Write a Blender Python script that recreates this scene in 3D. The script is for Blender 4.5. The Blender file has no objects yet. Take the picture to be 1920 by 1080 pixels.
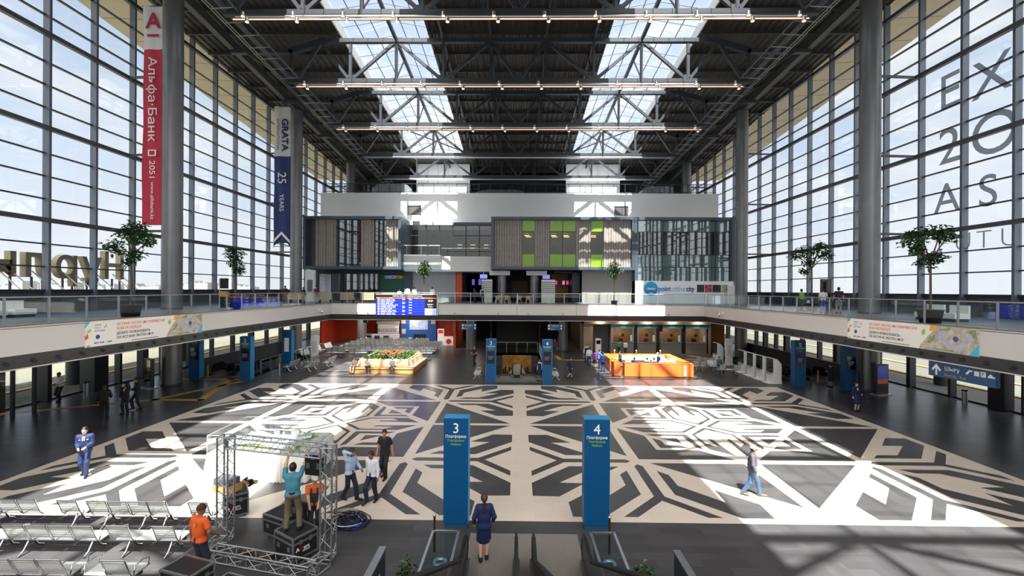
import bpy, math, random
import numpy as np
from mathutils import Vector, Matrix
PI = math.pi
S = bpy.context.scene
COL = S.collection
R = random.Random(7)

# ------------------------------------------------------------------ camera
cam_d = bpy.data.cameras.new('camera'); cam = bpy.data.objects.new('camera', cam_d); COL.objects.link(cam)
cam_d.sensor_width = 36.0; cam_d.lens = 818.0 / 1920 * 36.0; cam_d.shift_y = 3.0 / 1920
cam_d.clip_start = 0.1; cam_d.clip_end = 4000
cam.matrix_world = Matrix.Translation((0, 0, 7.0)) @ Matrix.Rotation(0.0120, 4, 'Z') @ Matrix.Rotation(PI / 2, 4, 'X') @ Matrix.Rotation(0.0055, 4, 'Z')
S.camera = cam

# ------------------------------------------------------------------ sky, sun, exposure
SUN_TRAVEL = Vector((-0.027, 0.52, -1.0)).normalized()
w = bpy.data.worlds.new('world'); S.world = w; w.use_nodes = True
nt = w.node_tree; nt.nodes.clear()
def wn(t, **k):
    n = nt.nodes.new(t)
    for a, b in k.items(): setattr(n, a, b)
    return n
tc = wn('ShaderNodeTexCoord'); sep = wn('ShaderNodeSeparateXYZ'); nt.links.new(tc.outputs['Generated'], sep.inputs[0])
ramp = wn('ShaderNodeValToRGB'); nt.links.new(sep.outputs['Z'], ramp.inputs[0])
e = ramp.color_ramp.elements
e[0].position = 0.0; e[0].color = (1.0, 1.02, 1.06, 1)
e[1].position = 0.62; e[1].color = (0.44, 0.58, 0.82, 1)
x = ramp.color_ramp.elements.new(0.22); x.color = (0.80, 0.91, 1.08, 1)
mp = wn('ShaderNodeMapping'); mp.inputs['Scale'].default_value = (1.6, 1.6, 4.2); nt.links.new(tc.outputs['Generated'], mp.inputs[0])
nz = wn('ShaderNodeTexNoise'); nz.inputs['Scale'].default_value = 2.1; nz.inputs['Detail'].default_value = 8; nz.inputs['Roughness'].default_value = 0.55
nt.links.new(mp.outputs[0], nz.inputs['Vector'])
cr = wn('ShaderNodeValToRGB'); cr.color_ramp.elements[0].position = 0.47; cr.color_ramp.elements[1].position = 0.66; nt.links.new(nz.outputs['Fac'], cr.inputs[0])
mixc = wn('ShaderNodeMixRGB'); nt.links.new(cr.outputs[0], mixc.inputs[0]); nt.links.new(ramp.outputs[0], mixc.inputs[1]); mixc.inputs[2].default_value = (1.05, 1.06, 1.08, 1)
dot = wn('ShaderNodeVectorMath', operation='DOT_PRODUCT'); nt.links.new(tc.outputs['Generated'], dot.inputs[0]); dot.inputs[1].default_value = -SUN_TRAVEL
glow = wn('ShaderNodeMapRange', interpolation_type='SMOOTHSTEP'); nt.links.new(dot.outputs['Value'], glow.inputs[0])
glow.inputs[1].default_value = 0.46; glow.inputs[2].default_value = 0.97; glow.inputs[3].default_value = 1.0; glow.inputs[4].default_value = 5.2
warm = wn('ShaderNodeMapRange', interpolation_type='SMOOTHSTEP'); nt.links.new(dot.outputs['Value'], warm.inputs[0]); warm.inputs[1].default_value = 0.3; warm.inputs[2].default_value = 0.75
mixw = wn('ShaderNodeMixRGB'); nt.links.new(warm.outputs[0], mixw.inputs[0]); nt.links.new(mixc.outputs[0], mixw.inputs[1]); mixw.inputs[2].default_value = (0.95, 0.90, 0.84, 1)
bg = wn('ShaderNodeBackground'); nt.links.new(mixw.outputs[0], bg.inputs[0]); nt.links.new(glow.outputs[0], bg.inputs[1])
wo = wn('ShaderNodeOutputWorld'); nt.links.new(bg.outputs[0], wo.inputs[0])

sun_d = bpy.data.lights.new('sun', 'SUN'); sun_d.energy = 25.0; sun_d.angle = 0.0095; sun_d.color = (1.0, 0.95, 0.86)
sun = bpy.data.objects.new('sun', sun_d); COL.objects.link(sun)
sun.rotation_euler = SUN_TRAVEL.to_track_quat('-Z', 'Y').to_euler(); sun.location = (0, -40, 80)

S.view_settings.view_transform = 'Standard'; S.view_settings.look = 'None'
S.view_settings.gamma = 1.0; S.view_settings.use_curve_mapping = False; S.view_settings.exposure = 0.0
S.cycles.transparent_max_bounces = 24
S.cycles.max_bounces = 8; S.cycles.diffuse_bounces = 4; S.cycles.glossy_bounces = 3
S.cycles.caustics_reflective = False; S.cycles.caustics_refractive = False
S.cycles.sample_clamp_indirect = 6.0

# ------------------------------------------------------------------ helpers
def lin(h):
    h = h.lstrip('#'); v = [int(h[i:i + 2], 16) / 255 for i in (0, 2, 4)]
    return tuple(c / 12.92 if c <= 0.04045 else ((c + 0.055) / 1.055) ** 2.4 for c in v) + (1.0,)
MATS = {}
def mat(name, col, rough=0.6, metal=0.0, spec=0.5, emit=None, es=1.0, var=0.0, vs=3.0, bump=0.0, coat=0.0):
    """principled material; var mixes a noise variation into the base colour"""
    if name in MATS: return MATS[name]
    m = bpy.data.materials.new(name); m.use_nodes = True; t = m.node_tree; b = t.nodes['Principled BSDF']
    c = lin(col) if isinstance(col, str) else tuple(col) + ((1.0,) if len(col) == 3 else ())
    b.inputs['Base Color'].default_value = c; b.inputs['Roughness'].default_value = rough; b.inputs['Metallic'].default_value = metal
    b.inputs['Specular IOR Level'].default_value = spec; b.inputs['Coat Weight'].default_value = coat
    if emit:
        b.inputs['Emission Color'].default_value = lin(emit); b.inputs['Emission Strength'].default_value = es
    if var or bump:
        tx = t.nodes.new('ShaderNodeTexCoord'); n = t.nodes.new('ShaderNodeTexNoise')
        n.inputs['Scale'].default_value = vs; n.inputs['Detail'].default_value = 5; t.links.new(tx.outputs['Object'], n.inputs['Vector'])
        if var:
            hs = t.nodes.new('ShaderNodeMapRange'); t.links.new(n.outputs['Fac'], hs.inputs[0])
            hs.inputs[1].default_value = 0.3; hs.inputs[2].default_value = 0.7; hs.inputs[3].default_value = 1 - var; hs.inputs[4].default_value = 1 + var
            mx = t.nodes.new('ShaderNodeVectorMath'); mx.operation = 'SCALE'; mx.inputs[0].default_value = c[:3]; t.links.new(hs.outputs[0], mx.inputs['Scale'])
            t.links.new(mx.outputs[0], b.inputs['Base Color'])
        if bump:
            bp = t.nodes.new('ShaderNodeBump'); bp.inputs['Strength'].default_value = bump; t.links.new(n.outputs['Fac'], bp.inputs['Height']); t.links.new(bp.outputs[0], b.inputs['Normal'])
    MATS[name] = m; return m
def glass(name, tint=(0.9, 0.95, 0.95), refl=0.5, base=0.04, diffuse=0.0, dcol=(0.8, 0.85, 0.85)):
    """thin pane: transparent with a mirror coat that grows at grazing angles, optional milky part"""
    if name in MATS: return MATS[name]
    m = bpy.data.materials.new(name); m.use_nodes = True; t = m.node_tree; t.nodes.clear()
    o = t.nodes.new('ShaderNodeOutputMaterial'); tr = t.nodes.new('ShaderNodeBsdfTransparent'); gl = t.nodes.new('ShaderNodeBsdfGlossy')
    tr.inputs[0].default_value = tuple(tint) + (1,); gl.inputs['Roughness'].default_value = 0.02; gl.inputs[0].default_value = (0.95, 0.97, 1, 1)
    lw = t.nodes.new('ShaderNodeLayerWeight'); lw.inputs['Blend'].default_value = 0.25
    mr = t.nodes.new('ShaderNodeMapRange'); t.links.new(lw.outputs['Facing'], mr.inputs[0])
    mr.inputs[3].default_value = base; mr.inputs[4].default_value = refl
    mx = t.nodes.new('ShaderNodeMixShader'); t.links.new(mr.outputs[0], mx.inputs[0]); t.links.new(tr.outputs[0], mx.inputs[1]); t.links.new(gl.outputs[0], mx.inputs[2])
    last = mx
    if diffuse:
        df = t.nodes.new('ShaderNodeBsdfTranslucent'); df.inputs[0].default_value = tuple(dcol) + (1,)
        m2 = t.nodes.new('ShaderNodeMixShader'); m2.inputs[0].default_value = diffuse; t.links.new(mx.outputs[0], m2.inputs[1]); t.links.new(df.outputs[0], m2.inputs[2]); last = m2
    t.links.new(last.outputs[0], o.inputs[0]); MATS[name] = m; return m
def tiles(name, c1, c2, bw, bh, rough, spec=0.5, mortar=0.004, mc=None, ang=0.0, blotch=0.12):
    if name in MATS: return MATS[name]
    m = bpy.data.materials.new(name); m.use_nodes = True; t = m.node_tree; b = t.nodes['Principled BSDF']
    tx = t.nodes.new('ShaderNodeTexCoord'); mp = t.nodes.new('ShaderNodeMapping'); mp.inputs['Rotation'].default_value = (0, 0, ang); t.links.new(tx.outputs['Object'], mp.inputs[0])
    br = t.nodes.new('ShaderNodeTexBrick'); t.links.new(mp.outputs[0], br.inputs['Vector'])
    br.inputs['Color1'].default_value = lin(c1); br.inputs['Color2'].default_value = lin(c2); br.inputs['Mortar'].default_value = lin(mc or c1)
    br.inputs['Scale'].default_value = 1; br.inputs['Mortar Size'].default_value = mortar; br.inputs['Brick Width'].default_value = bw; br.inputs['Row Height'].default_value = bh
    n = t.nodes.new('ShaderNodeTexNoise'); n.inputs['Scale'].default_value = 0.6; n.inputs['Detail'].default_value = 6; t.links.new(tx.outputs['Object'], n.inputs['Vector'])
    hs = t.nodes.new('ShaderNodeMapRange'); t.links.new(n.outputs['Fac'], hs.inputs[0]); hs.inputs[1].default_value = 0.3; hs.inputs[2].default_value = 0.7
    hs.inputs[3].default_value = 1 - blotch; hs.inputs[4].default_value = 1 + blotch
    mx = t.nodes.new('ShaderNodeVectorMath'); mx.operation = 'SCALE'; t.links.new(br.outputs['Color'], mx.inputs[0]); t.links.new(hs.outputs[0], mx.inputs['Scale'])
    t.links.new(mx.outputs[0], b.inputs['Base Color']); b.inputs['Roughness'].default_value = rough; b.inputs['Specular IOR Level'].default_value = spec
    MATS[name] = m; return m

class MB:
    """collects shapes; build() links them as one mesh object"""
    def __init__(s): s.v = []; s.f = []; s.mi = []; s.sm = []
    def add(s, vs, fs, mi=0, smooth=False):
        o = len(s.v); s.v += [tuple(v) for v in vs]; s.f += [tuple(i + o for i in f) for f in fs]
        s.mi += [mi] * len(fs); s.sm += [smooth] * len(fs); return s
    def bx(s, x0, x1, y0, y1, z0, z1, mi=0):
        vs = [(x, y, z) for z in (z0, z1) for y in (y0, y1) for x in (x0, x1)]
        return s.add(vs, [(0, 2, 3, 1), (4, 5, 7, 6), (0, 1, 5, 4), (2, 6, 7, 3), (0, 4, 6, 2), (1, 3, 7, 5)], mi)
    def box(s, c, d, rot=None, mi=0):
        vs = [Vector((x * d[0] / 2, y * d[1] / 2, z * d[2] / 2)) for z in (-1, 1) for y in (-1, 1) for x in (-1, 1)]
        if rot is not None: vs = [rot @ v for v in vs]
        c = Vector(c)
        return s.add([v + c for v in vs], [(0, 2, 3, 1), (4, 5, 7, 6), (0, 1, 5, 4), (2, 6, 7, 3), (0, 4, 6, 2), (1, 3, 7, 5)], mi)
    def bar(s, a, b, w, h, mi=0, up=(0, 0, 1)):
        """rectangular bar from a to b"""
        a = Vector(a); b = Vector(b); d = (b - a).normalized(); u = Vector(up)
        if abs(d.dot(u)) > 0.99: u = Vector((0, 1, 0))
        x = d.cross(u).normalized(); y = x.cross(d)
        vs = [p + x * (sx * w / 2) + y * (sy * h / 2) for p in (a, b) for sx, sy in ((-1, -1), (1, -1), (1, 1), (-1, 1))]
        return s.add(vs, [(3, 2, 1, 0), (4, 5, 6, 7), (0, 1, 5, 4), (1, 2, 6, 5), (2, 3, 7, 6), (3, 0, 4, 7)], mi)
    def cyl(s, a, b, r, n=12, r2=None, mi=0, cap=True):
        a = Vector(a); b = Vector(b); r2 = r if r2 is None else r2; d = (b - a).normalized()
        u = Vector((0, 0, 1)) if abs(d.z) < 0.95 else Vector((1, 0, 0))
        x = d.cross(u).normalized(); y = d.cross(x)
        vs = [p + (x * math.cos(2 * PI * i / n) + y * math.sin(2 * PI * i / n)) * q for p, q in ((a, r), (b, r2)) for i in range(n)]
        s.add(vs, [(i, (i + 1) % n, n + (i + 1) % n, n + i) for i in range(n)], mi, True)
        if cap: s.add(vs[:n], [tuple(range(n))[::-1]], mi); s.add(vs[n:], [tuple(range(n))], mi)
        return s
    def tube(s, pts, r, n=8, mi=0, rs=None):
        pts = [Vector(p) for p in pts]; k = len(pts); vs = []
        prev = None
        for i, p in enumerate(pts):
            d = (pts[min(i + 1, k - 1)] - pts[max(i - 1, 0)]).normalized()
            if prev is None:
                u = Vector((0, 0, 1)) if abs(d.z) < 0.9 else Vector((1, 0, 0)); x = d.cross(u).normalized()
            else: x = (prev - d * prev.dot(d)).normalized()
            prev = x; y = d.cross(x); q = rs[i] if rs else r
            vs += [p + (x * math.cos(2 * PI * j / n) + y * math.sin(2 * PI * j / n)) * q for j in range(n)]
        fs = [(i * n + j, i * n + (j + 1) % n, (i + 1) * n + (j + 1) % n, (i + 1) * n + j) for i in range(k - 1) for j in range(n)]
        s.add(vs, fs, mi, True); s.add(vs[:n], [tuple(range(n))[::-1]], mi); s.add(vs[-n:], [tuple(range(n))], mi); return s
    def prism(s, poly, z0, z1, mi=0, f=None):
        """polygon (2d) extruded; f maps (u,v,w) to 3d"""
        f = f or (lambda u, v, w_: (u, v, w_)); n = len(poly)
        vs = [f(u, v, z0) for u, v in poly] + [f(u, v, z1) for u, v in poly]
        return s.add(vs, [tuple(range(n))[::-1], tuple(range(n, 2 * n))] + [(i, (i + 1) % n, n + (i + 1) % n, n + i) for i in range(n)], mi)
    def ball(s, c, r, n=10, mi=0, sc=(1, 1, 1)):
        vs = []; fs = []; k = max(4, n // 2 + 1)
        for i in range(k + 1):
            a = PI * i / k
            for j in range(n):
                b = 2 * PI * j / n
                vs.append((c[0] + r * sc[0] * math.sin(a) * math.cos(b), c[1] + r * sc[1] * math.sin(a) * math.sin(b), c[2] + r * sc[2] * math.cos(a)))
        for i in range(k):
            for j in range(n):
                fs.append((i * n + j, (i + 1) * n + j, (i + 1) * n + (j + 1) % n, i * n + (j + 1) % n))
        return s.add(vs, fs, mi, True)
    def lathe(s, prof, c=(0, 0, 0), n=20, mi=0):
        vs = [(c[0] + r * math.cos(2 * PI * j / n), c[1] + r * math.sin(2 * PI * j / n), c[2] + z) for r, z in prof for j in range(n)]
        return s.add(vs, [(i * n + j, i * n + (j + 1) % n, (i + 1) * n + (j + 1) % n, (i + 1) * n + j) for i in range(len(prof) - 1) for j in range(n)], mi, True)
    def quad(s, a, b, c, d, mi=0): return s.add([a, b, c, d], [(0, 1, 2, 3)], mi)
    def mesh(s, name, mats):
        me = bpy.data.meshes.new(name); me.from_pydata(s.v, [], s.f)
        for m in (mats if isinstance(mats, (list, tuple)) else [mats]): me.materials.append(m)
        me.polygons.foreach_set('material_index', s.mi); me.polygons.foreach_set('use_smooth', s.sm); me.update(); return me
    def build(s, name, mats, parent=None, loc=None):
        o = bpy.data.objects.new(name, s.mesh(name, mats)); COL.objects.link(o)
        if parent is not None: o.parent = parent
        if loc is not None: o.location = loc
        return o
def tag(o, label=None, cat=None, group=None, kind=None):
    if label: o['label'] = label
    if cat: o['category'] = cat
    if group: o['group'] = group
    if kind: o['kind'] = kind
    return o
def thing(name, label, cat, loc=(0, 0, 0), rz=0.0, group=None, kind=None):
    o = bpy.data.objects.new(name, None); COL.objects.link(o); o.location = loc; o.rotation_euler = (0, 0, rz); o.empty_display_size = 0.2
    return tag(o, label, cat, group, kind)
def struct(o): o['kind'] = 'structure'; return o
def dup(root, loc, rz=None, label=None, group=None):
    def cp(o, parent=None):
        c = o.copy(); COL.objects.link(c)
        if parent is not None: c.parent = parent
        for ch in o.children: cp(ch, c)
        return c
    r = cp(root); r.location = loc
    if rz is not None: r.rotation_euler = (0, 0, rz)
    if label: r['label'] = label
    if group: r['group'] = group
    return r
FACE_CAM = (PI / 2, 0, 0); FACE_E = (PI / 2, 0, PI / 2); FACE_W = (PI / 2, 0, -PI / 2)
from mathutils.geometry import tessellate_polygon
def outline(sp, n):
    """a closed bezier spline as a list of 2d points"""
    b = sp.bezier_points; out = []
    for k in range(len(b)):
        p, q = b[k], b[(k + 1) % len(b)]; a0, a1, a2, a3 = p.co.xy, p.handle_right.xy, q.handle_left.xy, q.co.xy
        straight = abs((a1 - a0).cross(a3 - a0)) + abs((a2 - a0).cross(a3 - a0)) < 1e-6 * max(1e-9, (a3 - a0).length)
        for i in range(1 if straight else n):
            t = i / n; out.append(a0 * (1 - t) ** 3 + a1 * 3 * t * (1 - t) ** 2 + a2 * 3 * t * t * (1 - t) + a3 * t ** 3)
    return [p for k, p in enumerate(out) if (p - out[k - 1]).length > 1e-6]
def area2(p): return sum(p[k - 1].cross(p[k]) for k in range(len(p)))
def inside(pt, poly):
    c = False
    for k in range(len(poly)):
        a, b = poly[k - 1], poly[k]
        if (a.y > pt.y) != (b.y > pt.y) and pt.x < (b.x - a.x) * (pt.y - a.y) / (b.y - a.y) + a.x: c = not c
    return c
def fatten(p, d):
    out = []; sg = 1 if area2(p) < 0 else 1
    for k in range(len(p)):
        e1 = (p[k] - p[k - 1]).normalized(); e2 = (p[(k + 1) % len(p)] - p[k]).normalized(); n1 = Vector((-e1.y, e1.x)); n2 = Vector((-e2.y, e2.x)); m = n1 + n2
        m = m / max(m.length_squared, .3) * 2; out.append(p[k] + m * d)
    return out
def text(name, s, cap, m, parent, loc, rot=FACE_CAM, align='LEFT', ext=0.004, space=1.0, wide=1.0, bold=0.0, line=1.0):
    """lettering as a mesh; cap is the capital height in metres. Every outer contour is filled on its own, with the holes inside it"""
    cu = bpy.data.curves.new(name, 'FONT'); cu.body = s; cu.size = cap / 0.729; cu.align_x = align; cu.space_character = space; cu.space_line = line
    o = bpy.data.objects.new(name, cu); crv = o.to_curve(bpy.context.evaluated_depsgraph_get())
    polys = [outline(sp, 5 if cap > .3 else 3) for sp in crv.splines]; polys = [p for p in polys if len(p) > 2]; o.to_curve_clear()
    bpy.data.objects.remove(o); bpy.data.curves.remove(cu)
    big = max(polys, key=lambda p: abs(area2(p))); sg = 1 if area2(big) > 0 else -1
    if bold: polys = [fatten(p, -bold * sg) for p in polys]
    outer = [p for p in polys if area2(p) * sg > 0]; holes = [p for p in polys if area2(p) * sg <= 0]; own = [[] for _ in outer]
    for h in holes:
        c = [k for k in range(len(outer)) if all(inside(q, outer[k]) for q in h)]
        if not c: outer.append(h); own.append([])
        if c: own[min(c, key=lambda k: abs(area2(outer[k])))].append(h)
    mb = MB()
    for p, hs in zip(outer, own):
        loops = [p] + hs; flat = [q for l in loops for q in l]; tris = tessellate_polygon([[Vector((q.x, q.y, 0)) for q in l] for l in loops]); k = len(flat)
        vs = [(q.x, q.y, -ext) for q in flat] + [(q.x, q.y, ext) for q in flat]; fs = [tuple(t) for t in tris] + [tuple(i + k for i in t) for t in tris]; b = 0
        for l in loops:
            n = len(l); fs += [(b + i, b + (i + 1) % n, k + b + (i + 1) % n, k + b + i) for i in range(n)]; b += n
        mb.add(vs, fs)
    o = mb.build(name, [m], parent); o.location = loc; o.rotation_euler = rot; o.scale = (wide, 1, 1)
    return o

# ------------------------------------------------------------------ materials
M_dark_tile = tiles('dark_floor_tile', '#414042', '#4e4c4e', 1.2, 0.3, 0.3, 0.12, 0.003, '#363537', 0.0, 0.14)
M_dark_inlay = tiles('dark_inlay_tile', '#444244', '#4c4a4b', 1.2, 0.6, 0.3, 0.4, 0.003, '#38383c', 0.0, 0.08)
M_light_tile = tiles('light_stone_tile', '#dfcfbf', '#d8cabd', 1.2, 0.6, 0.33, 0.45, 0.003, '#bdb0a2', 0.0, 0.05)
M_blue_floor = tiles('blue_grey_upper_floor', '#5d6d80', '#66768a', 1.2, 0.6, 0.35, 0.5, 0.003, '#4b5866', 0.0, 0.08)
M_white = mat('white_cladding', '#cfcfcd', 0.55, var=0.03, vs=0.4)
M_wall = mat('white_plaster', '#e0e1e4', 0.7, var=0.03, vs=0.3)
M_fascia_dark = mat('dark_fascia', '#3c4044', 0.5, var=0.08)
M_steel_dark = mat('dark_painted_steel', '#34383f', 0.45, 0.15, var=0.08, vs=2)
M_roof = mat('dark_roof_deck', '#3a3734', 0.5, 0.2, var=0.12, vs=1)
M_mull = mat('grey_blue_aluminium', '#69727f', 0.38, 0.35)
M_mull_dark = mat('dark_aluminium', '#30343b', 0.4, 0.3)
M_girder = mat('grey_steel_girder', '#54575c', 0.45, 0.3)
M_column = mat('grey_column_paint', '#77787b', 0.32, 0.45, var=0.08, vs=1.2)
M_steel = mat('brushed_steel', '#b8babd', 0.3, 0.9)
M_chrome = mat('chrome', '#d5d7da', 0.14, 1.0)
M_black = mat('black_plastic', '#131416', 0.4)
M_rubber = mat('black_rubber', '#17181a', 0.6)
M_screen = mat('black_glass_screen', '#0b0c0f', 0.08, coat=0.4)
M_white_paint = mat('white_powder_coat', '#e4e4e2', 0.4)
M_white_text = mat('white_vinyl', '#f3f5f6', 0.5)
M_green_text = mat('yellow_green_vinyl', '#8fbf2e', 0.5)
M_blue = mat('sign_blue', '#0077b4', 0.42, var=0.03, vs=1)
M_blue_light = mat('sign_blue_paler', '#1f86c0', 0.42)
M_yellow = mat('tactile_yellow', '#c39a3c', 0.6, var=0.08, vs=6)
M_orange = mat('orange_laminate', '#e2702f', 0.4, var=0.03)
M_wood = mat('light_oak', '#c7a684', 0.45, var=0.12, vs=5)
M_red_wall = mat('dark_red_wall', '#a02a10', 0.6, var=0.06, vs=0.6)
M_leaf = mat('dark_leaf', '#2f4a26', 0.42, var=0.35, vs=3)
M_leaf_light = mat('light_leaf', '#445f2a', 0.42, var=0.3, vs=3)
M_bark = mat('bark', '#5b4a38', 0.8, var=0.25, vs=8)
M_glass_wall = glass('curtain_glass', (0.93, 0.96, 0.97), 0.42, 0.03)
M_glass_sky = glass('skylight_glass', (0.86, 0.91, 0.94), 0.3, 0.02, 0.03, (0.85, 0.92, 0.98))
M_glass_rail = glass('rail_glass', (0.80, 0.90, 0.88), 0.22, 0.04)
M_glass_clear = glass('clear_acrylic', (0.95, 0.98, 0.98), 0.4, 0.05)
M_beige = mat('beige_soffit_panel', '#d3c6b2', 0.6, var=0.04, vs=0.5)

# ================================================================== STRUCTURE
F2 = 5.45
def zd(y): return 29.15 - 0.085 * (y - 37.4)       # roof deck
def zt(y): return 28.55 - 0.085 * (y - 37.4)       # truss top chord
def zb(y): return 25.62 - 0.070 * (y - 29.4)       # truss bottom chord
# ---- ground floor slab, with the three escalator pits left open
f = MB()
XB = [-29.3, -24.9, -21.0, -2.3, 2.3, 21.0, 24.9, 29.3]; YB = [-13, 34.6, 46.5, 48.3, 76]
for i in range(7):
    for j in range(4):
        if i in (1, 5) and j == 1: continue
        if i == 3 and j in (1, 2): continue
        f.bx(XB[i], XB[i + 1], YB[j], YB[j + 1], -0.3, 0.0)
floor = struct(f.build('floor', [M_dark_tile]))
# ---- inlaid stone pattern: a lattice of squares of side A with branching motifs
A = 4.68; PX, PY = 0.18, 22.6
inl = MB()
def inpoly(pts, mi, z): inl.prism([(PX + A * u, PY + A * v) for u, v in pts], 0.0, z, mi)
inpoly([(-4.0, -2.01), (4.0, -2.01), (4.0, 2.01), (-4.0, 2.01)], 0, 0.004)
E_M = [(.124, .203), (.197, .282), (.199, .474), (.442, .733), (.449, .541), (.669, .754), (.662, .948), (.453, .948), (.124, .622)]
B_M = [(0, .07), (.036, .112), (.038, .652), (.325, .943), (.23, .943), (0, .715), (-.23, .943), (-.325, .943), (-.038, .652), (-.036, .112)]
def both(fn, pts, z=0.007):
    """mirror a dark piece in x and in y about the pattern centre; fn maps motif to lattice"""
    p = [fn(v, u) for v, u in pts]
    for sx in (1, -1):
        for sy in (1, -1): inpoly([(sx * a, sy * b) for a, b in p], 1, z)
du = -0.03
for m in (E_M, [(-v, u) for v, u in E_M], B_M):
    both(lambda v, u: (1 + v, -1 - u), m)                 # arm towards the front border
    both(lambda v, u: (1 - u - du, -1 + v), m)            # arm towards the centre stripe
    both(lambda v, u: (3 + v, -1 - u), m)
    both(lambda v, u: (3 + u + du, -1 + v), m)
ident = lambda a, b: (a, b)
both(ident, [(.11, .036), (.957, .036), (.957, .885)])
both(ident, [(3.89, .036), (3.043, .036), (3.043, .885)])
both(ident, [(1.12, 1.04), (1.93, 1.04), (1.95, 1.80)]); both(ident, [(2.88, 1.04), (2.07, 1.04), (2.05, 1.80)])
KD = [(.135, .05), (.30, .22), (.73, .22), (.955, .0), (.90, .0), (.71, .185), (.46, .185), (.375, .112), (.60, .108), (.57, .072)]
KF = [(1.33, .67), (1.33, .40), (1.40, .465), (1.40, .60), (1.535, .60), (1.60, .67)]
KL = [(1.045, .955), (1.045, .10), (1.275, .33), (1.275, .725), (1.67, .725), (1.90, .955)]
KB = [(1.30, .275), (1.71, .275), (1.725, .30), (1.725, .70), (1.675, .65), (1.66, .335), (1.36, .335)]
KT = [(1.41, .393), (1.581, .556), (1.581, .393)]
for pts in (KF, KL, KB, KT):
    both(ident, pts); both(ident, [(4 - a, b) for a, b in pts])
both(ident, [(1 + w_, v) for w_, v in KD]); both(ident, [(3 - w_, v) for w_, v in KD])
both(ident, [(2 - v, 1 - w_) for w_, v in KD]); both(ident, [(2 + v, 1 - w_) for w_, v in KD])
struct(inl.build('floor_inlay', [M_light_tile, M_dark_inlay]))
# ---- yellow guide strips let into the floor
def strip(pts, wdt, lab, z=0.006):
    m = MB()
    for a, b in zip(pts, pts[1:]):
        a = Vector((*a, 0)); b = Vector((*b, 0)); d = (b - a).normalized() * wdt / 2; n = Vector((-d.y, d.x, 0))
        p = [a - d + n, a - d - n, b + d - n, b + d + n]; m.prism([(q.x, q.y) for q in p], 0.0, z)
    o = m.build('floor_guide_strip', [M_yellow]); return tag(o, lab, 'floor marking')
strip([(-28.7, 23.4), (-22.6, 27.0), (-19.7, 27.0), (-21.9, 33.2)], 0.42, 'yellow guide strip bending past the three men in dark suits')
strip([(-25.6, 33.2), (-20.4, 33.2), (-22.6, 27.0)], 0.42, 'yellow guide strip in front of the blue totem numbered 2')
strip([(-28.8, 15.6), (-23.5, 16.4)], 0.5, 'short yellow guide strip at the left frame edge')
strip([(9.0, 43.6), (4.4, 43.6), (3.7, 50)], 0.35, 'yellow guide strip leading into the dark central corridor')
strip([(15.0, 44.2), (20.3, 44.8), (18.6, 47.0)], 0.3, 'yellow guide strip between ticket windows and orange counter')

# ---- outside ground
g = MB()
g.bx(-900, -29.3, -300, 900, -0.4, -0.06, 0); g.bx(29.3, 900, -300, 900, -0.4, -0.06, 1); g.bx(-29.3, 29.3, 76, 900, -0.4, -0.06, 1); g.bx(-29.3, 29.3, -300, -13, -0.4, -0.06, 1)
struct(g.build('ground_outside', [mat('dry_grass_field', '#5b5a4f', 0.9, var=0.25, vs=0.05), mat('pale_concrete', '#50514e', 0.8, var=0.15, vs=0.06)]))
for k, (x0, lab) in enumerate(((33.4, 'yellow kerb line outside right glass, nearest the building'), (38.0, 'yellow kerb line outside right glass, farther out'))):
    tag(MB().bx(x0, x0 + 0.4, -10, 120, -0.06, 0.02).build('kerb_line', [mat('road_yellow', '#c8a23a', 0.6)]), lab, 'road marking')
for x0, lab in ((-33.9, 'yellow platform line outside left glass'),):
    tag(MB().bx(x0, x0 + 0.4, -10, 120, -0.06, 0.02).build('kerb_line', [MATS['road_yellow']]), lab, 'road marking')

# ---- mezzanine slab (three sides) with white fascia, dark sloping soffit edge
FX, FY = 18.8, 44.0
sl = MB()
for sx in (-1, 1):
    xa, xb = sorted((sx * 19.15, sx * 29.0)); sl.bx(xa, xb, -13, 60, 3.9, F2 - 0.02)
sl.bx(-19.15, 19.15, FY + 0.35, 60, 3.9, F2 - 0.02); sl.bx(-19.15, 19.15, -13, -0.3, 3.9, F2 - 0.02)
struct(sl.build('ceiling_mezzanine', [mat('mezzanine_underside', '#7b7d80', 0.6)]))
fl2 = MB()
for sx in (-1, 1):
    xa, xb = sorted((sx * 18.8, sx * 29.0)); fl2.bx(xa, xb, -13, 60, F2 - 0.02, F2)
fl2.bx(-18.8, 18.8, FY, 60, F2 - 0.02, F2); fl2.bx(-18.8, 18.8, -13, -0.3, F2 - 0.02, F2)
struct(fl2.build('floor_upper', [M_blue_floor]))
for sx, nm in ((-1, 'left'), (1, 'right')):
    m = MB()
    xa, xb = sorted((sx * 18.8, sx * 18.95)); m.bx(xa, xb, -13, FY, 4.42, F2 + 0.06, 0)
    m.bx(*sorted((sx * 18.78, sx * 18.97)), -13, FY, F2 + 0.06, F2 + 0.10, 2)
    m.prism([(18.82, 4.42), (18.98, 4.42), (19.3, 3.86), (19.15, 3.86)], -13, FY + 0.3, 1, lambda u, v, w_: (sx * u, w_, v))
    m.bx(*sorted((sx * 19.12, sx * 19.3)), -13, FY + 0.3, 3.82, 3.87, 0)
    struct(m.build('trim_fascia_' + nm, [M_white, M_fascia_dark, mat('brown_fascia_cap', '#7d6a55', 0.5)]))
m = MB(); m.bx(-18.8, 18.8, FY, FY + 0.15, 4.42, F2 + 0.06, 0); m.bx(-18.8, 18.8, FY - 0.02, FY + 0.17, F2 + 0.06, F2 + 0.10, 2)
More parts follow.
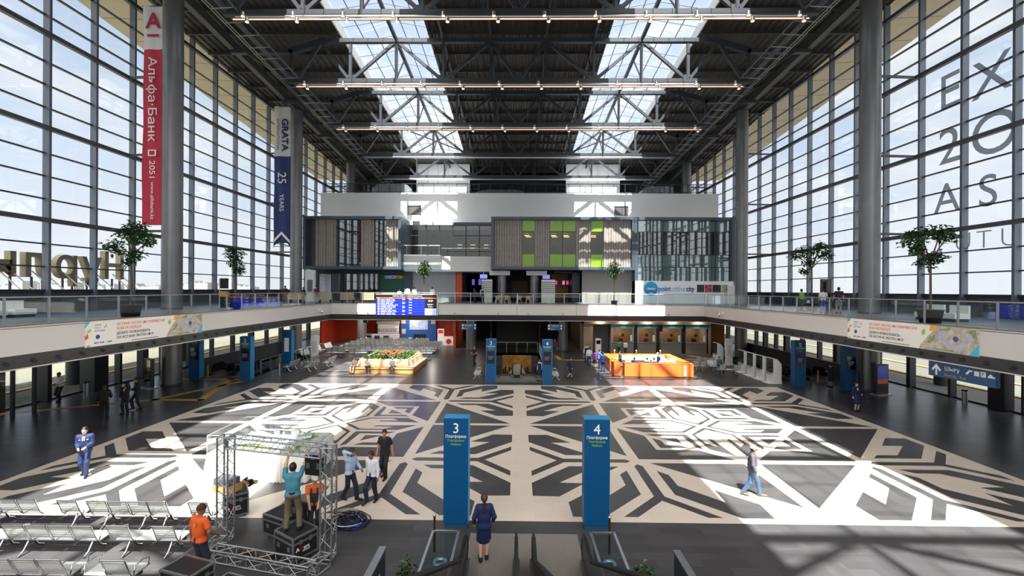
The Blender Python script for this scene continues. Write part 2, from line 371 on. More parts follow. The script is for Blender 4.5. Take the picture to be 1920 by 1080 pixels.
m.prism([(0.02, 4.42), (0.18, 4.42), (0.5, 3.86), (0.35, 3.86)], -19.1, 19.1, 1, lambda u, v, w_: (w_, FY + u, v)); m.bx(-19.1, 19.1, FY + 0.33, FY + 0.5, 3.82, 3.87, 0)
for x in (-8.5, 0.0, 5.95): m.bx(x - 0.012, x + 0.012, FY - 0.004, FY + 0.01, 4.42, F2 + 0.06, 1)
struct(m.build('trim_fascia_far', [M_white, M_fascia_dark, MATS['brown_fascia_cap']]))
# row of small downlights along the side soffit edges
def soffit_light(sx, y):
    t = thing('soffit_spotlight', None, 'spotlight', (sx * 18.98, y, 4.13))
    MB().cyl((0, 0, 0), (-sx * 0.10, 0, -0.06), 0.07, 10).build('lamp_barrel', [M_fascia_dark], t)
    MB().cyl((-sx * 0.10, 0, -0.06), (-sx * 0.105, 0, -0.063), 0.055, 10).build('lens', [M_black], t); return t
for sx, lab in ((-1, 'small black spotlight in a row under the left balcony edge'), (1, 'small black spotlight in a row under the right balcony edge')):
    t0 = soffit_light(sx, 15.0); t0['label'] = lab; t0['group'] = lab.replace('small black spotlight in a row', 'spotlights')
    for k in range(1, 19): dup(t0, (sx * 18.98, 15.0 + 0.95 * k, 4.13))

# ---- columns
def column(x, y, top, lab):
    t = thing('column', lab, 'column', (x, y, 0), kind='structure')
    MB().cyl((0, 0, 0), (0, 0, top), 0.63, 32).build('shaft', [M_column], t)
    m = MB(); m.cyl((0, 0, 0), (0, 0, 0.12), 0.66, 32); m.cyl((0, 0, F2), (0, 0, F2 + 0.12), 0.66, 32); m.build('base_ring', [M_girder], t)
    m = MB()
    for z in (11.1, 16.65, 22.3): m.bar((0.6 if x > 0 else -0.6, 0, z), (3.5 if x > 0 else -3.5, 0.2, z), 0.12, 0.16)
    m.build('wind_brace', [M_girder], t)
for sx, nm in ((-1, 'left'), (1, 'right')):
    for y, d in ((31.3, 'nearest'), (49.0, 'second'), (65.0, 'third')):
        column(sx * 25.0, y, zt(y) - 0.55, '%s tall round grey column on the %s side' % (d, nm))
for x, y, d in ((-20.0, 56.0, 'by the red wall'), (-5.3, 50.5, 'left of the central escalator pit'), (5.3, 50.5, 'right of the central escalator pit')):
    t = thing('column', 'short round grey column %s' % d, 'column', (x, y, 0), kind='structure')
    MB().cyl((0, 0, 0), (0, 0, 3.9), 0.6, 24).build('shaft', [M_column], t)
    MB().cyl((0, 0, 0), (0, 0, 0.1), 0.63, 24).build('base_ring', [M_girder], t)

# ---- glazed side walls
LEV = [8.25, 9.65, 12.4, 13.8, 15.2, 18.0, 19.4, 20.8, 23.65, 25.05, 26.45]; GIR = [11.05, 16.62, 22.3, 27.9]
def side_glass(sx, y0, pitch, nm):
    X = sx * 29.0; t = thing(nm, None, None, (0, 0, 0), kind='structure')
    ys = [y0 + pitch * k for k in range(-9, 17)]
    for y in ys: MB().bx(*sorted((X - sx * 0.38, X + sx * 0.04)), y - 0.075, y + 0.075, F2, zd(y) - 0.05).build('mullion', [M_mull], t)
    ya, yb = ys[0], ys[-1]
    for z in LEV:
        ye = min(yb, 37.4 + (29.1 - z) / 0.085)
        MB().bx(*sorted((X - sx * 0.14, X + sx * 0.03)), ya, ye, z - 0.04, z + 0.04).build('transom', [M_mull_dark], t)
    for z in GIR:
        ye = min(yb, 37.4 + (29.1 - z) / 0.085)
        MB().bx(*sorted((X - sx * 0.68, X - sx * 0.40)), ya, ye, z - 0.13, z + 0.13).build('wind_girder', [M_girder], t)
    MB().bx(*sorted((X - sx * 0.2, X + sx * 0.05)), ya, yb, 6.7, 6.86).build('sill', [M_mull_dark], t)
    MB().bx(*sorted((X - sx * 0.02, X + sx * 0.1)), ya, yb, 3.9, 6.7).build('spandrel_panel', [mat('spandrel_grey', '#4c5157', 0.4)], t)
    for a, b in zip(ys, ys[1:]):
        MB().quad((X, a, 6.86), (X, b, 6.86), (X, b, zd(b) - 0.05), (X, a, zd(a) - 0.05)).build('glass_pane', [M_glass_wall], t)
    return t
side_glass(-1, 26.37, 2.965, 'window_left'); side_glass(1, 28.53, 2.985, 'window_right')
def ground_glass(sx, posts, nm):
    X = sx * 29.0; t = thing(nm, None, None, (0, 0, 0), kind='structure')
    for y, wd, dp in posts: MB().bx(*sorted((X - sx * dp, X + sx * 0.1)), y - wd / 2, y + wd / 2, 0, 3.9).build('mullion', [M_mull_dark], t)
    MB().bx(*sorted((X - sx * 0.1, X + sx * 0.05)), 0, 60, 0, 0.1).build('sill', [M_mull_dark], t)
    MB().bx(*sorted((X - sx * 0.1, X + sx * 0.05)), 0, 60, 3.55, 3.9).build('transom', [M_mull_dark], t)
    ys = sorted(p[0] for p in posts)
    for a, b in zip(ys, ys[1:]): MB().quad((X, a, 0.1), (X, b, 0.1), (X, b, 3.55), (X, a, 3.55)).build('glass_pane', [M_glass_wall], t)
ground_glass(-1, [(0, .2, .3), (6, .2, .3), (12, .2, .3), (18, .2, .3), (21.5, .15, .2), (24, .3, .3), (26.2, .25, .6), (29.2, 1.0, .9), (31.3, .2, .3), (33.3, .5, .4), (35.2, .18, .25), (38.2, .4, .4), (41, .18, .25), (44, .2, .3), (47, .4, .4), (50, .2, .3), (53, .3, .4), (56, .2, .3), (60, .3, .4)], 'window_lower_left')
ground_glass(1, [(0, .2, .3), (6, .2, .3), (12, .2, .3), (18, .2, .3), (21.5, .2, .2), (24.2, .3, .3), (25.2, .12, .2), (26.3, .9, .5), (29.3, .2, .3), (32.3, .3, .35), (35.2, .2, .3), (37.4, .12, .2), (39.6, .5, .4), (42, .2, .3), (44.5, .2, .3), (47, .4, .4), (49, .2, .3), (51, .3, .4), (53, .2, .3), (57, .3, .4), (60, .3, .4)], 'window_lower_right')
# vestibule with framed glass leaves at the left wall
t = thing('entrance_vestibule', 'dark framed glass entrance vestibule at the left frame edge', 'entrance', (-28.9, 22.0, 0))
for x, y in ((0, 0), (0, 2.1), (1.9, 2.1), (1.9, 0), (1.9, 1.05)): MB().bx(x - .07, x + .07, y - .07, y + .07, 0, 3.2).build('post', [M_mull_dark], t)
MB().bx(-0.07, 1.97, -0.07, 2.17, 3.2, 3.45).build('header', [M_mull_dark], t)
for a, b in (((1.9, 0), (1.9, 1.05)), ((1.9, 1.05), (1.9, 2.1)), ((0, 0), (1.9, 0)), ((0, 2.1), (1.9, 2.1))):
    MB().quad((*a, 0.1), (*b, 0.1), (*b, 3.2), (*a, 3.2)).build('glass_leaf', [M_glass_wall], t)
# outside overhang columns seen through lower glass
for sx, ys in ((-1, (21, 31.5, 42)), (1, (23.2, 33.5, 44))):
    for k, y in enumerate(ys):
        tag(MB().cyl((sx * 32.3, y, -0.06), (sx * 32.3, y, 6.2), 0.5, 20).build('column_outside', [M_steel_dark]), '%s round dark column outside the %s glazing' % (('nearest', 'middle', 'farthest')[k], 'left' if sx < 0 else 'right'), 'column', kind='structure')

# ---- roof: deck, purlins, skylights, overhang
SKA, SKB = 7.8, 15.55; RY0, RY1 = -14.0, 66.0
roof = thing('ceiling', None, None, kind='structure')
def slope_box(m, x0, x1, y0, y1, dz0, dz1, mi=0):
    vs = [(x, y, zd(y) + dz) for dz in (dz0, dz1) for y in (y0, y1) for x in (x0, x1)]
    m.add(vs, [(0, 2, 3, 1), (4, 5, 7, 6), (0, 1, 5, 4), (2, 6, 7, 3), (0, 4, 6, 2), (1, 3, 7, 5)], mi)
m = MB()
for a, b in ((-29, -SKB), (-SKA, SKA), (SKB, 29)): slope_box(m, a, b, RY0, 76, 0.12, 0.5)
for a, b in ((-SKB, -SKA), (SKA, SKB)): slope_box(m, a, b, RY1, 76, 0.12, 0.5); slope_box(m, a, b, RY0, -8, 0.12, 0.5)
m.build('roof_slab', [M_roof], roof)
def corrug(x0, x1):
    n = int((x1 - x0) / 0.15); m = MB(); vs = []
    for i in range(n + 1):
        x = x0 + (x1 - x0) * i / n; d = 0.1 if (i // 2) % 2 else 0.0
        for y in (RY0, 76): vs.append((x, y, zd(y) + d))
    m.add(vs, [(2 * i, 2 * i + 2, 2 * i + 3, 2 * i + 1) for i in range(n)]); m.build('corrugated_deck', [M_roof], roof)
for a, b in ((-28.9, -SKB), (-SKA, SKA), (SKB, 28.9)): corrug(a, b)
for k in range(26):
    y = 8 + 2.8 * k - 1.4
    if y > 72: break
    for a, b in ((-28.8, -SKB), (-SKA, SKA), (SKB, 28.8)):
        MB().bar((a, y, zd(y) - 0.13), (b, y, zd(y) - 0.13), 0.16, 0.26).build('purlin', [M_roof], roof)
for sx in (-1, 1):
    m = MB(); vs = [(sx * x, y, z) for y in (-14, 76) for x, z in ((29.0, zd(y)), (34.9, zd(y) + 0.25), (34.9, zd(y) + 0.9), (29.0, zd(y) + 0.5))]
    m.add(vs, [(0, 1, 5, 4), (1, 2, 6, 5), (2, 3, 7, 6), (3, 0, 4, 7), (0, 3, 2, 1), (4, 5, 6, 7)])
    m.build('overhang_soffit', [M_beige], roof)
    m = MB()
    for y in range(-12, 76, 3): m.bar((sx * 29.1, y, zd(y) - 0.005), (sx * 34.8, y, zd(y) + 0.235), 0.03, 0.02)
    m.build('soffit_joint', [mat('soffit_joint', '#8f8474', 0.7)], roof)
def skylight(sx, nm):
    t = thing(nm, None, None, kind='structure'); a, b = SKA, SKB; c = (a + b) / 2; H0, H1 = 0.9, 1.55
    for x in (a, b): MB().add([(sx * xx, y, zd(y) + dz) for dz in (0, H0) for y in (-8, RY1) for xx in (x - 0.06, x + 0.06)], [(0, 2, 3, 1), (4, 5, 7, 6), (0, 1, 5, 4), (2, 6, 7, 3), (0, 4, 6, 2), (1, 3, 7, 5)]).build('upstand', [M_white_paint if x == b else M_steel_dark], t)
    zz = lambda x: H0 + (H1 - H0) * (1 - abs(x - c) / ((b - a) / 2))
    ys = [-8 + 2.1 * k for k in range(36)]; ys[-1] = RY1
    for y in ys:
        m = MB()
        for p, q in ((a, c), (c, b)): m.bar((sx * p, y, zd(y) + zz(p)), (sx * q, y, zd(y) + zz(q)), 0.06, 0.07)
        m.build('cross_bar', [M_mull], t)
    for i in range(7):
        x = a + (b - a) * i / 6; m = MB(); m.bar((sx * x, -8, zd(-8) + zz(x) + 0.02), (sx * x, RY1, zd(RY1) + zz(x) + 0.02), 0.05, 0.07); m.build('glazing_bar', [M_steel_dark], t)
    for p, q in ((a, c), (c, b)):
        MB().quad((sx * p, -8, zd(-8) + zz(p) + 0.1), (sx * q, -8, zd(-8) + zz(q) + 0.1), (sx * q, RY1, zd(RY1) + zz(q) + 0.1), (sx * p, RY1, zd(RY1) + zz(p) + 0.1)).build('glass_pane', [M_glass_sky], t)
    # sunlit end wall under the far end of the skylight
    MB().bx(*sorted((sx * (a - 0.3), sx * (b + 0.3))), 68.0, 68.3, 19.92, zd(68)).build('end_wall', [M_wall], t)
    m = MB(); 
    for i in range(1, 5): x = a + (b - a) * i / 5; m.bx(sx * x - 0.03, sx * x + 0.03, 67.94, 68.0, 23.6, zd(68) - .1)
    m.bx(*sorted((sx * a, sx * b)), 67.9, 68.0, 23.4, 23.55); m.build('wall_joint', [M_steel], t)
skylight(-1, 'window_skylight_left'); skylight(1, 'window_skylight_right')
# longitudinal roof beams and ties
for sx, nm in ((-1, 'left'), (1, 'right')):
    MB().bar((sx * 25, -13, zt(-13) - 0.3), (sx * 25, 76, zt(76) - 0.3), 0.5, 0.75).build('roof_beam', [M_girder], roof)
    MB().bar((sx * 19.75, -13, zb(-13) + 0.1), (sx * 19.75, 76, zb(76) + 0.1), 0.22, 0.28).build('roof_beam', [M_girder], roof)
    for x in (2.4, 6.5, 10.6): MB().bar((sx * x, -13, zt(-13) + 0.1), (sx * x, 76, zt(76) + 0.1), 0.18, 0.3).build('roof_beam', [M_steel_dark], roof)
# ---- trusses
def truss(y, lab):
    t = thing('roof_truss', lab, 'truss', (0, y, 0), group='roof trusses across the hall'); b, T = zb(y), zt(y)
    def mem(nm, p, q, w_, h): MB().bar((p[0], 0, p[1]), (q[0], 0, q[1]), w_, h, up=(0, 1, 0)).build(nm, [M_steel_dark], t)
    mem('bottom_chord', (-20.0, b), (20.0, b), 0.34, 0.36); mem('top_chord', (-16.9, T), (16.9, T), 0.34, 0.36)
    for s in (-1, 1):
        mem('end_chord', (s * 16.8, T), (s * 19.9, T - 0.95), 0.5, 0.4); mem('tie_beam', (s * 19.6, T - 0.95), (s * 25, T - 0.95), 0.3, 0.4)
        for x in (2.4, 6.5, 10.6, 14.6, 19.75): mem('post', (s * x, b), (s * x, T - (0.9 if x > 19 else 0)), 0.22, 0.22)
        for p, q in (((0, b), (2.4, T)), ((6.5, b), (2.4, T)), ((6.5, b), (10.6, T)), ((14.6, b), (10.6, T)), ((14.6, b), (17.2, T - 0.1)), ((19.3, b), (17.2, T - 0.15)), ((23.6, T - 1.0), (20.0, b + 0.1))):
            mem('diagonal', (s * p[0], p[1]), (s * q[0], q[1]), 0.24, 0.22)
        for x, z in ((2.4, T - 0.3), (10.6, T - 0.3), (6.5, b + 0.3), (14.6, b + 0.3)): MB().box((s * x, 0, z), (0.9, 0.06, 0.5)).build('gusset_plate', [M_steel_dark], t)
        for x in (2.4, 6.5, 10.6): MB().bar((s * x, 0, b + 0.2), (s * x, 2.8, T - 0.1), 0.1, 0.1).build('knee_brace', [M_steel_dark], t)
    return t
for k, lab in ((-4, 'roof truss above the photographer'), (-3, 'roof truss just behind the top frame edge'), (-2, 'second roof truss above the top frame edge'), (-1, 'roof truss cut by the top frame edge'), (0, 'first complete dark roof truss carrying the nearest lit pipe'), (1, 'dark roof truss carrying the second lit pipe'), (2, 'dark roof truss carrying the third lit pipe'), (3, 'dark roof truss carrying the unlit pipe'), (4, 'farthest dark roof truss above the top terrace')):
    truss(29.35 + 8.4 * k, lab)
# bracing between trusses over the fourth bay
m = MB()
for s in (-1, 1):
    for p, q in ((7.2, 14.8), (14.8, 7.2)): m.bar((s * p, 54.7, zt(54.7) + 0.2), (s * q, 62.8, zt(62.8) + 0.2), 0.12, 0.12)
m.build('roof_bracing', [M_steel_dark], roof)
# ---- lighting pipes under the trusses
M_strip = mat('warm_led_strip', '#ffd7c0', 0.5, emit='#ffb898', es=1.5)
M_spot_lens = mat('warm_spot_lens', '#ffe7c4', 0.4, emit='#ffd9a0', es=2.5)
def pipe(y, lit, lab):
    z = zb(y) - 0.42; t = thing('lighting_pipe', lab, 'light fitting', (0, y - 0.25, z), group='lighting pipes under the roof trusses')
    MB().cyl((-19.0, 0, 0), (19.0, 0, 0), 0.13, 14).build('pipe', [M_steel], t)
    m = MB()
    for i in range(25): x = -18.6 + 1.55 * i; m.bar((x, 0.05, 0.1), (x, 0.25, 0.42), 0.04, 0.04)
    m.build('hanger', [M_girder], t)
    if lit:
        MB().bx(-19.1, 19.1, -0.2, -0.14, -0.27, -0.22).build('light_strip', [M_strip], t)
        MB().bx(-19.1, 19.1, -0.14, -0.1, -0.3, -0.1).build('strip_housing', [mat('brown_housing', '#5a4640', 0.5)], t)
        for i in range(12):
            x = -18.4 + 3.35 * i
            for dz, dx in ((0.02, 0), (-0.36, 0.28)):
                h = MB().cyl((x + dx, -0.22, dz + 0.16), (x + dx, -0.22, dz - 0.1), 0.13, 14).build('spotlight', [M_steel], t)
                MB().cyl((x + dx, -0.22, dz - 0.1), (x + dx, -0.22, dz - 0.12), 0.11, 14).build('lens', [M_spot_lens], h)
    return t
for k, (lit, lab) in enumerate(((1, 'nearest warm lit lighting pipe at the top of the photo'), (1, 'second warm lit lighting pipe across the roof'), (1, 'third warm lit lighting pipe across the roof'), (0, 'unlit grey lighting pipe below the fourth truss'), (0, 'farthest grey pipe just above the top terrace railing'))):
    pipe(29.35 + 8.4 * k, lit, lab)
for sx, nm in ((-1, 'left'), (1, 'right')):
    t = thing('cable_ladder', 'pale ladder-like cable tray along the %s roof edge' % nm, 'cable tray', (0, 0, 0))
    for dx in (0, 0.22): MB().bar((sx * (20.15 + dx), 8, zb(8) - 0.2), (sx * (20.15 + dx), 72, zb(72) - 0.2), 0.05, 0.07).build('side_rail', [M_steel], t)
    MB().bar((sx * 18.9, 8, zb(8) - 0.0), (sx * 18.9, 72, zb(72) - 0.0), 0.06, 0.1).build('side_rail', [M_girder], t)
    for k in range(46): y = 9 + 1.4 * k; MB().bar((sx * 18.9, y, zb(y) - 0.12), (sx * 20.4, y, zb(y) - 0.2), 0.05, 0.05).build('rung', [M_steel], t)
# ---- north end
struct(MB().bx(-19.0, 19.0, -6.3, -6.0, 0, 3.9).build('shade_wall_south', [M_wall]))  # unseen wall added behind the camera to keep light off the near floor
struct(MB().bx(-29.3, 29.3, 76, 76.4, 0, 28).build('wall_north', [mat('dark_end_wall', '#2c2d30', 0.8)]))

# ================================================================== PITS, FACADE, UPPER LEVEL
M_pit = mat('pit_wall_grey', '#4a4b4e', 0.6)
for nm, (a, b, c, d) in (('trim_1', (-24.9, -21.0, 34.6, 46.5)), ('trim_2', (21.0, 24.9, 34.6, 46.5)), ('trim_3', (-2.3, 2.3, 34.6, 48.3))):
    m = MB(); m.bx(a - .15, a, c, d, -6, -0.0); m.bx(b, b + .15, c, d, -6, 0.0); m.bx(a, b, d, d + .15, -6, 0.0); m.bx(a, b, c - .15, c, -6, -0.3); m.bx(a, b, c, d, -6.1, -6)
    struct(m.build(nm, [M_pit]))
po = tag(MB().bx(-1.6, 1.6, 48.22, 48.3, -2.45, -0.25).build('poster', [mat('poster_gold', '#a9762c', 0.5, var=0.6, vs=1.4)]), 'golden city poster on the wall behind the central escalators', 'poster')
m = MB()
for k in range(14): x = -1.55 + .22 * k; m.bx(x, x + .18, 48.2, 48.22, -2.45, -1.75 + .35 * math.sin(k * 2.3))
m.build('skyline_print', [mat('poster_dark', '#2a1d12', .6)], po); m = MB(); m.prism([(-1.0, -2.4), (-.2, -1.3), (.3, -1.2), (1.1, -2.4)], 48.18, 48.2, 0, lambda u, v, w_: (u, w_, v)); m.build('pale_building_print', [mat('poster_pale', '#c9c2b4', .5)], po)

M_frame = mat('blue_grey_frame', '#46505e', 0.42, 0.2)
M_curtain = mat('grey_timber_slat', '#8d8680', 0.6, var=0.12, vs=2.5)
M_curtain_dark = mat('dark_grey_slat', '#3d3f45', 0.6)
M_blue_glass = glass('blue_glass', (0.22, 0.42, 0.50), 0.5, 0.22)
M_mirror_glass = glass('pale_green_mirror_glass', (0.62, 0.74, 0.74), 0.6, 0.27)
M_green_band = mat('lime_glass_band', '#7aa51c', 0.25, coat=0.3)
M_green_glass = glass('green_tinted_glass', (0.62, 0.74, 0.35), 0.4, 0.06)
M_room = mat('dim_room_wall', '#7b7a70', 0.8)
M_lamp = mat('warm_office_lamp', '#ffe9b0', 0.5, emit='#ffdf9a', es=3.0)
def slats(m, x0, x1, y, z0, z1, mi=0):
    n = max(2, int((x1 - x0) / 0.28)); wd = (x1 - x0) / n
    for i in range(n): m.bx(x0 + wd * i + 0.015, x0 + wd * (i + 1) - 0.015, y + (0.0, 0.06, 0.02)[i % 3], y + 0.14, z0, z1, mi)
def frame_box(t, x0, x1, z0, z1, y0, y1, th=0.34):
    for nm, q in (('frame_top', (x0, x1, y0, y1, z1 - th, z1)), ('frame_bottom', (x0, x1, y0, y1, z0, z0 + th)), ('frame_side', (x0, x0 + th, y0, y1, z0 + th, z1 - th)), ('frame_side', (x1 - th, x1, y0, y1, z0 + th, z1 - th))):
        MB().bx(*q).build(nm, [M_frame], t)
# left projecting box
t = thing('facade_box', 'dark framed projecting facade box with grey slats and blue glass on the left', 'facade')
frame_box(t, -25.75, -13.94, 9.35, 15.7, 52.0, 57.5)
zl, zh = 9.69, 15.36
for a, b, k in ((-25.41, -24.42, 'd'), (-24.42, -21.95, 's'), (-21.9, -20.35, 'g'), (-20.3, -18.95, 'g'), (-18.9, -17.3, 's'), (-17.25, -15.87, 'g'), (-15.83, -14.3, 's')):
    m = MB()
    if k == 'g':
        m.quad((a, 52.55, zl), (b, 52.55, zl), (b, 52.55, zh), (a, 52.55, zh)); m.build('glass_pane', [M_blue_glass], t)
        MB().bx(a, b, 52.5, 52.56, 13.95, 14.01).bx(a, b, 52.5, 52.56, 11.2, 11.26).build('glazing_bar', [M_mull_dark], t)
        MB().bx(a, b, 53.2, 53.3, 14.0, zh).bx(a, b, 53.2, 53.3, zl, 11.2).build('spandrel_band', [mat('teal_band', '#1f5566', 0.3)], t)
    else: slats(m, a, b, 52.45, zl, zh); m.build('slat_panel', [M_curtain_dark if k == 'd' else M_curtain], t)
MB().bx(-25.4, -14.3, 56.5, 56.6, zl, zh).build('room_wall', [mat('dark_maroon_room', '#3a1d22', 0.8)], t)
# centre projecting box
t = thing('facade_box', 'dark framed projecting facade box with lime green windows in the centre', 'facade')
frame_box(t, -3.15, 13.95, 9.4, 15.7, 52.0, 57.5)
zl, zh = 9.74, 15.36
for a, b, k in ((-2.8, 0.56, 's'), (0.56, 2.09, 'g'), (2.09, 3.88, 's'), (3.88, 5.42, 'g'), (5.42, 7.01, 'g'), (7.01, 8.8, 's'), (8.8, 10.33, 'g'), (10.33, 13.6, 's')):
    m = MB()
    if k == 'g':
        for nm, z0, z1 in (('green_band', 14.0, zh), ('green_band', zl, 11.25)): MB().bx(a + .03, b - .03, 52.5, 52.56, z0, z1).build(nm, [M_green_band], t)
        m.quad((a, 52.53, 11.25), (b, 52.53, 11.25), (b, 52.53, 14.0), (a, 52.53, 14.0)); m.build('glass_pane', [M_green_glass], t)
        MB().bx(a - .03, a + .03, 52.46, 52.6, zl, zh).bx(a, b, 52.46, 52.6, 13.97, 14.03).build('glazing_bar', [M_mull_dark], t)
        o = MB().bx(a + 0.3, a + 0.9, 54.2, 54.5, 13.72, 13.76).bx(a + 0.5, a + 1.2, 55.6, 55.8, 13.72, 13.76).build('ceiling_lamp', [M_lamp], t)
    else: slats(m, a, b, 52.45, zl, zh); m.build('slat_panel', [M_curtain], t)
MB().bx(-2.8, 13.6, 56.8, 56.9, zl, zh).bx(-2.8, 13.6, 52.6, 56.8, 14.0, 14.1).bx(-2.8, 13.6, 52.6, 56.8, 11.1, 11.2).build('room_wall', [M_room], t)
for x in (4.5, 6.4): # office chairs behind the lime windows
    c = thing('office_chair', 'dark office chair seen behind the %s of the two middle lime window panes' % ('left' if x < 5 else 'right'), 'chair', (x, 54.2, 11.2))
    MB().bx(-.26, .26, -.25, .25, .42, .52).build('seat', [M_black], c); MB().prism([(-.24, .5), (.24, .5), (.27, 1.1), (.18, 1.35), (-.18, 1.35), (-.27, 1.1)], -.32, -.24, 0, lambda u, v, w_: (u, w_, v)).build('backrest', [M_black], c)
    MB().cyl((0, 0, .06), (0, 0, .42), .03).build('column', [M_chrome], c)
    m = MB()
    for i in range(5): m.bar((0, 0, .08), (.3 * math.cos(1.257 * i), .3 * math.sin(1.257 * i), .05), .04, .04)
    m.build('star_base', [M_black], c)
# right glazed unit
t = thing('facade_box', 'framed wall of pale reflecting glass above the white hoarding', 'facade')
MB().bx(14.0, 25.75, 52.0, 57.5, 15.36, 15.7).build('frame_top', [M_frame], t); MB().bx(25.4, 25.75, 52.0, 57.5, 8.14, 15.36).build('frame_side', [M_frame], t); MB().bx(13.97, 14.35, 52.0, 57.5, 8.14, 15.36).build('frame_side', [M_frame], t)
xs = [14.35, 15.89, 17.35, 19.0, 20.52, 22.04, 23.62, 25.4]; zs = [8.1, 9.78, 11.25, 13.99, 15.36]
for i in range(7):
    for j in range(4):
        p = MB(); rx = R.uniform(-.012, .012); rz = R.uniform(-.012, .012)
        p.quad((xs[i], 52.4 - rx, zs[j]), (xs[i + 1], 52.4 + rx, zs[j]), (xs[i + 1], 52.4 + rx + rz, zs[j + 1]), (xs[i], 52.4 - rx + rz, zs[j + 1])); p.build('glass_pane', [M_mirror_glass], t)
MB().bx(14.35, 25.4, 52.75, 52.8, 8.1, 11.25).bx(14.35, 25.4, 52.75, 52.8, 13.99, 15.3).build('spandrel_panel', [mat('spandrel_sky_tone', '#b4c2be', .5)], t)  # pale backing, also standing in for bright sky reflected in the panes
for x in xs[1:-1]: MB().bx(x - .04, x + .04, 52.3, 52.45, 8.1, 15.36).build('mullion', [M_mull_dark], t)
for z in zs[1:-1]: MB().bx(14.35, 25.4, 52.32, 52.45, z - .035, z + .035).build('transom', [M_mull_dark], t)
MB().bx(14.35, 25.4, 55.5, 55.6, 8.1, 15.3).build('room_wall', [mat('dark_brown_room', '#4a3b32', 0.8)], t)
# white hoarding with logo, words and four pictures
t = thing('hoarding', 'white hoarding with round blue logo and blue words below reflecting glass', 'hoarding')
MB().bx(14.0, 25.6, 51.95, 52.1, F2, 8.12).build('board', [mat('hoarding_white', '#eef0f4', 0.5)], t)
m = MB(); m.cyl((15.85, 51.94, 7.2), (15.85, 51.92, 7.2), 0.82, 40); m.build('logo_disc', [mat('logo_blue', '#2d9fd0', 0.5)], t)
m = MB(); m.prism([(0.8 * math.cos(a), 0.8 * math.sin(a)) for a in [PI * 1.06 + i * PI * 0.88 / 20 for i in range(21)]], 51.905, 51.915, 0, lambda u, v, w_: (15.85 + u, w_, 7.2 + v)); m.build('logo_water', [mat('logo_deep_blue', '#1b7fb8', 0.5)], t)
text('lettering', 'dento', 0.30, M_white_text, t, (15.86, 51.90, 7.08), align='CENTER', bold=0.01); text('lettering', 'city', 0.2, M_white_text, t, (15.86, 51.90, 6.62), align='CENTER')
text('lettering', 'point', 0.62, mat('word_blue', '#0a78b8', 0.5), t, (16.7, 51.93, 6.92), bold=0.02, wide=0.84)
text('lettering', 'ofthe', 0.62, mat('word_pale_blue', '#6fb9dc', 0.5), t, (18.26, 51.93, 6.92), wide=0.92)
text('lettering', 'city', 0.62, mat('word_navy', '#10306e', 0.5), t, (20.02, 51.93, 6.92), bold=0.02, wide=0.78)
for x0, x1, c, nm in ((21.3, 22.12, '#2a2c38', 'dark picture'), (22.2, 23.05, '#b5475c', 'red picture'), (23.12, 24.1, '#30343a', 'black picture'), (24.2, 24.9, '#9aa36a', 'olive picture')):
    p = MB().bx(x0, x1, 51.92, 51.95, 6.82, 7.7).build('picture', [mat('picture_' + c[1:], c, 0.5, var=0.7, vs=3)], t); p['label'] = nm + ' on the hoarding'
# pale door panel left of hoarding's right end
tag(MB().bx(24.75, 25.75, 51.6, 51.75, F2, 7.6).build('door_panel', [M_white_paint]), 'pale grey door panel at the right end of white hoarding', 'door')
# recessed glazing with white parapet
t = thing('window_recess', None, None, kind='structure')
for i, (a, b) in enumerate(zip([-13.9, -11.87, -10.14, -8.41, -6.67, -4.94], [-11.87, -10.14, -8.41, -6.67, -4.94, -3.2])):
    MB().quad((a, 56.5, 10.4), (b, 56.5, 10.4), (b, 56.5, 15.3), (a, 56.5, 15.3)).build('glass_pane', [glass('green_grey_glass', (0.42, 0.5, 0.47), 0.35, 0.08)], t)
    MB().bx(b - .06, b + .06, 56.4, 56.55, 10.4, 15.4).build('mullion', [M_mull_dark], t)
    MB().bx(a, b, 56.42, 56.52, 13.9, 14.0).build('transom', [M_mull_dark], t)
    if i in (3, 4, 5):
        for k in range(2): MB().bx(a + .5, a + 1.1, 57.2 + .3 * k, 57.3 + .3 * k, 12.4 + .45 * k, 12.45 + .45 * k).build('lamp', [M_lamp], t)
MB().bx(-13.9, -3.2, 59.0, 59.1, 10, 15.4).build('room_wall', [mat('dim_brown_room', '#5a5046', 0.8)], t)
MB().bx(-8.4, -3.15, 56.2, 57.4, 15.3, 15.65).build('header', [M_frame], t)
MB().bx(-13.9, -8.4, 56.2, 57.4, 15.3, 15.7).build('header', [M_white], t)
m = MB(); m.bx(-13.94, -9.5, 53.3, 53.5, 9.4, 11.2); m.bx(-9.5, -9.35, 53.3, 54.2, 9.4, 11.15); m.bx(-9.5, -3.15, 54.2, 54.4, 9.4, 11.1); m.bx(-13.94, -3.15, 53.5, 57.5, 9.2, 9.4)
struct(m.build('trim_parapet', [M_white]))
t = thing('balcony_rail', 'thin steel handrail over the white balcony parapet', 'railing')
MB().cyl((-13.9, 53.4, 12.35), (-9.5, 53.4, 12.35), 0.04).build('handrail', [M_steel], t); MB().cyl((-9.5, 54.3, 12.1), (-3.2, 54.3, 12.1), 0.04).build('handrail', [M_steel], t)
for x in (-13.6, -11.8, -9.6): MB().cyl((x, 53.4, 11.2), (x, 53.4, 12.35), 0.03).build('post', [M_steel], t)
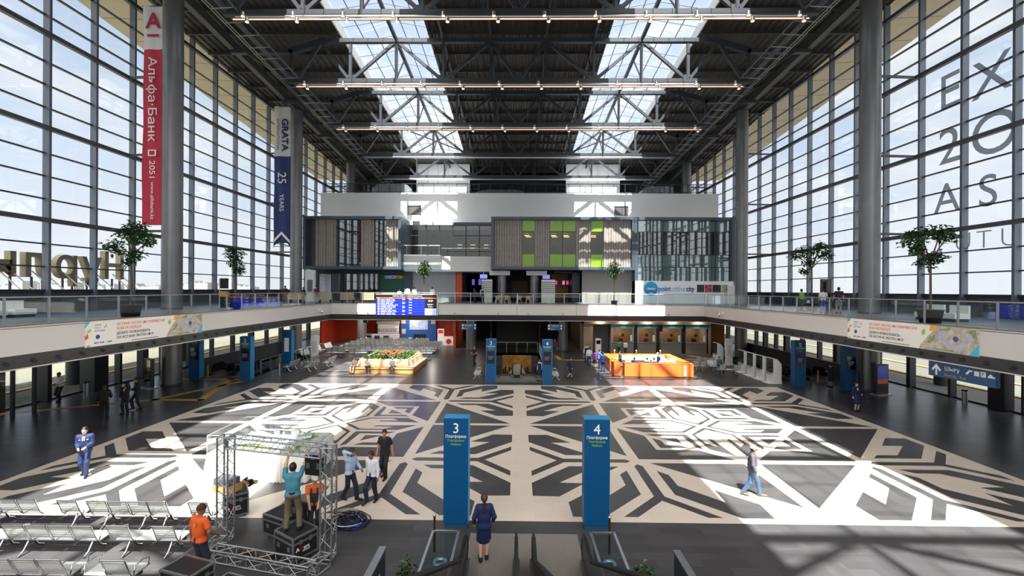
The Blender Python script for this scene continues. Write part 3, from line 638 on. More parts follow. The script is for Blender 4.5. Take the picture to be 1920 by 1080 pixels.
# white upper wall, returns and two vents
m = MB(); m.bx(-26.6, 26.8, 58.6, 58.9, 15.0, 19.95); m.bx(-26.6, 26.8, 58.9, 76, 19.75, 19.9); m.bx(-26.6, -26.3, 58.9, 76, F2, 19.8); m.bx(26.5, 26.8, 58.9, 76, F2, 19.8); m.bx(-25.7, 25.7, 57.5, 58.6, 15.3, 15.45)
struct(m.build('wall_far_upper', [M_wall]))
for x0, x1, s in ((-14.47, -12.7, 'left'), (12.69, 14.51, 'right')):
    t = thing('wall_vent', 'square grey louvred vent high on the white wall, %s side' % s, 'vent', (x0 * 1.02, 58.4, 16.98))
    w_ = x1 - x0; m = MB(); m.bx(0, w_, 0, .2, 0, .08).bx(0, w_, 0, .2, 1.17, 1.25).bx(0, .08, 0, .2, 0, 1.25).bx(w_ - .08, w_, 0, .2, 0, 1.25); m.build('frame', [M_girder], t)
    m = MB(); 
    for k in range(10): m.bx(.08, w_ - .08, .05, .18, .1 + .107 * k, .16 + .107 * k)
    m.build('louvre', [mat('grey_louvre', '#6b6a68', 0.6)], t)
tag(MB().bx(-13.55, -12.6, 55.9, 57.1, 15.72, 16.5).build('duct_box', [M_wall]), 'pale boxed duct standing under the left wall vent', 'duct')
# ---- top terrace
t = thing('terrace_railing', 'dark barred railing along the top terrace edge', 'railing', (0, 58.75, 19.93))
for k in range(36): x = -26.4 + 52.9 / 35 * k; MB().bx(x - .03, x + .03, -.03, .03, 0, 1.3).build('post', [M_steel_dark], t)
for z in (0.15, 1.27): MB().bx(-26.4, 26.5, -.04, .04, z, z + .06).build('rail', [M_steel_dark], t)
MB().quad((-26.4, 0.02, .2), (26.5, .02, .2), (26.5, .02, 1.27), (-26.4, .02, 1.27)).build('infill_panel', [glass('smoked_infill', (0.62, 0.64, 0.66), 0.2, 0.03)], t)
def cover(x0, x1, h, lab):
    n = 9; m = MB(); prof = [(0, 0), (0.02, .6), (.14, .9), (.3, 1), (.8, 1), (.94, .85), (1, .3), (1, 0)]
    m.prism([(x0 + (x1 - x0) * u, 19.92 + h * v) for u, v in prof], 60.2, 62.4, 0, lambda u, v, w_: (u, w_, v)); tag(m.build('covered_unit', [mat('plastic_sheet', '#8f9296', 0.5, var=0.25, vs=2)]), lab, 'covered unit')
cover(-20.3, -14.9, 1.7, 'large grey sheeted unit behind the top terrace railing, left'); cover(-5.9, 1.0, 0.85, 'low sheeted unit at the middle behind the terrace railing'); cover(17.0, 21.5, 1.4, 'grey sheeted unit behind the top terrace railing, right')
for x0, s in ((-12.0, 'wider dark door'), (-9.5, 'narrow dark door')):
    tag(MB().bx(x0, x0 + (1.1 if 'wide' in s else .8), 67.8, 67.95, 19.92, 22.0).build('service_door', [M_steel_dark]), s + ' in the sunlit wall behind the top terrace', 'door')
struct(MB().bx(-26.2, 26.4, 72, 72.3, 19.92, 25.6).build('wall_terrace_back', [mat('terrace_dark', '#2b2b2d', 0.8)]))

# ---- upper level shops
def panel(nm, x0, x1, y, z0, z1, m_, lab, cat='wall panel', th=0.2): return tag(MB().bx(x0, x1, y, y + th, z0, z1).build(nm, [m_]), lab, cat)
t = thing('shop_front', 'dark framed glass shop front under the left facade box', 'shop front', (0, 55.5, 0))
MB().bx(-25.7, -17.55, -.1, .1, 8.9, 9.3).build('header', [M_steel_dark], t); MB().bx(-25.7, -25.35, -.1, .1, F2, 8.9).build('jamb', [M_steel_dark], t)
MB().bx(-25.3, -23.8, -.03, .03, F2, 8.85).build('frosted_panel', [mat('frosted_panel', '#c9cdd6', 0.4)], t); text('lettering', 'HOOKAH', 0.4, mat('faint_grey', '#9aa0aa', .5), t, (-24.2, -.05, 6.2), rot=(PI / 2, -PI / 2, 0))
for k in range(5):
    a = -23.7 + 1.22 * k; MB().quad((a, 0, F2), (a + 1.18, 0, F2), (a + 1.18, 0, 8.9), (a, 0, 8.9)).build('glass_pane', [M_mirror_glass], t); MB().bx(a + 1.14, a + 1.22, -.06, .06, F2, 8.9).build('mullion', [M_steel_dark], t)
MB().bx(-25.6, -17.6, 3.8, 3.9, F2, 9.3).build('room_wall', [mat('dark_shop_room', '#22262a', .8)], t)
t = thing('green_sign_wall', 'dark green panel wall with a purple and yellow sign', 'sign')
MB().bx(-17.5, -14.35, 55.4, 55.6, F2, 8.85).build('panel', [mat('bottle_green', '#0f4a38', 0.5)], t)
text('lettering', 'CHECK', 0.36, mat('pale_lilac', '#d8c8ee', .5), t, (-16.9, 55.38, 8.35), bold=.03, wide=0.86); text('lettering', 'POINT', 0.36, mat('sign_yellow', '#e8b62c', .5), t, (-15.53, 55.38, 8.35), bold=.03, wide=0.86)
MB().bx(-17.5, -14.35, 55.33, 55.4, 8.9, 9.3).build('header', [M_steel_dark], t)
tag(MB().bx(-14.3, -13.2, 54.8, 55.9, F2, 9.2).build('pier', [M_steel_dark]), 'dark square pier right of the green sign wall', 'pier', kind='structure')
panel('wall_panel', -13.2, -7.75, 55.0, F2, 9.3, mat('warm_grey_panel', '#8d8983', 0.6, var=.05), 'warm grey wall panel behind the far left tree')
t = thing('doorway_portal', 'orange red portal into a dark red room on the upper level', 'doorway', (0, 55, 0))
MB().bx(-7.7, -7.0, 0, 1.2, F2, 9.25).build('jamb', [mat('portal_orange', '#c4431c', .5)], t); MB().bx(-7.0, -3.0, 5, 5.2, F2, 9.2).build('room_wall', [mat('deep_red_room', '#5c170f', .7)], t); MB().bx(-7.0, -3.0, 1.0, 5, 9.1, 9.3).build('room_ceiling', [M_black], t)
for k, x in enumerate((-6.2, -5.3)): MB().bx(x, x + .35, 4.6, 4.8, 7.6, 8.4).build('lit_sign', [mat('violet_sign', '#6a5fd0', .5, emit='#6a5fd0', es=0.8)], t)
def louvre_kiosk(x0, x1, lab):
    t = thing('louvred_kiosk', lab, 'kiosk', (x0, 52.0, F2)); w_ = x1 - x0
    MB().bx(0, w_, 0, 1.0, 0, 2.75).build('body', [mat('pale_stone_kiosk', '#d7d6cc', .6)], t)
    m = MB(); 
    for k in range(6): m.bx(-.02, w_ + .02, -.03, 0, 1.25 + .23 * k, 1.33 + .23 * k)
    m.build('louvre', [M_girder], t)
louvre_kiosk(-4.25, -3.0, 'pale louvred kiosk left of the cafe tables'); louvre_kiosk(2.9, 4.5, 'pale louvred kiosk right of the cafe tables')
for x, s in ((-4.6, 'left'), (3.1, 'right')):
    tag(MB().bx(x, x + .9, 53.6, 53.7, 8.35, 8.85).cyl((x + .45, 53.65, 8.85), (x + .45, 53.65, 9.45), .03).build('monitor', [mat('lilac_screen', '#9f98e6', .4, emit='#9088e0', es=.7)]), 'small lilac screen hung above the %s louvred kiosk' % s, 'screen')
for x, s in ((-1.9, 'left'), (2.1, 'right')):
    t = thing('column', 'round grey column behind the cafe tables, %s one' % s, 'column', (x, 54, F2), kind='structure'); MB().cyl((0, 0, 0), (0, 0, 3.9), .55, 24).build('shaft', [M_column], t); MB().cyl((0, 0, 0), (0, 0, .1), .58, 24).build('base_ring', [M_girder], t)
for x0, x1 in ((-3.4, -.9), (1.1, 3.6)): struct(MB().bx(x0, x1, 53.0, 54.6, 8.75, 9.3).build('trim_bulkhead', [M_white]))
panel('wall_panel', -3.0, 4.6, 59.6, F2, 9.3, mat('cafe_dark', '#231d1b', .8), 'dark back wall behind the cafe tables')
panel('wall_panel', -0.7, 1.4, 59.4, F2 + .4, 8.2, mat('cafe_brown_frame', '#4b3a2c', .7), 'brown framed opening in the dark cafe wall')
t = thing('corridor', 'dark corridor with gold wall and small lit signs on the upper level', 'corridor', (0, 55, 0))
MB().bx(4.6, 5.4, 4, 4.2, F2, 9.2).bx(5.4, 6.9, 4.4, 4.6, F2, 9.2).build('gold_wall', [mat('gold_wall', '#8a5a16', .5)], t); MB().bx(6.9, 7.9, 0, 4.4, F2, 9.2).build('dark_wall', [M_steel_dark], t); MB().bx(4.6, 6.9, 0, 4.4, 9.15, 9.3).build('ceiling_panel', [M_black], t)
for x, c in ((5.0, '#e0409a'), (6.0, '#c9a0e8'), (6.5, '#e04878')): MB().bx(x, x + .3, 3.0, 3.1, 7.7, 8.2).build('lit_sign', [mat('sign_' + c[1:], c, .5, emit=c, es=.8)], t)
panel('wall_panel', 7.9, 14.0, 53.4, F2, 9.4, mat('taupe_panel', '#8b8178', 0.6, var=.04), 'taupe wall panel behind the far right tree')
tag(MB().bx(-25.4, -24.2, 51.9, 52.2, F2, 9.2).build('door_frame', [M_white_paint]), 'white framed door beside the left glass wall', 'door')
tag(MB().bx(-25.1, -24.5, 51.85, 51.9, F2 + 1.2, F2 + 2.6).build('door_glass', [M_mull]), 'grey vision panel of the white framed door', 'door glass')
struct(MB().bx(-29, 29, 60, 60.3, F2, 9.3).build('wall_upper_back', [mat('upper_back_dark', '#3a3836', .8)]))
# cafe furniture
def cafe_chair(lab, loc, rz, grp):
    c = thing('cafe_chair', lab, 'chair', loc, rz, grp)
    MB().bx(-.22, .22, -.22, .22, .43, .47).build('seat', [M_wood], c); MB().prism([(-.22, .52), (.22, .52), (.2, .85), (-.2, .85)], -.24, -.2, 0, lambda u, v, w_: (u, w_, v)).build('backrest', [mat('cafe_back_wood', '#c08a58', .5)], c)
    for sx in (-1, 1):
        for sy in (-1, 1): MB().cyl((sx * .18, sy * .18, .43), (sx * .24, sy * .24, 0), .016, 8).build('leg', [M_white_paint], c)
    return c
def cafe_table(lab, x):
    t = thing('cafe_table', lab, 'table', (x, 48.6, F2)); MB().bx(-.9, .9, -.4, .4, .72, .76).build('tabletop', [mat('cafe_back_wood', '#c08a58', .5)], t)
    for sx in (-1, 1):
        for sy in (-1, 1): MB().cyl((sx * .75, sy * .3, .72), (sx * .85, sy * .35, 0), .02, 8).build('leg', [M_white_paint], t)
cafe_table('wooden cafe table on the left behind the balcony rail', -1.6); cafe_table('wooden cafe table on the right behind the balcony rail', .75)
c0 = None
for x, s in ((-1.6, 'left'), (.75, 'right')):
    for dx, dy, rz in ((-.5, -.75, 0), (.45, -.75, 0), (-.5, .75, PI), (.45, .75, PI)):
        lab = 'wooden cafe chair with white legs at the %s cafe table' % s; loc = (x + dx, 48.6 + dy, F2)
        if c0 is None: c0 = cafe_chair(lab, loc, rz, 'chairs at the %s cafe table' % s)
        else: dup(c0, loc, rz, lab, 'chairs at the %s cafe table' % s)
# slatted timber benches behind the far left rail
for x0, lab in ((-24.2, 'slatted timber bench back nearest the left corner of the rail'), (-21.0, 'slatted timber bench back behind the person in red'), (-18.6, 'slatted timber bench back in the middle of the far rail'), (-16.45, 'slatted timber bench back left of the departure board'), (-14.2, 'slatted timber bench back half hidden by the departure board')):
    t = thing('timber_bench', lab, 'bench', (x0, 45.6, F2))
    for k in range(5): MB().bx(0, 1.45, 0, .05, .38 + .15 * k, .5 + .15 * k).build('back_slat', [M_wood], t)
    MB().bx(0, 1.45, .05, .5, .38, .45).build('seat', [M_wood], t)
    for x in (.1, 1.3): MB().bx(x, x + .06, .02, .48, 0, .38).build('leg', [M_black], t)

# ---- glass balustrades
def balustrade(nm_lab, a, b, nrm, step):
    t = thing('glass_balustrade', nm_lab, 'railing'); a = Vector(a); b = Vector(b); n = int(round((b - a).length / step)); d = (b - a) / n; u = d.normalized()
    for k in range(n + 1):
        p = a + d * k; MB().bar(p, p + Vector((0, 0, 1.12)), .05, .07, up=nrm).build('post', [M_steel], t)
        if k < n: q = p + d; MB().quad(p + u * .05 + Vector((0, 0, .1)), q - u * .05 + Vector((0, 0, .1)), q - u * .05 + Vector((0, 0, 1.05)), p + u * .05 + Vector((0, 0, 1.05))).build('glass_panel', [M_glass_rail], t)
    MB().tube([a + Vector((0, 0, 1.14)), b + Vector((0, 0, 1.14))], .03, 10).build('handrail', [M_steel], t)
balustrade('glass balustrade with steel handrail along the left balcony edge', (-19.0, 2, F2 + .02), (-19.0, 43.8, F2 + .02), (1, 0, 0), 1.55)
balustrade('glass balustrade with steel handrail along the right balcony edge', (19.0, 2, F2 + .02), (19.0, 43.8, F2 + .02), (1, 0, 0), 1.55)
balustrade('glass balustrade along the left half of the far balcony edge', (-18.9, 44.25, F2 + .02), (0, 44.25, F2 + .02), (0, 1, 0), 1.58)
balustrade('glass balustrade along the right half of the far balcony edge', (0.05, 44.25, F2 + .02), (18.9, 44.25, F2 + .02), (0, 1, 0), 1.58)
for sx, s in ((-1, 'left'), (1, 'right')):
    tag(MB().bx(*sorted((sx * 21.6, sx * 21.75)), 2, 44, F2, F2 + .012).build('floor_guide_strip', [M_yellow]), 'long yellow guide strip on the %s balcony floor' % s, 'floor marking')
# ---- indoor trees
M_pot = mat('black_planter', '#232427', .5)
def leaf_cluster(m, c, r, n, rng, size, sq=0.8):
    for _ in range(n):
        v = Vector((rng.gauss(0, 1), rng.gauss(0, 1), rng.gauss(0, 1))).normalized() * r * (rng.random() ** 0.4); v.z *= sq; p = Vector(c) + v
        d = Vector((rng.uniform(-1, 1), rng.uniform(-1, 1), rng.uniform(-.6, .5))).normalized(); s_ = d.cross(Vector((0, 0, 1))).normalized(); L_ = size * rng.uniform(.7, 1.2); up = s_.cross(d)
        m.add([p, p + d * L_ * .45 + s_ * L_ * .28 + up * .03, p + d * L_ - up * .04, p + d * L_ * .45 - s_ * L_ * .28 + up * .03], [(0, 1, 2), (0, 2, 3)])
def tree(lab, x, y, z, h, crowns, leaf, pot, rng, size=.26):
    t = thing('indoor_tree', lab, 'tree', (x, y, z))
    MB().lathe([(0, 0), (pot * .8, 0), (pot, pot * 1.25), (pot * 1.06, pot * 1.25), (pot * 1.06, pot * 1.35), (pot * .9, pot * 1.35), (pot * .9, pot * 1.2), (0, pot * 1.2)], n=24).build('planter', [M_pot], t)
    fork = h * .62; m = MB(); m.tube([(0, 0, pot), (.03, .02, fork * .5), (0, 0, fork)], .05, 8, rs=[.06, .05, .045])
    for cx, cy, cz, r_ in crowns: m.tube([(0, 0, fork - .1), (cx * .5, cy * .5, (fork + cz) / 2), (cx, cy, cz)], .03, 6, rs=[.04, .03, .015])
    m.build('trunk', [M_bark], t); m = MB()
    for cx, cy, cz, r_ in crowns: leaf_cluster(m, (cx, cy, cz), r_, int(150 * r_ / .6), rng, size)
    m.build('foliage', [leaf], t)
tree('tall indoor tree in black pot on left balcony beside the red banner', -20.5, 22.9, F2, 5.2, [(-.9, 0, 3.7, .5), (-.3, .1, 4.4, .6), (.5, -.1, 4.2, .7), (.1, .2, 4.75, .5), (.3, 0, 3.3, .4), (-.1, 0, 2.9, .3), (.9, 0, 4.0, .4)], M_leaf, .48, R)
tree('smaller indoor tree in a pot on left balcony behind the first column', -20.6, 31.6, F2, 4.7, [(0, 0, 4.0, .7), (.1, 0, 3.3, .6), (-.3, .1, 4.3, .4), (.3, 0, 2.8, .4)], M_leaf, .42, R)
tree('tall forked indoor tree in black pot on right balcony near the front', 20.5, 21.9, F2, 5.0, [(-.9, 0, 4.1, .55), (-.4, .1, 4.4, .5), (.5, 0, 4.5, .55), (.9, .1, 4.3, .45), (-.2, 0, 3.0, .45), (.3, 0, 3.3, .4), (-.7, 0, 3.6, .3)], M_leaf, .5, R)
tree('broad indoor tree on right balcony beside the people looking out', 23.3, 34.8, F2, 5.6, [(-1.2, 0, 4.4, .6), (-.4, .2, 4.7, .7), (.6, 0, 4.8, .75), (1.1, 0, 4.4, .5), (-.2, 0, 3.9, .5), (-.6, 0, 3.1, .35), (.7, .1, 5.2, .35)], M_leaf, .45, R)
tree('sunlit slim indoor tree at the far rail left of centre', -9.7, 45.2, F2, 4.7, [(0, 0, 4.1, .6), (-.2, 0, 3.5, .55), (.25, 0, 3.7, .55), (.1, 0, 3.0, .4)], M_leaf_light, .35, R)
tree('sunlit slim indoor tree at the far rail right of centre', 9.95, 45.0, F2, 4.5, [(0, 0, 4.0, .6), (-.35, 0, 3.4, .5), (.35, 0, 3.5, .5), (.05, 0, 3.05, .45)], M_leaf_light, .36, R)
# ---- upper-level small pieces
t = thing('info_stand', 'black sign stand with an orange box on the left balcony', 'sign stand', (-22.6, 33.4, F2))
MB().bx(-.4, -.36, -.03, .03, 0, 2.3).build('pole', [M_white_paint], t); MB().bx(-.3, .3, -.05, .05, 1.5, 2.3).build('board', [M_black], t); MB().bx(-.25, .25, -.2, .2, .9, 1.3).build('box', [M_yellow], t); MB().bx(-.2, .2, -.15, .15, 0, .9).build('stand', [M_black], t)
t = thing('info_stand', 'dark grey information pillar beside the people on right balcony', 'sign stand', (23.9, 34.1, F2)); MB().bx(-.35, .35, -.12, .12, 0, 2.5).build('body', [M_girder], t); MB().bx(-.28, .28, -.13, -.12, .6, 2.3).build('screen', [M_screen], t)
for x, y, s in ((-25.6, 20.8, 'left'), (23.0, 23.3, 'right')):
    for k in range(2):
        t = thing('lounge_seat', 'pale seat unit by the %s balcony window, %s' % (s, ('nearer one', 'farther one')[k]), 'seat', (x, y + 1.3 * k, F2)); MB().bx(-.4, .4, -.5, .5, .15, .42).build('seat', [M_white_paint], t); MB().bx(*((-.4, -.3) if x < 0 else (.3, .4)), -.5, .5, .42, .85).build('backrest', [M_white_paint], t); MB().bx(-.35, .35, -.45, .45, 0, .15).build('plinth', [M_girder], t)
def dome_camera(lab, loc, sx):
    t = thing('dome_camera', lab, 'security camera', loc); MB().box((0, 0, .22), (.08, .24, .3)).build('wall_plate', [M_white_paint], t); MB().tube([(0, 0, .3), (-sx * .3, 0, .32), (-sx * .3, 0, .18)], .035, 8).build('arm', [M_white_paint], t)
    MB().lathe([(0, .2), (.1, .18), (.13, .05), (.12, 0)], (-sx * .3, 0, 0), 14).build('housing', [M_white_paint], t); MB().ball((-sx * .3, 0, 0), .1, 12).build('dome', [M_black], t)
dome_camera('white dome camera on the left balcony fascia near the corner', (-18.75, 41.0, 4.75), -1); dome_camera('white dome camera on the right balcony fascia near the corner', (18.75, 40.0, 4.75), 1)
for k, x in enumerate((-16.2, -9.9 - 5.2, -6.3, -1.9, 1.1, 4.6, 15.2)):
    tag(MB().cyl((x, 43.98, 4.55), (x, 43.86, 4.58), .05, 8).build('small_camera', [M_black]), 'tiny black camera fixed to the far balcony fascia', 'security camera', 'tiny cameras on the far fascia')

# ================================================================== SIGNS, BANNERS, LETTERS
M_totem = mat('totem_blue', '#004d80', 0.4, var=.02)
def totem(lab, x, y, wd, h, num, dark_screen, d=.42, rz=0.0):
    t = thing('platform_totem', lab, 'sign', (x, y, 0), rz, 'blue platform totems')
    MB().bx(-wd / 2, wd / 2, -d / 2, d / 2, .14, h).build('body', [M_totem], t)
    MB().bx(-wd / 2 + .03, wd / 2 - .03, -d / 2 + .03, d / 2 - .03, 0, .14).build('plinth', [mat('totem_plinth', '#1c4f74', .4)], t)
    MB().bx(wd / 2, wd / 2 + .012, -d / 2, d / 2, .14, h).bx(-wd / 2, wd / 2, -d / 2, d / 2, h, h + .012).build('edge_trim', [M_blue_light], t)  # paler blue over the whole right side and top of the body
    yy = -d / 2 - .008
    if num:
        text('lettering', num, .30, M_white_text, t, (0, yy, h - .42), align='CENTER'); text('lettering', 'Платформа', .085, M_white_text, t, (0, yy, h - .56), align='CENTER', wide=.95)
        text('lettering', 'Платформа', .065, M_green_text, t, (0, yy, h - .67), align='CENTER'); text('lettering', 'Platform', .065, M_green_text, t, (0, yy, h - .78), align='CENTER')
    if dark_screen:
        MB().bx(-wd / 2 + .1, wd / 2 - .1, yy - .01, yy + .008, h * .45, h * .73).build('screen', [M_screen], t)
        m = MB()
        for k in range(3): m.bx(-.2, .12 + .04 * k, yy - .015, yy - .01, h * .55 + .1 * k, h * .55 + .03 + .1 * k)
        m.build('screen_text', [mat('screen_text_violet', '#6a64a0', .5, emit='#6a64a0', es=.5)], t)
    return t
totem('tall blue totem numbered 3 in the foreground at the escalator', -1.77, 12.95, .72, 3.22, '3', False)
totem('tall blue totem numbered 4 in the foreground at the escalator', 2.35, 12.95, .74, 3.22, '4', False)
totem('blue totem numbered 3 with a dark screen beside the far escalator pit', -1.94, 32.65, .74, 3.3, '3', True)
totem('blue totem numbered 4 with a dark screen beside the far escalator pit', 2.24, 32.45, .74, 3.3, '4', True)
totem('blue totem numbered 2 with a dark screen at the left escalators', -20.4, 32.75, .8, 3.35, '2', True, .5)
totem('blue totem numbered 5 with a dark screen at the right escalators', 20.75, 32.45, .8, 3.35, '5', True, .5)
totem('blue totem with a dark screen left of totem 2, top hidden by the balcony', -24.6, 33.2, .8, 3.35, '1', True, .5)
totem('blue totem with a dark screen right of the woman at the right escalators', 23.5, 31.2, .8, 3.35, '', True, .5)
t = totem('blue totem with a white notice beside the left waiting benches', -20.0, 37.9, .8, 3.35, '', False, .5)
MB().bx(-.2, .2, -.27, -.25, 1.5, 2.7).build('notice', [M_white_paint], t)
# hanging direction signs
for x, lab in ((-4.93, 'small blue hanging direction sign left of the central corridor'), (3.89, 'small blue hanging direction sign right of the central corridor')):
    t = thing('hanging_sign', lab, 'sign', (x, 44.7, 2.85)); MB().bx(-.76, .76, -.08, .08, 0, .65).build('board', [M_totem], t)
    for dx in (-.5, .5): MB().cyl((dx, 0, .65), (dx, 0, 1.05), .015, 6).build('hanger', [M_steel], t)
    text('lettering', 'Платформа', .11, M_white_text, t, (-.45, -.09, .44)); text('lettering', 'Платформа', .09, M_green_text, t, (-.45, -.09, .28)); text('lettering', 'Platform', .09, M_white_text, t, (-.45, -.09, .1))
    MB().bx(-.7, -.55, -.09, -.08, .4, .55).bx(.55, .7, -.09, -.08, .4, .55).bx(-.7, -.55, -.09, -.08, .12, .27).bx(.55, .7, -.09, -.08, .12, .27).build('pictogram', [M_white_text], t)
# exit sign under the right balcony
t = thing('exit_sign', 'long blue hanging exit sign with white arrow under the right balcony', 'sign', (19.7, 19.55, 3.06))
MB().bx(-.1, .1, -1.45, 1.45, 0, .68).build('board', [M_totem], t)
for dy in (-1.1, 1.1): MB().cyl((0, dy, .68), (0, dy, .84), .02, 6).build('hanger', [M_steel], t)
m = MB(); fm = lambda u, v, w_: (w_, 1.15 - u, v)
m.prism([(.05, .08), (.13, .08), (.13, .4), (.25, .26), (.32, .33), (.09, .6), (-.14, .33), (-.07, .26), (.05, .4)], -.115, -.102, 0, fm); m.build('arrow', [M_white_text], t)
text('lettering', 'Шығу', .19, M_white_text, t, (-.11, .68, .36), rot=FACE_W); text('lettering', 'Выход · Exit', .13, M_yellow, t, (-.11, .68, .1), rot=FACE_W)
m = MB(); u0 = 1.35
m = MB(); m.prism([(1.42, .36), (1.50, .36), (1.6, .5), (1.7, .5), (1.7, .56), (1.56, .56), (1.44, .42)], -.115, -.102, 0, fm); m.build('pictogram', [M_white_text], t); m = MB(); m.prism([(1.78, .36), (1.98, .36), (1.98, .56), (1.78, .56)], -.115, -.102, 0, fm); m.build('pictogram', [M_white_text], t); m = MB()
m.prism([(2.32, .38), (2.6, .38), (2.6, .44), (2.52, .46), (2.47, .53), (2.4, .53), (2.36, .46), (2.32, .44)], -.115, -.102, 0, fm); m.build('pictogram', [M_white_text], t)
MB().prism([(2.04, .36), (2.24, .36), (2.24, .58), (2.04, .58)], -.115, -.102, 0, fm).build('parking_square', [M_white_text], t); text('lettering', 'P', .15, M_totem, t, (-.118, -.93, .4), rot=FACE_W)
# departure board on the far fascia
t = thing('departure_board', 'blue electronic departure board hung on the far balcony edge', 'screen', (-14.23, 43.7, 4.34))
MB().bx(0, 6.19, 0, .25, 0, 2.1).build('case', [M_black], t); MB().bx(0, 6.22, -.02, .02, 2.1, 2.16).bx(6.17, 6.24, -.02, .25, 0, 2.16).build('edge_frame', [M_white_paint], t)
M_b1 = mat('board_blue', '#1030c8', .4, emit='#1338e0', es=.55); M_b2 = mat('board_dark_blue', '#08189a', .4, emit='#0a1cb0', es=.5); M_b3 = mat('board_orange', '#c2602c', .4, emit='#c2602c', es=.6); M_b4 = mat('board_lilac', '#a9b4f0', .4, emit='#a9b4f0', es=.7); M_b5 = mat('board_white_text', '#e8ecff', .4, emit='#e8ecff', es=.6)
m = MB()
for k in range(12): m.bx(.08, 4.95, -.012, -.004, .05 + .135 * k, .05 + .135 * (k + 1), k % 2)
m.build('row_bands', [M_b1, M_b2], t); MB().bx(.08, 6.12, -.012, -.004, 1.69, 1.82).build('heading_band', [M_b3], t); MB().bx(4.97, 6.12, -.012, -.004, .05, .72).build('logo_panel', [M_b4], t)
m = MB()
for k in range(12):
    z = .09 + .135 * k; x = .2
    for wd in (.22, R.uniform(.3, .7), R.uniform(.3, .6), R.uniform(.2, .4)): m.bx(x, x + wd, -.018, -.013, z, z + .05); x += wd + .09
    if k % 3 != 1: m.bx(2.7, 3.0, -.018, -.013, z, z + .05)
    if k % 2: m.bx(3.35, 3.65, -.018, -.013, z, z + .05)
for x in (.15, 1.4, 2.7, 3.3, 4.0, 4.6): m.bx(x, x + .25, -.018, -.013, 1.73, 1.77)
m.build('row_lettering', [M_b5], t)
text('lettering', 'ARRIVAL AND DEPARTURE OF TRAINS', .1, M_b5, t, (3.2, -.015, 1.9), align='CENTER', wide=1.25); text('lettering', '13:37', .17, M_b5, t, (5.53, -.015, 1.4), align='CENTER'); text('lettering', '12.06.2017', .11, M_b5, t, (5.53, -.015, 1.06), align='CENTER'); text('lettering', 'Monday', .1, M_b5, t, (5.53, -.015, .85), align='CENTER')
def tri_logo(parent, cx, cz, s, y=-.015, f=None):
    for (dx, dz), c in (((0, .5), '#5a2a6a'), ((-.55, -.35), '#2a5fb0'), ((.55, -.35), '#4fa84a')):
        MB().prism([(cx + s * (dx - .3), cz + s * (dz - .3)), (cx + s * (dx + .3), cz + s * (dz - .3)), (cx + s * dx, cz + s * (dz + .35))], y - .004, y, 0, f or (lambda u, v, w_: (u, w_, v))).build('emblem', [mat('emblem_' + c[1:], c, .5)], parent)
tri_logo(t, 5.53, .42, .2)
# cloth banners hung from brackets on columns
def banner(lab, x, y, wd, z0, z1, split, m_top, m_bot, tail=0.0):
    t = thing('hanging_banner', lab, 'banner', (x, y, 0)); n = 10
    def cloth(za, zb_, m_, nm, tl=0.0):
        m = MB(); k = max(2, int((zb_ - za) / .4)); vs = []
        for i in range(k + 1):
            for j in range(n + 1):
                u = j / n; z = za + (zb_ - za) * i / k
                if i == 0 and tl: z += tl * (1 - abs(2 * u - 1))
                vs.append((wd * u, .05 * math.sin(u * 9 + z * .35) + .03 * math.sin(z * 1.1 + u * 4), z))
        m.add(vs, [(i * (n + 1) + j, i * (n + 1) + j + 1, (i + 1) * (n + 1) + j + 1, (i + 1) * (n + 1) + j) for i in range(k) for j in range(n)], 0, True); return m.build(nm, [m_], t)
    cloth(split, z1, m_top, 'upper_cloth'); cloth(z0, split, m_bot, 'lower_cloth', tail)
    for z in (z0 + .02, z1): MB().cyl((-.1, 0, z), (wd + .5, 0, z), .035, 8).build('bracket_pole', [M_girder], t)
    return t
M_bred = mat('banner_red', '#c4314a', .7, var=.05, vs=.8); M_bwhite = mat('banner_white', '#e3e3e6', .7); M_bnavy = mat('banner_navy', '#2b3c74', .7, var=.05)
DOWN = Matrix.Rotation(PI / 2, 4, 'X') @ Matrix.Rotation(-PI / 2, 4, 'Z'); DOWN_E = DOWN.to_euler()
t = banner('tall red cloth banner with white Cyrillic lettering beside the first left column', -26.95, 31.0, 1.66, 11.5, 27.2, 24.1, M_bwhite, M_bred)
text('logo', 'A', 1.15, mat('logo_red', '#b8252f', .6), t, (.83, -.14, 25.55), align='CENTER', bold=.03); MB().bx(.4, 1.26, -.16, -.13, 24.95, 25.1).build('logo_bar', [MATS['logo_red']], t)
text('lettering', 'Альфа·Банк', .62, M_white_text, t, (.52, -.16, 23.5), rot=DOWN_E, wide=1.27); text('lettering', '2051', .42, M_white_text, t, (.62, -.14, 16.1), rot=DOWN_E, wide=1.2); text('lettering', 'www.alfabank.kz', .26, M_white_text, t, (.72, -.14, 14.55), rot=DOWN_E, wide=1.12)
MB().bx(.52, 1.1, -.16, -.13, 16.4, 16.85).build('phone_icon', [M_white_text], t); MB().bx(.62, 1.0, -.17, -.16, 16.48, 16.77).build('phone_icon_screen', [M_bred], t)
t = banner('white and navy cloth banner with rotated lettering beside the second left column', -27.5, 48.9, 1.9, 11.7, 27.5, 21.9, M_bwhite, M_bnavy, 1.0)
text('lettering', 'GRATA', .72, mat('letter_navy', '#25305c', .6), t, (.95, -.14, 26.1), rot=DOWN_E, bold=.035, wide=1.12); text('lettering', 'INTERNATIONAL', .3, mat('letter_grey', '#55565c', .6), t, (.35, -.14, 26.1), rot=DOWN_E, wide=1.13)
text('lettering', '25', 1.0, M_white_text, t, (.5, -.14, 20.1), rot=DOWN_E); text('lettering', 'YEARS', .5, M_white_text, t, (.72, -.14, 17.6), rot=DOWN_E)
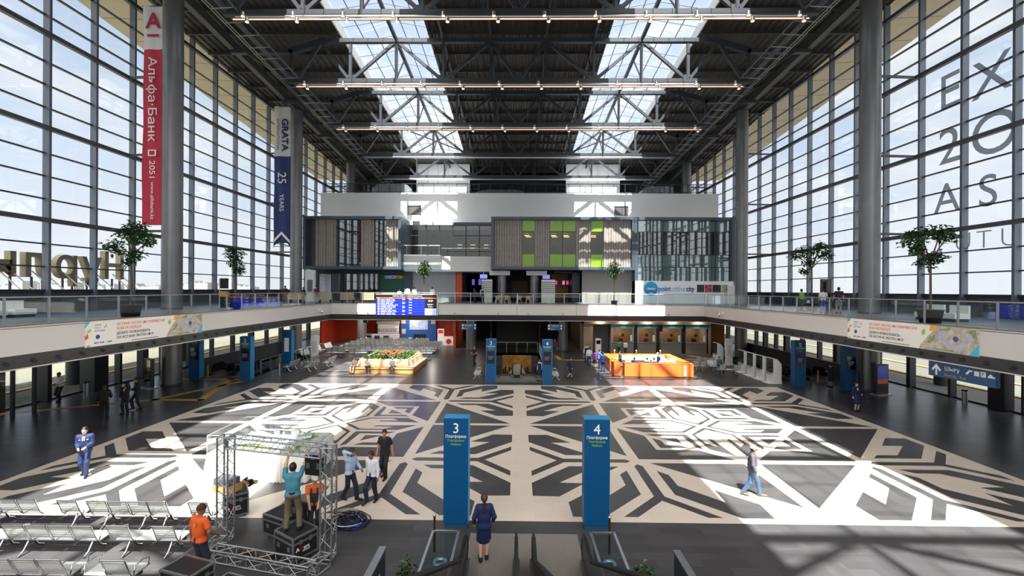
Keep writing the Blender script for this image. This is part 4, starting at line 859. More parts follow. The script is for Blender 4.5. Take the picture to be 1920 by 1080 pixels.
MB().prism([(0, 12.05), (.95, 13.05), (1.9, 12.05), (1.9, 12.4), (.95, 13.4), (0, 12.4)], -.17, -.14, 0, lambda u, v, w_: (u, w_, v)).build('chevron', [M_white_text], t)
# fascia banners
def expo(sx, y_start, lab):
    """printed banner 7.05 m x 1.15 m on a side fascia; u runs to the reader's right"""
    t = thing('fascia_banner', lab, 'banner'); L_ = 7.05; z0 = 4.36
    f = lambda u, v, w_: (sx * (18.79 - w_), y_start + u if sx < 0 else y_start - u, z0 + v); rot = FACE_E if sx < 0 else FACE_W
    def pr(nm, poly, m_, d=.012): MB().prism(poly, d, d + .004, 0, f).build(nm, [m_], t)
    MB().prism([(0, 0), (L_, 0), (L_, 1.13), (0, 1.13)], 0, .01, 0, f).build('sheet', [mat('banner_sheet', '#ecebe8', .6)], t)
    P = lambda u, v: f(u, v, .014)
    text('lettering', 'АСТАНА ЭКСПО-2017 КӨРМЕСІНЕ', .125, mat('letter_orange', '#e07a4a', .6), t, P(1.5, .86), rot, wide=.98); text('lettering', 'ҚОШ КЕЛДІҢІЗ!', .125, MATS['letter_orange'], t, P(1.5, .66), rot, wide=.98)
    text('lettering', 'ДОБРО ПОЖАЛОВАТЬ', .125, mat('letter_black', '#2d2d30', .6), t, P(1.5, .43), rot, wide=.98); text('lettering', 'НА АСТАНА ЭКСПО-2017!', .125, MATS['letter_black'], t, P(1.5, .23), rot, wide=.98)
    for k, s in enumerate(('ASTANA', '2017', 'EXPO')): text('lettering', s, .065, M_girder, t, P(.45, .66 + .13 * k), rot, space=1.5)
    tri_logo(t, .95, .88, .09, .02, f)
    pr('roundel', [(.58 + .1 * math.cos(a * PI / 8), .42 + .1 * math.sin(a * PI / 8)) for a in range(16)], mat('roundel_blue', '#2c4f9a', .5))
    text('lettering', '2017 10.06 — 10.09', .075, MATS['letter_black'], t, P(.42, .12), rot); MB().prism([(2.3, .07), (3.9, .07), (3.9, .1), (2.3, .1)], .012, .015, 0, f).build('fine_print', [M_girder], t)
    c1, c2, c3, c4 = mat('leaf_cyan', '#4db6d8', .6), mat('leaf_green', '#9cc23c', .6), mat('leaf_orange', '#e0662c', .6), mat('leaf_yellow', '#f0ae3a', .6)
    pr('corner_shape', [(0, .85), (.25, 1.13), (0, 1.13)], c1); pr('leaf_shape', [(.1, .6), (.28, .72), (.25, .8), (.1, .7)], c2); pr('leaf_shape', [(0, .32), (.16, .4), (.12, .6), (0, .5)], c3); pr('leaf_shape', [(.05, 0), (.25, 0), (.2, .1), (.08, .08)], c2)
    pr('leaf_shape', [(4.55, .62), (4.72, .75), (4.68, .95), (4.52, .82)], c2); pr('leaf_shape', [(4.95, 1.13), (5.3, 1.13), (5.1, .9), (4.9, .85)], c4)
    pr('picture_ground', [(4.4, 0), (L_, 0), (L_, 1.13), (5.3, 1.13), (4.95, .75), (4.5, .25)], mat('aerial_ground', '#b9b2a4', .7, var=.35, vs=4), .011)
    g2, g3 = mat('aerial_pale_roof', '#b4b8d0', .5, var=.1, vs=9), mat('aerial_green', '#8a9a6a', .7, var=.3, vs=9)
    for cx, cy, a0, a1 in ((6.05, .55, 200, 340), (5.95, .6, 120, 190), (6.25, .62, 350, 420)):
        ps = [(cx + .62 * math.cos(math.radians(a0 + (a1 - a0) * i / 10)), cy + .38 * math.sin(math.radians(a0 + (a1 - a0) * i / 10))) for i in range(11)]
        pr('aerial_roof', ps + [(cx + .33 * math.cos(math.radians(a1 - (a1 - a0) * i / 10)), cy + .2 * math.sin(math.radians(a1 - (a1 - a0) * i / 10))) for i in range(11)], g2, .017)
    pr('aerial_dome', [(6.1 + .12 * math.cos(a * PI / 8), .62 + .12 * math.sin(a * PI / 8)) for a in range(16)], mat('aerial_blue_dome', '#4a5a9a', .4), .018)
    for q in ([(5.3, .95), (5.9, 1.1), (5.8, .95)], [(6.5, .95), (6.9, 1.1), (7.0, .7), (6.85, .7)], [(4.8, .35), (5.1, .7), (5.2, .6), (4.95, .3)], [(5.2, .05), (6.2, .05), (6.0, .12), (5.3, .12)]): pr('aerial_green_area', q, g3, .016)
    pr('corner_shape', [(6.65, 0), (L_, 0), (L_, .5)], c1, .02)
expo(-1, 18.74, 'printed welcome banner with aerial picture on the left balcony fascia'); expo(1, 25.0, 'printed welcome banner with aerial picture on the right balcony fascia')
# big grey letters stuck on the right glazing
M_vin = glass('grey_window_vinyl', (0.40, 0.42, 0.45), 0.1, 0.02, 0.25, (0.5, 0.52, 0.55))
for ch, y, z, cap, w_, tx in (('E', 30.36, 19.35, 2.45, 'upper left', .95), ('X', 28.15, 19.1, 2.45, 'upper right', .98), ('2', 30.36, 15.65, 2.5, 'middle left', .95), ('O', 28.25, 15.45, 2.7, 'middle right', .95), ('A', 30.62, 12.35, 2.1, 'lower left', .95), ('S', 27.75, 12.3, 2.05, 'lower right', .95)):
    o = text('window_letter', ch, cap, M_vin, None, (28.86, y, z), FACE_W, ext=.003, wide=tx); tag(o, 'large grey letter %s on the right glass wall, %s of six' % (ch, w_), 'letter', 'large grey letters on the right glass')
for ch, y, d in (('F', 30.4, 'leftmost'), ('U', 29.2, 'second, behind tree leaves'), ('T', 27.85, 'third'), ('U', 26.5, 'rightmost')):
    o = text('window_letter', ch, 1.2, M_vin, None, (28.86, y, 9.72), FACE_W, ext=.003, bold=-.03); tag(o, 'thin grey letter %s in the bottom row on right glass, %s' % (ch, d), 'letter', 'thin grey letters on the right glass')
# big block letters standing outside the left glazing, read from outside
M_block = mat('tan_letter_metal', '#a39678', .6, var=.05, vs=.7)
for ch, y, wd, z0, lab in (('Н', 37.5, .95, 7.72, 'first from the right'), ('ұ', 35.35, 1.0, 7.72, 'second from the right'), ('р', 33.5, 1.0, 7.72, 'third from the right'), ('л', 31.4, 1.05, 7.72, 'fourth from the right'), ('ы', 29.4, 1.05, 7.72, 'leftmost')):
    t = thing('roof_letter', 'big tan block letter outside the left glass, %s' % lab, 'letter', (-34.2, y, z0), 0, 'block letters of the station name outside')
    text('letter_body', ch, 2.25, M_block, t, (0, 0, 0), FACE_W, ext=.22, wide=wd, bold=.03)
    m = MB(); m.bar((.1, -.35, .3), (1.6, -.35, -.95), .06, .06); m.build('strut', [M_white_paint], t); MB().bar((.05, -1.1, .4), (1.6, -1.1, -.95), .06, .06).build('strut', [M_white_paint], t)
    MB().bx(-.05, .05, -.45, -.35, -1.05, 0).build('leg', [M_girder], t); MB().bx(-.05, .05, -1.15, -1.05, -1.05, 0).build('leg', [M_girder], t)
struct(MB().bx(-36.2, -31.8, 14, 42, 6.3, 6.67).build('roof_canopy_outside', [M_girder]))
# distant skyline
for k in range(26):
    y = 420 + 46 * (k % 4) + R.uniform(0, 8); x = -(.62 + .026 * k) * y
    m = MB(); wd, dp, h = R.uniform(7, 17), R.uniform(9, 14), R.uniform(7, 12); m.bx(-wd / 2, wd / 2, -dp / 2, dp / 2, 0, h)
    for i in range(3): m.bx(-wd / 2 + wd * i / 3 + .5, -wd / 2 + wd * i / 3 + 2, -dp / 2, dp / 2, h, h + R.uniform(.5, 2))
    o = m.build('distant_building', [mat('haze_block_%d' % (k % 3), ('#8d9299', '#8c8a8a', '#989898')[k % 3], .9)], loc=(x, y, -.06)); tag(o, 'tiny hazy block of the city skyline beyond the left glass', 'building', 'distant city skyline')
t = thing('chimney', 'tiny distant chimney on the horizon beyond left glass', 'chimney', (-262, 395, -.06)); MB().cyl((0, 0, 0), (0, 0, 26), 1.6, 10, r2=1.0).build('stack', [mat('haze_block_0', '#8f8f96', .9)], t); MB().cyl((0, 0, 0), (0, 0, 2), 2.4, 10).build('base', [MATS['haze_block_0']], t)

# ================================================================== GROUND FLOOR FURNITURE
def seat_metal():
    m = bpy.data.materials.new('perforated_steel'); m.use_nodes = True; n = m.node_tree; b = n.nodes['Principled BSDF']
    b.inputs['Base Color'].default_value = lin('#d2d4d3'); b.inputs['Metallic'].default_value = .2; b.inputs['Roughness'].default_value = .38
    tx = n.nodes.new('ShaderNodeTexCoord'); v = n.nodes.new('ShaderNodeTexVoronoi'); v.inputs['Scale'].default_value = 38; v.inputs['Randomness'].default_value = 0; n.links.new(tx.outputs['Object'], v.inputs['Vector'])
    c = n.nodes.new('ShaderNodeMath'); c.operation = 'GREATER_THAN'; c.inputs[1].default_value = .3; n.links.new(v.outputs['Distance'], c.inputs[0]); n.links.new(c.outputs[0], b.inputs['Alpha']); return m
M_perf = seat_metal()
def bench(lab, units, loc, rz, group=None, arms=True, pitch=.59, legs=None):
    """beam bench; units is a string of S (seat) and T (table), local +Y is the way sitters face"""
    t = thing('beam_bench', lab, 'bench', loc, rz, group); n = len(units); L_ = n * pitch
    MB().bx(-L_ / 2, L_ / 2, -.04, .04, .34, .41).build('beam', [M_girder], t)
    for i, u in enumerate(units):
        x = -L_ / 2 + pitch * (i + .5)
        if u == 'S':
            h = pitch * .46; m = MB(); pr = [(.27, .43), (.24, .445), (.0, .42), (-.2, .405)]
            m.add([(sx * h + x, y, z) for y, z in pr for sx in (-1, 1)], [(2 * k, 2 * k + 1, 2 * k + 3, 2 * k + 2) for k in range(3)], 0, True); m.build('seat', [M_perf], t)
            m = MB(); pr = [(-.2, .44), (-.26, .5), (-.33, .68), (-.42, .9)]
            m.add([(sx * h + x, y, z) for y, z in pr for sx in (-1, 1)], [(2 * k, 2 * k + 1, 2 * k + 3, 2 * k + 2) for k in range(3)], 0, True); b = m.build('backrest', [M_perf], t)
            fr = MB()
            for sx in (-1, 1): fr.tube([(sx * h + x, .27, .42), (sx * h + x, -.2, .395), (sx * h + x, -.27, .5), (sx * h + x, -.42, .9)], .014, 6)
            fr.tube([(x - h, -.42, .9), (x + h, -.42, .9)], .014, 6); fr.build('edge_frame', [M_chrome], b)
        else: MB().bx(x - pitch * .48, x + pitch * .48, -.2, .28, .42, .45).build('side_table', [M_white_paint], t)
    for x in (legs or (-L_ / 2 + pitch * .55, L_ / 2 - pitch * .55)):
        m = MB(); m.tube([(x, .3, .02), (x, .16, .1), (x, .02, .36)], .028, 8); m.tube([(x, -.32, .02), (x, -.18, .1), (x, -.02, .36)], .028, 8); m.build('leg', [M_chrome], t)
    if arms:
        for x in (-L_ / 2 + .01, L_ / 2 - .01): m = MB(); m.tube([(x, -.2, .44), (x, -.16, .62), (x, .05, .66), (x, .22, .6), (x, .2, .44)], .018, 8); m.build('armrest', [M_chrome], t)
    return t
# foreground rows, rear-left to front
G = 'steel benches in the foreground rows'
bench('left bench of the back row, a side table before its last seat', 'SSSTS', (-14.06, 12.75, 0), 0, G)
bench('middle bench of the back row, three seats side by side', 'SSS', (-11.4, 12.72, 0), 0, G)
bench('right bench of the back row, ending at the luggage cart', 'STS', (-9.66, 12.72, 0), 0, G)
bench('left bench of the second row, four seats side by side', 'SSSS', (-12.0, 11.42, 0), 0, G)
bench('right bench of the second row with a white side table', 'STS', (-9.62, 11.45, 0), 0, G)
bench('outer left bench of the second row at the frame edge', 'SSST', (-14.4, 11.42, 0), 0, G)
bench('left bench of the front row, cut by the bottom edge', 'SSSS', (-11.35, 10.05, 0), 0, G)
bench('right bench of the front row with a dark bag, cut by the bottom edge', 'TS', (-9.3, 10.05, 0), 0, G)
# waiting area far left: rows facing the screen
G = 'steel benches of the far waiting area'; b0 = None
for i, x in enumerate((-18.7, -16.4, -14.0, -11.8, -9.6)):
    for k in range(7):
        y = 44.9 + 1.65 * k
        if (x > -13 and y > 55) or (x > -10 and y > 52.5): continue
        if b0 is None: b0 = bench('three-seat steel bench in the far waiting area facing the blue screen wall', 'SSS', (x, y, 0), 0, G, False)
        else: dup(b0, (x + R.uniform(-.06, .06), y, 0))
G = 'steel benches beside the left waiting area'
for k, (x, y, d) in enumerate(((-19.3, 37.0, 'nearest to totem 2'), (-17.6, 37.0, 'nearest to the planter'), (-18.6, 39.2, 'second row, left'), (-17.0, 39.2, 'second row, right'))):
    bench('steel bench set sideways at the left, %s' % d, 'SSS', (x, y, 0), PI / 2, G)
for y, d in ((43.6, 'front'), (46.3, 'middle'), (49.0, 'rear')): bench('steel bench along the left wall of the waiting area, %s one' % d, 'SSS', (-21.0, y, 0), -PI / 2, G, False)
G = 'steel benches right of the orange counter'
bench('steel bench with a side table right of the orange counter, front one', 'STS', (17.6, 36.6, 0), 0, G); bench('steel bench with the seated person in teal', 'SS', (17.3, 38.2, 0), PI, G); bench('steel bench close to the right end of the orange counter', 'SS', (15.9, 38.4, 0), 0, G); bench('steel bench behind the seated person in teal', 'SSS', (17.2, 40.4, 0), 0, G)
G = 'steel benches beside the far escalator pit'
bench('steel bench left of far totem 3', 'SSS', (-3.1, 34.6, 0), PI / 2, G); bench('steel bench right of far totem 4', 'SSS', (3.0, 34.4, 0), -PI / 2, G)
# bottom-edge benches beside the near escalators
bench('single steel seat at the bottom edge left of the escalators', 'SS', (-2.5, 8.75, 0), -PI / 2); bench('single steel seat at the bottom edge right of the escalators', 'SS', (2.95, 8.75, 0), PI / 2)
def potted(lab, x, y, h, rng, pot='#5a2018'):
    t = thing('potted_plant', lab, 'plant', (x, y, 0)); MB().lathe([(0, 0), (.14, 0), (.2, .3), (.17, .3), (.17, .26), (0, .26)], n=16).build('pot', [mat('pot_' + pot[1:], pot, .6)], t)
    m = MB(); m.tube([(0, 0, .25), (.02, 0, h * .6)], .015, 6); m.build('stem', [M_bark], t); m = MB(); leaf_cluster(m, (0, 0, h * .6), .24, 120, rng, .13, 1.6); m.build('foliage', [M_leaf], t)
potted('small potted bush at the bottom edge left of the escalators', -2.42, 9.75, 1.0, R); potted('small potted bush at the bottom edge right of the escalators', 2.84, 9.75, 1.0, R)
for x, s in ((-3.0, 'left'), (3.6, 'right')):
    t = thing('partition_panel', 'dark free-standing partition with grey top at the bottom edge, %s side' % s, 'partition', (x, 8.7, 0)); MB().bx(-.06, .06, -1.2, 1.1, 0, 1.15).build('panel', [M_steel_dark], t); MB().bx(-.08, .08, -1.22, 1.12, 1.15, 1.19).build('cap', [M_steel], t)

# ---- planter bench
t = thing('planter_bench', 'square oak planter with a wrap-around bench and green planting', 'planter', (-11.17, 38.8, 0))
hx, hy = 2.67, 2.9
m = MB(); m.bx(-hx, hx, -hy, -hy + .62, .38, .46).bx(hx - .62, hx, -hy + .62, hy, .38, .46).bx(-hx, -hx + .62, -hy + .62, hy, .38, .46).bx(-hx + .62, hx - .62, hy - .62, hy, .38, .46); m.build('seat', [M_wood], t)
MB().bx(-hx + .05, hx - .05, -hy + .06, hy - .06, 0, .38).build('plinth', [mat('oak_plinth', '#c28e4c', .5, var=.1)], t)
MB().bx(-hx + .62, hx - .62, -hy + .62, -hy + .72, .46, 1.1).bx(-hx + .62, hx - .62, hy - .72, hy - .62, .46, 1.1).bx(-hx + .62, -hx + .72, -hy + .72, hy - .72, .46, 1.1).bx(hx - .72, hx - .62, -hy + .72, hy - .72, .46, 1.1).build('planter_wall', [M_wood], t)
for k in range(3): MB().box((hx - .5, -hy + 1.6 + 1.5 * k, .72), (.16, 1.2, .5), Matrix.Rotation(-.2, 3, 'Y')).build('backrest', [M_wood], t)
MB().box((-hx + .6, -hy + 1.0, .72), (.16, 1.0, .5), Matrix.Rotation(.2, 3, 'Y')).build('backrest', [M_wood], t)
MB().bx(-hx + .72, hx - .72, -hy + .72, hy - .72, .46, .98).build('soil', [mat('soil', '#3a2c22', .9)], t)
m = MB()
for k in range(190):
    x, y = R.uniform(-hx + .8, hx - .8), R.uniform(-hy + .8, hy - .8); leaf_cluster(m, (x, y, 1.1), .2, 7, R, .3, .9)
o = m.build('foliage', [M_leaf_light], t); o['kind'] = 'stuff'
m = MB()
for k in range(70): x, y = R.uniform(-.9, 1.0), R.uniform(-1.4, 1.4); m.ball((x, y, 1.36), .07, 6, sc=(1, 1, .6))
o = m.build('flowers', [mat('red_flower', '#c4472e', .6)], t); o['kind'] = 'stuff'
# ---- orange information desk
t = thing('information_desk', 'orange four-sided information counter with a white letter i', 'counter', (0, 0, 0))
def desk(nm, x0, x1, y0, y1, h=1.1): MB().bx(x0, x1, y0, y1, .06, h).build(nm, [M_orange], t)
desk('front_counter', 8.68, 14.2, 35.2, 35.9); desk('end_counter', 7.9, 8.5, 35.5, 36.7); desk('side_counter', 13.55, 14.2, 35.9, 40.0); desk('back_counter', 8.7, 14.2, 40.0, 40.7); desk('side_counter', 8.0, 8.6, 37.6, 40.7)
MB().bx(8.75, 14.1, 35.25, 35.85, 0, .06).bx(7.95, 8.45, 35.55, 36.65, 0, .06).bx(13.6, 14.15, 35.9, 40.0, 0, .06).bx(8.75, 14.15, 40.05, 40.65, 0, .06).bx(8.05, 8.55, 37.65, 40.65, 0, .06).build('plinth', [M_black], t)
MB().bx(8.7, 13.55, 35.9, 36.5, .72, .76).bx(8.7, 13.55, 39.4, 40.0, .72, .76).bx(13.0, 13.55, 36.5, 39.4, .72, .76).build('inner_worktop', [M_white_paint], t)
MB().bx(9.2, 13.4, 39.9, 39.99, .1, 1.05).build('inner_panel', [M_white_paint], t)
MB().bx(13.42, 13.6, 35.17, 35.2, .14, .72).bx(13.42, 13.6, 35.17, 35.2, .8, .95).build('letter_i', [M_white_text], t)
for x, y in ((9.2, 36.2), (12.0, 36.2), (12.7, 36.2), (13.3, 37.4)):
    o = thing('desk_monitor', 'white backed monitor inside the orange counter, %s' % {9.2: 'far left', 12.0: 'right of the staff', 12.7: 'next to the i corner', 13.3: 'on the right side'}[x], 'screen', (x, y, .76)); MB().bx(-.25, .25, -.03, .03, .1, .42).build('panel', [M_white_paint], o); MB().bx(-.1, .1, -.08, .08, 0, .02).bx(-.02, .02, -.02, .02, .02, .12).build('stand', [M_girder], o)
for x in (9.0, 11.0, 13.2):
    o = thing('desk_bell_post', 'small brass post light on the back of the orange counter, %s' % {9.0: 'left', 11.0: 'middle', 13.2: 'right'}[x], 'lamp', (x, 40.35, 1.1)); MB().cyl((0, 0, 0), (0, 0, .3), .07, 10).build('post', [mat('brass', '#b8935a', .3, .8)], o); MB().ball((0, 0, .34), .07, 10).build('knob', [M_white_paint], o)
# ---- ticket windows
def lamp(x, y, z, watts, lab, grp, col=(1.0, .78, .55)):
    o = tag(MB().cyl((x, y, z + .02), (x, y, z + .06), .12, 12).build('downlight', [mat('downlight', '#ffe0b8', .4, emit='#ffca8a', es=6)]), lab, 'light', grp)
    d = bpy.data.lights.new('downlight_lamp', 'AREA'); d.shape = 'DISK'; d.size = .2; d.energy = watts; d.color = col; l = bpy.data.objects.new('downlight_lamp', d); COL.objects.link(l); l.parent = o; l.location = (x, y, z)
for x, y in ((-20, 47.5), (-14, 47.5), (-10, 51.5), (-20, 53.5), (-14, 53.5), (-14, 57.6)): lamp(x, y, 3.84, 200, 'added round ceiling light brightening the red waiting room', 'added lights over the red waiting room', (1, .9, .8))  # unseen ceiling lamps added to brighten the red room
for x, y in ((-5, 56), (5, 52), (5, 58)): lamp(x, y, 3.84, 40, 'added round ceiling light brightening a dark ground floor corridor', 'added lights in the corridors')  # unseen lamps added to lift the corridor brightness
for x in (11.8, 14.4, 17.2, 20.0): lamp(x, 50.2, 3.1, 30, 'round downlight inside a ticket office window', 'downlights inside the ticket office')
struct(MB().bx(7.4, 21.4, 51.2, 51.4, 0, 3.9).build('wall_ticket_back', [mat('brown_timber_wall', '#8a6a4e', .5, var=.15, vs=1.5)]))
struct(MB().bx(7.4, 8.45, 48.6, 51.2, 0, 3.9).bx(10.45, 10.55, 48.6, 51.2, 0, 3.9).bx(21.25, 21.5, 48.6, 51.2, 0, 3.9).bx(7.4, 21.5, 48.5, 51.2, 3.22, 3.9).build('wall_ticket_frame', [mat('taupe_pier', '#93867c', .6)]))
tag(MB().bx(8.5, 10.4, 49.6, 49.75, 0, 3.2).build('door_panel', [mat('dark_grey_door', '#4a4a4d', .5)]), 'dark grey recessed door left of the ticket windows', 'door', kind='structure')
for k, (a, b, d) in enumerate(((10.6, 13.0, 'leftmost'), (13.42, 15.5, 'second from left'), (16.1, 18.32, 'third from left'), (18.75, 21.1, 'rightmost'))):
    t = thing('ticket_window', '%s ticket window with a blue heading and grey counter front' % d, 'ticket window', (a, 48.75, 0)); w_ = b - a
    MB().bx(0, w_, 0, .6, 0, 1.1).build('counter_front', [mat('warm_grey_counter', '#8b8680', .5)], t); MB().bx(0, w_, -.12, .7, 1.1, 1.15).build('worktop', [M_girder], t)
    MB().bx(-.05, w_ + .05, -.15, .1, 2.78, 3.15).build('heading', [mat('heading_blue', '#0b83a8', .4)], t); text('lettering', 'КАССА', .12, M_white_text, t, (w_ / 2, -.155, 2.98), align='CENTER'); text('lettering', 'TICKET OFFICE', .08, M_green_text, t, (w_ / 2, -.155, 2.84), align='CENTER')
    MB().quad((.1, .1, 1.15), (w_ - .1, .1, 1.15), (w_ - .1, .1, 2.78), (.1, .1, 2.78)).build('glass_pane', [M_glass_clear], t); MB().bx(0, .12, .02, .16, 1.15, 2.78).bx(w_ - .12, w_, .02, .16, 1.15, 2.78).build('side_frame', [M_steel], t)
    m = MB(); m.cyl((w_ / 2, .08, 2.0), (w_ / 2, .07, 2.0), .17, 20); m.build('speak_disc', [M_black], t)
    MB().bx(w_ + .02, w_ + .36, -.05, .2, 0, 3.2).build('dark_post', [M_black], t)
    o = MB().bx(.8, 1.3, .35, .42, 1.25, 1.6).build('monitor', [M_black], t); MB().bx(w_ - .35, w_ - .15, .06, .09, 1.3, 2.0).build('notice', [M_white_paint], t)
tag(MB().bx(15.55, 16.05, 48.3, 48.5, 2.45, 3.22).build('hanging_box', [mat('dark_red_box', '#2c0f10', .5)]), 'dark red box fixed between the middle ticket windows', 'sign')
for x, y in ((9.2, 48.3), (11.8, 48.3), (14.4, 48.3), (17.2, 48.3), (20.0, 48.3)):
    lamp(x, y, 3.84, 70, 'warm round downlight in the ceiling above the ticket windows', 'downlights above the ticket windows')
struct(MB().bx(21.5, 24.6, 52.0, 52.2, 0, 3.9).build('wall_ochre', [mat('ochre_wall', '#a8742a', .6)]))
t = thing('stool_screen', 'white slim ticket machine by the dark door', 'kiosk', (8.75, 47.2, 0)); MB().bx(-.3, .3, -.2, .2, 0, 1.75).build('body', [M_white_paint], t); MB().bx(-.22, .22, -.22, -.2, 1.2, 1.6).build('screen', [M_screen], t)
# ---- interactive kiosks in a row at right
def kiosk(lab, x, y):
    t = thing('touch_kiosk', lab, 'kiosk', (x, y, 0), 0, 'white touch screen kiosks at the right')
    MB().prism([(0, .05), (.62, .05), (.62, 1.45), (.3, 1.85), (0, 1.92)], -.47, .47, 0, lambda u, v, w_: (u, w_, v)).build('body', [M_white_paint], t); MB().bx(-.4, .65, -.5, .5, 0, .05).build('base_plate', [M_white_paint], t); MB().bx(-.02, 0, -.44, .44, .82, 1.86).build('screen', [M_screen], t)
    MB().bx(-.15, 0, -.3, .3, .74, .78).build('ledge', [M_steel], t)
for x, y, d in ((19.3, 37.8, 'farthest of the close group of four'), (19.3, 36.35, 'second farthest of the close group of four'), (19.3, 34.95, 'second nearest of the close group of four'), (19.35, 33.6, 'nearest of the close group of four'), (19.5, 43.2, 'standing apart near the ochre wall')): kiosk('white kiosk with black screen, %s' % d, x, y)
t = thing('display_board', 'tall pale free-standing display board beside the right column', 'display', (20.0, 41.4, 0)); MB().bx(-.32, .32, -.08, .08, .08, 2.5).build('board', [M_white_paint], t); MB().bx(-.4, .4, -.25, .25, 0, .08).build('foot', [M_white_paint], t); MB().bx(-.2, .2, -.1, -.08, .9, 1.9).build('notice', [mat('pale_notice', '#c7cbd0', .5)], t)
t = thing('display_board', 'tall pale free-standing display board beside the left waiting benches', 'display', (-19.2, 41.2, 0)); MB().bx(-.32, .32, -.08, .08, .08, 2.6).build('board', [M_white_paint], t); MB().bx(-.4, .4, -.25, .25, 0, .08).build('foot', [M_white_paint], t); MB().bx(-.2, .2, -.1, -.08, .9, 2.0).build('notice', [MATS['pale_notice']], t)
def adscreen(lab, x, y, rz, colour):
    t = thing('advert_screen', lab, 'screen', (x, y, 0), rz); MB().bx(-.52, .52, -.1, .1, .06, 2.05).build('case', [M_black], t); MB().bx(-.6, .6, -.3, .3, 0, .06).build('base', [M_steel], t)
    if colour:
        MB().bx(-.44, .44, -.115, -.1, .75, 1.95).build('screen', [mat('screen_blue_picture', '#1c2a66', .3, emit='#20348c', es=.5, var=.7, vs=2.5)], t); MB().bx(-.44, .44, -.118, -.1, .75, 1.05).build('screen_caption', [mat('screen_orange_caption', '#7a3a18', .3, emit='#9a4418', es=.4)], t)
    else: MB().bx(-.44, .44, -.115, -.1, .2, 1.95).build('screen', [M_screen], t)
adscreen('black advertising screen lit blue and orange beside the right column', 24.8, 30.0, .25, True); adscreen('switched-off black advertising screen beside the first left column', -25.7, 30.2, -.5, False)
for x, y, s in ((28.1, 27.7, 'right'), (-27.85, 27.9, 'left')):
    t = thing('bollard_bin', 'slim steel litter bin by the %s glass wall' % s, 'bin', (x, y, 0)); MB().cyl((0, 0, 0), (0, 0, .8), .14, 16).build('body', [M_steel], t); MB().cyl((0, 0, .8), (0, 0, .9), .15, 16).build('lid', [M_black], t)
tag(MB().cyl((-19.0, 34.7, 0), (-19.0, 34.7, 1.0), .05, 10).build('bollard', [M_steel]), 'thin steel bollard right of totem 2', 'bollard')
tag(MB().cyl((-24.2, 33.9, 0), (-24.2, 33.9, .95), .05, 10).build('bollard', [M_yellow]), 'thin yellow bollard in front of the left escalators', 'bollard')
tag(MB().cyl((23.0, 33.6, 0), (23.0, 33.6, .95), .05, 10).build('bollard', [M_yellow]), 'thin yellow bollard in front of the right escalators', 'bollard')
# ---- red waiting room walls and counters
struct(MB().bx(-24.2, -7.6, 59.4, 59.6, 0, 3.9).bx(-24.3, -24.1, 53.5, 59.4, 0, 3.9).build('wall_red', [M_red_wall]))
struct(MB().bx(-7.6, -7.3, 52.0, 59.4, 0, 3.9).build('wall_orange_edge', [mat('orange_edge_wall', '#b8512a', .5)]))
struct(MB().bx(-7.3, 7.4, 66.0, 66.2, 0, 3.9).bx(7.35, 7.5, 51.3, 66.0, 0, 3.9).bx(-3.2, -3.0, 52, 66, 0, 3.9).bx(2.6, 2.8, 52, 66, 0, 3.9).build('wall_corridor', [mat('dark_corridor', '#3a332e', .7)]))
struct(MB().bx(-2.6, 2.6, 54.5, 54.6, 0, 3.9).build('wall_corridor_shop', [mat('dark_shop_front', '#1f1d1d', .6)]))
t = thing('screen_wall', 'blue feature wall with a large television in the red waiting room', 'wall display', (-13.33, 58.9, 0))
MB().bx(-2.4, 2.4, 0, .4, 0, 3.5).build('panel', [mat('cobalt_panel', '#1a4f9a', .5)], t); MB().bx(-1.2, 1.27, -.06, 0, 1.5, 2.85).build('television', [mat('tv_picture', '#8a90a8', .3, emit='#9aa0bc', es=.6, var=.5, vs=3)], t); MB().bx(-2.35, -1.75, -.03, 0, 2.3, 2.85).bx(1.7, 2.3, -.03, 0, 2.3, 2.85).bx(-2.25, -1.75, -.03, 0, .95, 1.6).build('notice', [mat('beige_notice', '#c9b2a0', .6)], t); MB().bx(-.6, .9, -.3, 0, .4, .9).build('speaker_shelf', [M_black], t)
t = thing('cafe_counter', 'white cafe counter with shelves of bottles in the red waiting room', 'counter', (-18.2, 57.2, 0))
MB().bx(-2.4, 2.6, 0, .6, 0, 1.05).build('counter', [mat('lilac_white', '#d8d2dc', .5)], t); MB().bx(-.6, 2.2, 1.5, 1.8, 1.0, 2.6).build('shelf_back', [M_white_paint], t); MB().bx(-.7, 2.3, 1.2, 1.8, 2.3, 2.65).build('shelf_canopy', [mat('grey_canopy', '#a9a29a', .6)], t)
for z in (1.35, 1.75): MB().bx(-.6, 2.2, 1.25, 1.5, z, z + .03).build('shelf', [M_white_paint], t)
for x in (-1.7, -.6, .6): MB().bx(x, x + .75, -.01, 0, .35, .85).build('dark_panel', [M_steel_dark], t)
for k in range(8): tag(MB().cyl((-18.6 + .33 * k, 58.55, 1.38), (-18.6 + .33 * k, 58.55, 1.62), .05, 8, r2=.03).build('bottle', [mat('dark_bottle', '#3a2a1c', .2)]), 'dark bottle on the cafe shelf', 'bottle', 'bottles on the cafe shelf')
t = thing('red_logo_kiosk', 'white kiosk with a red logo board right of the blue wall', 'kiosk', (-9.5, 54.2, 0)); MB().bx(-.4, .4, 0, .4, 0, 2.05).build('tower', [M_white_paint], t); MB().bx(-.3, .3, -.02, 0, 1.5, 1.95).build('red_panel', [mat('signal_red', '#c02020', .5)], t); MB().bx(.4, 1.6, 0, .5, 0, 1.1).build('counter', [M_white_paint], t); m = MB(); m.cyl((1.0, -.01, .5), (1.0, -.03, .5), .33, 24); m.build('roundel', [MATS['signal_red']], t)
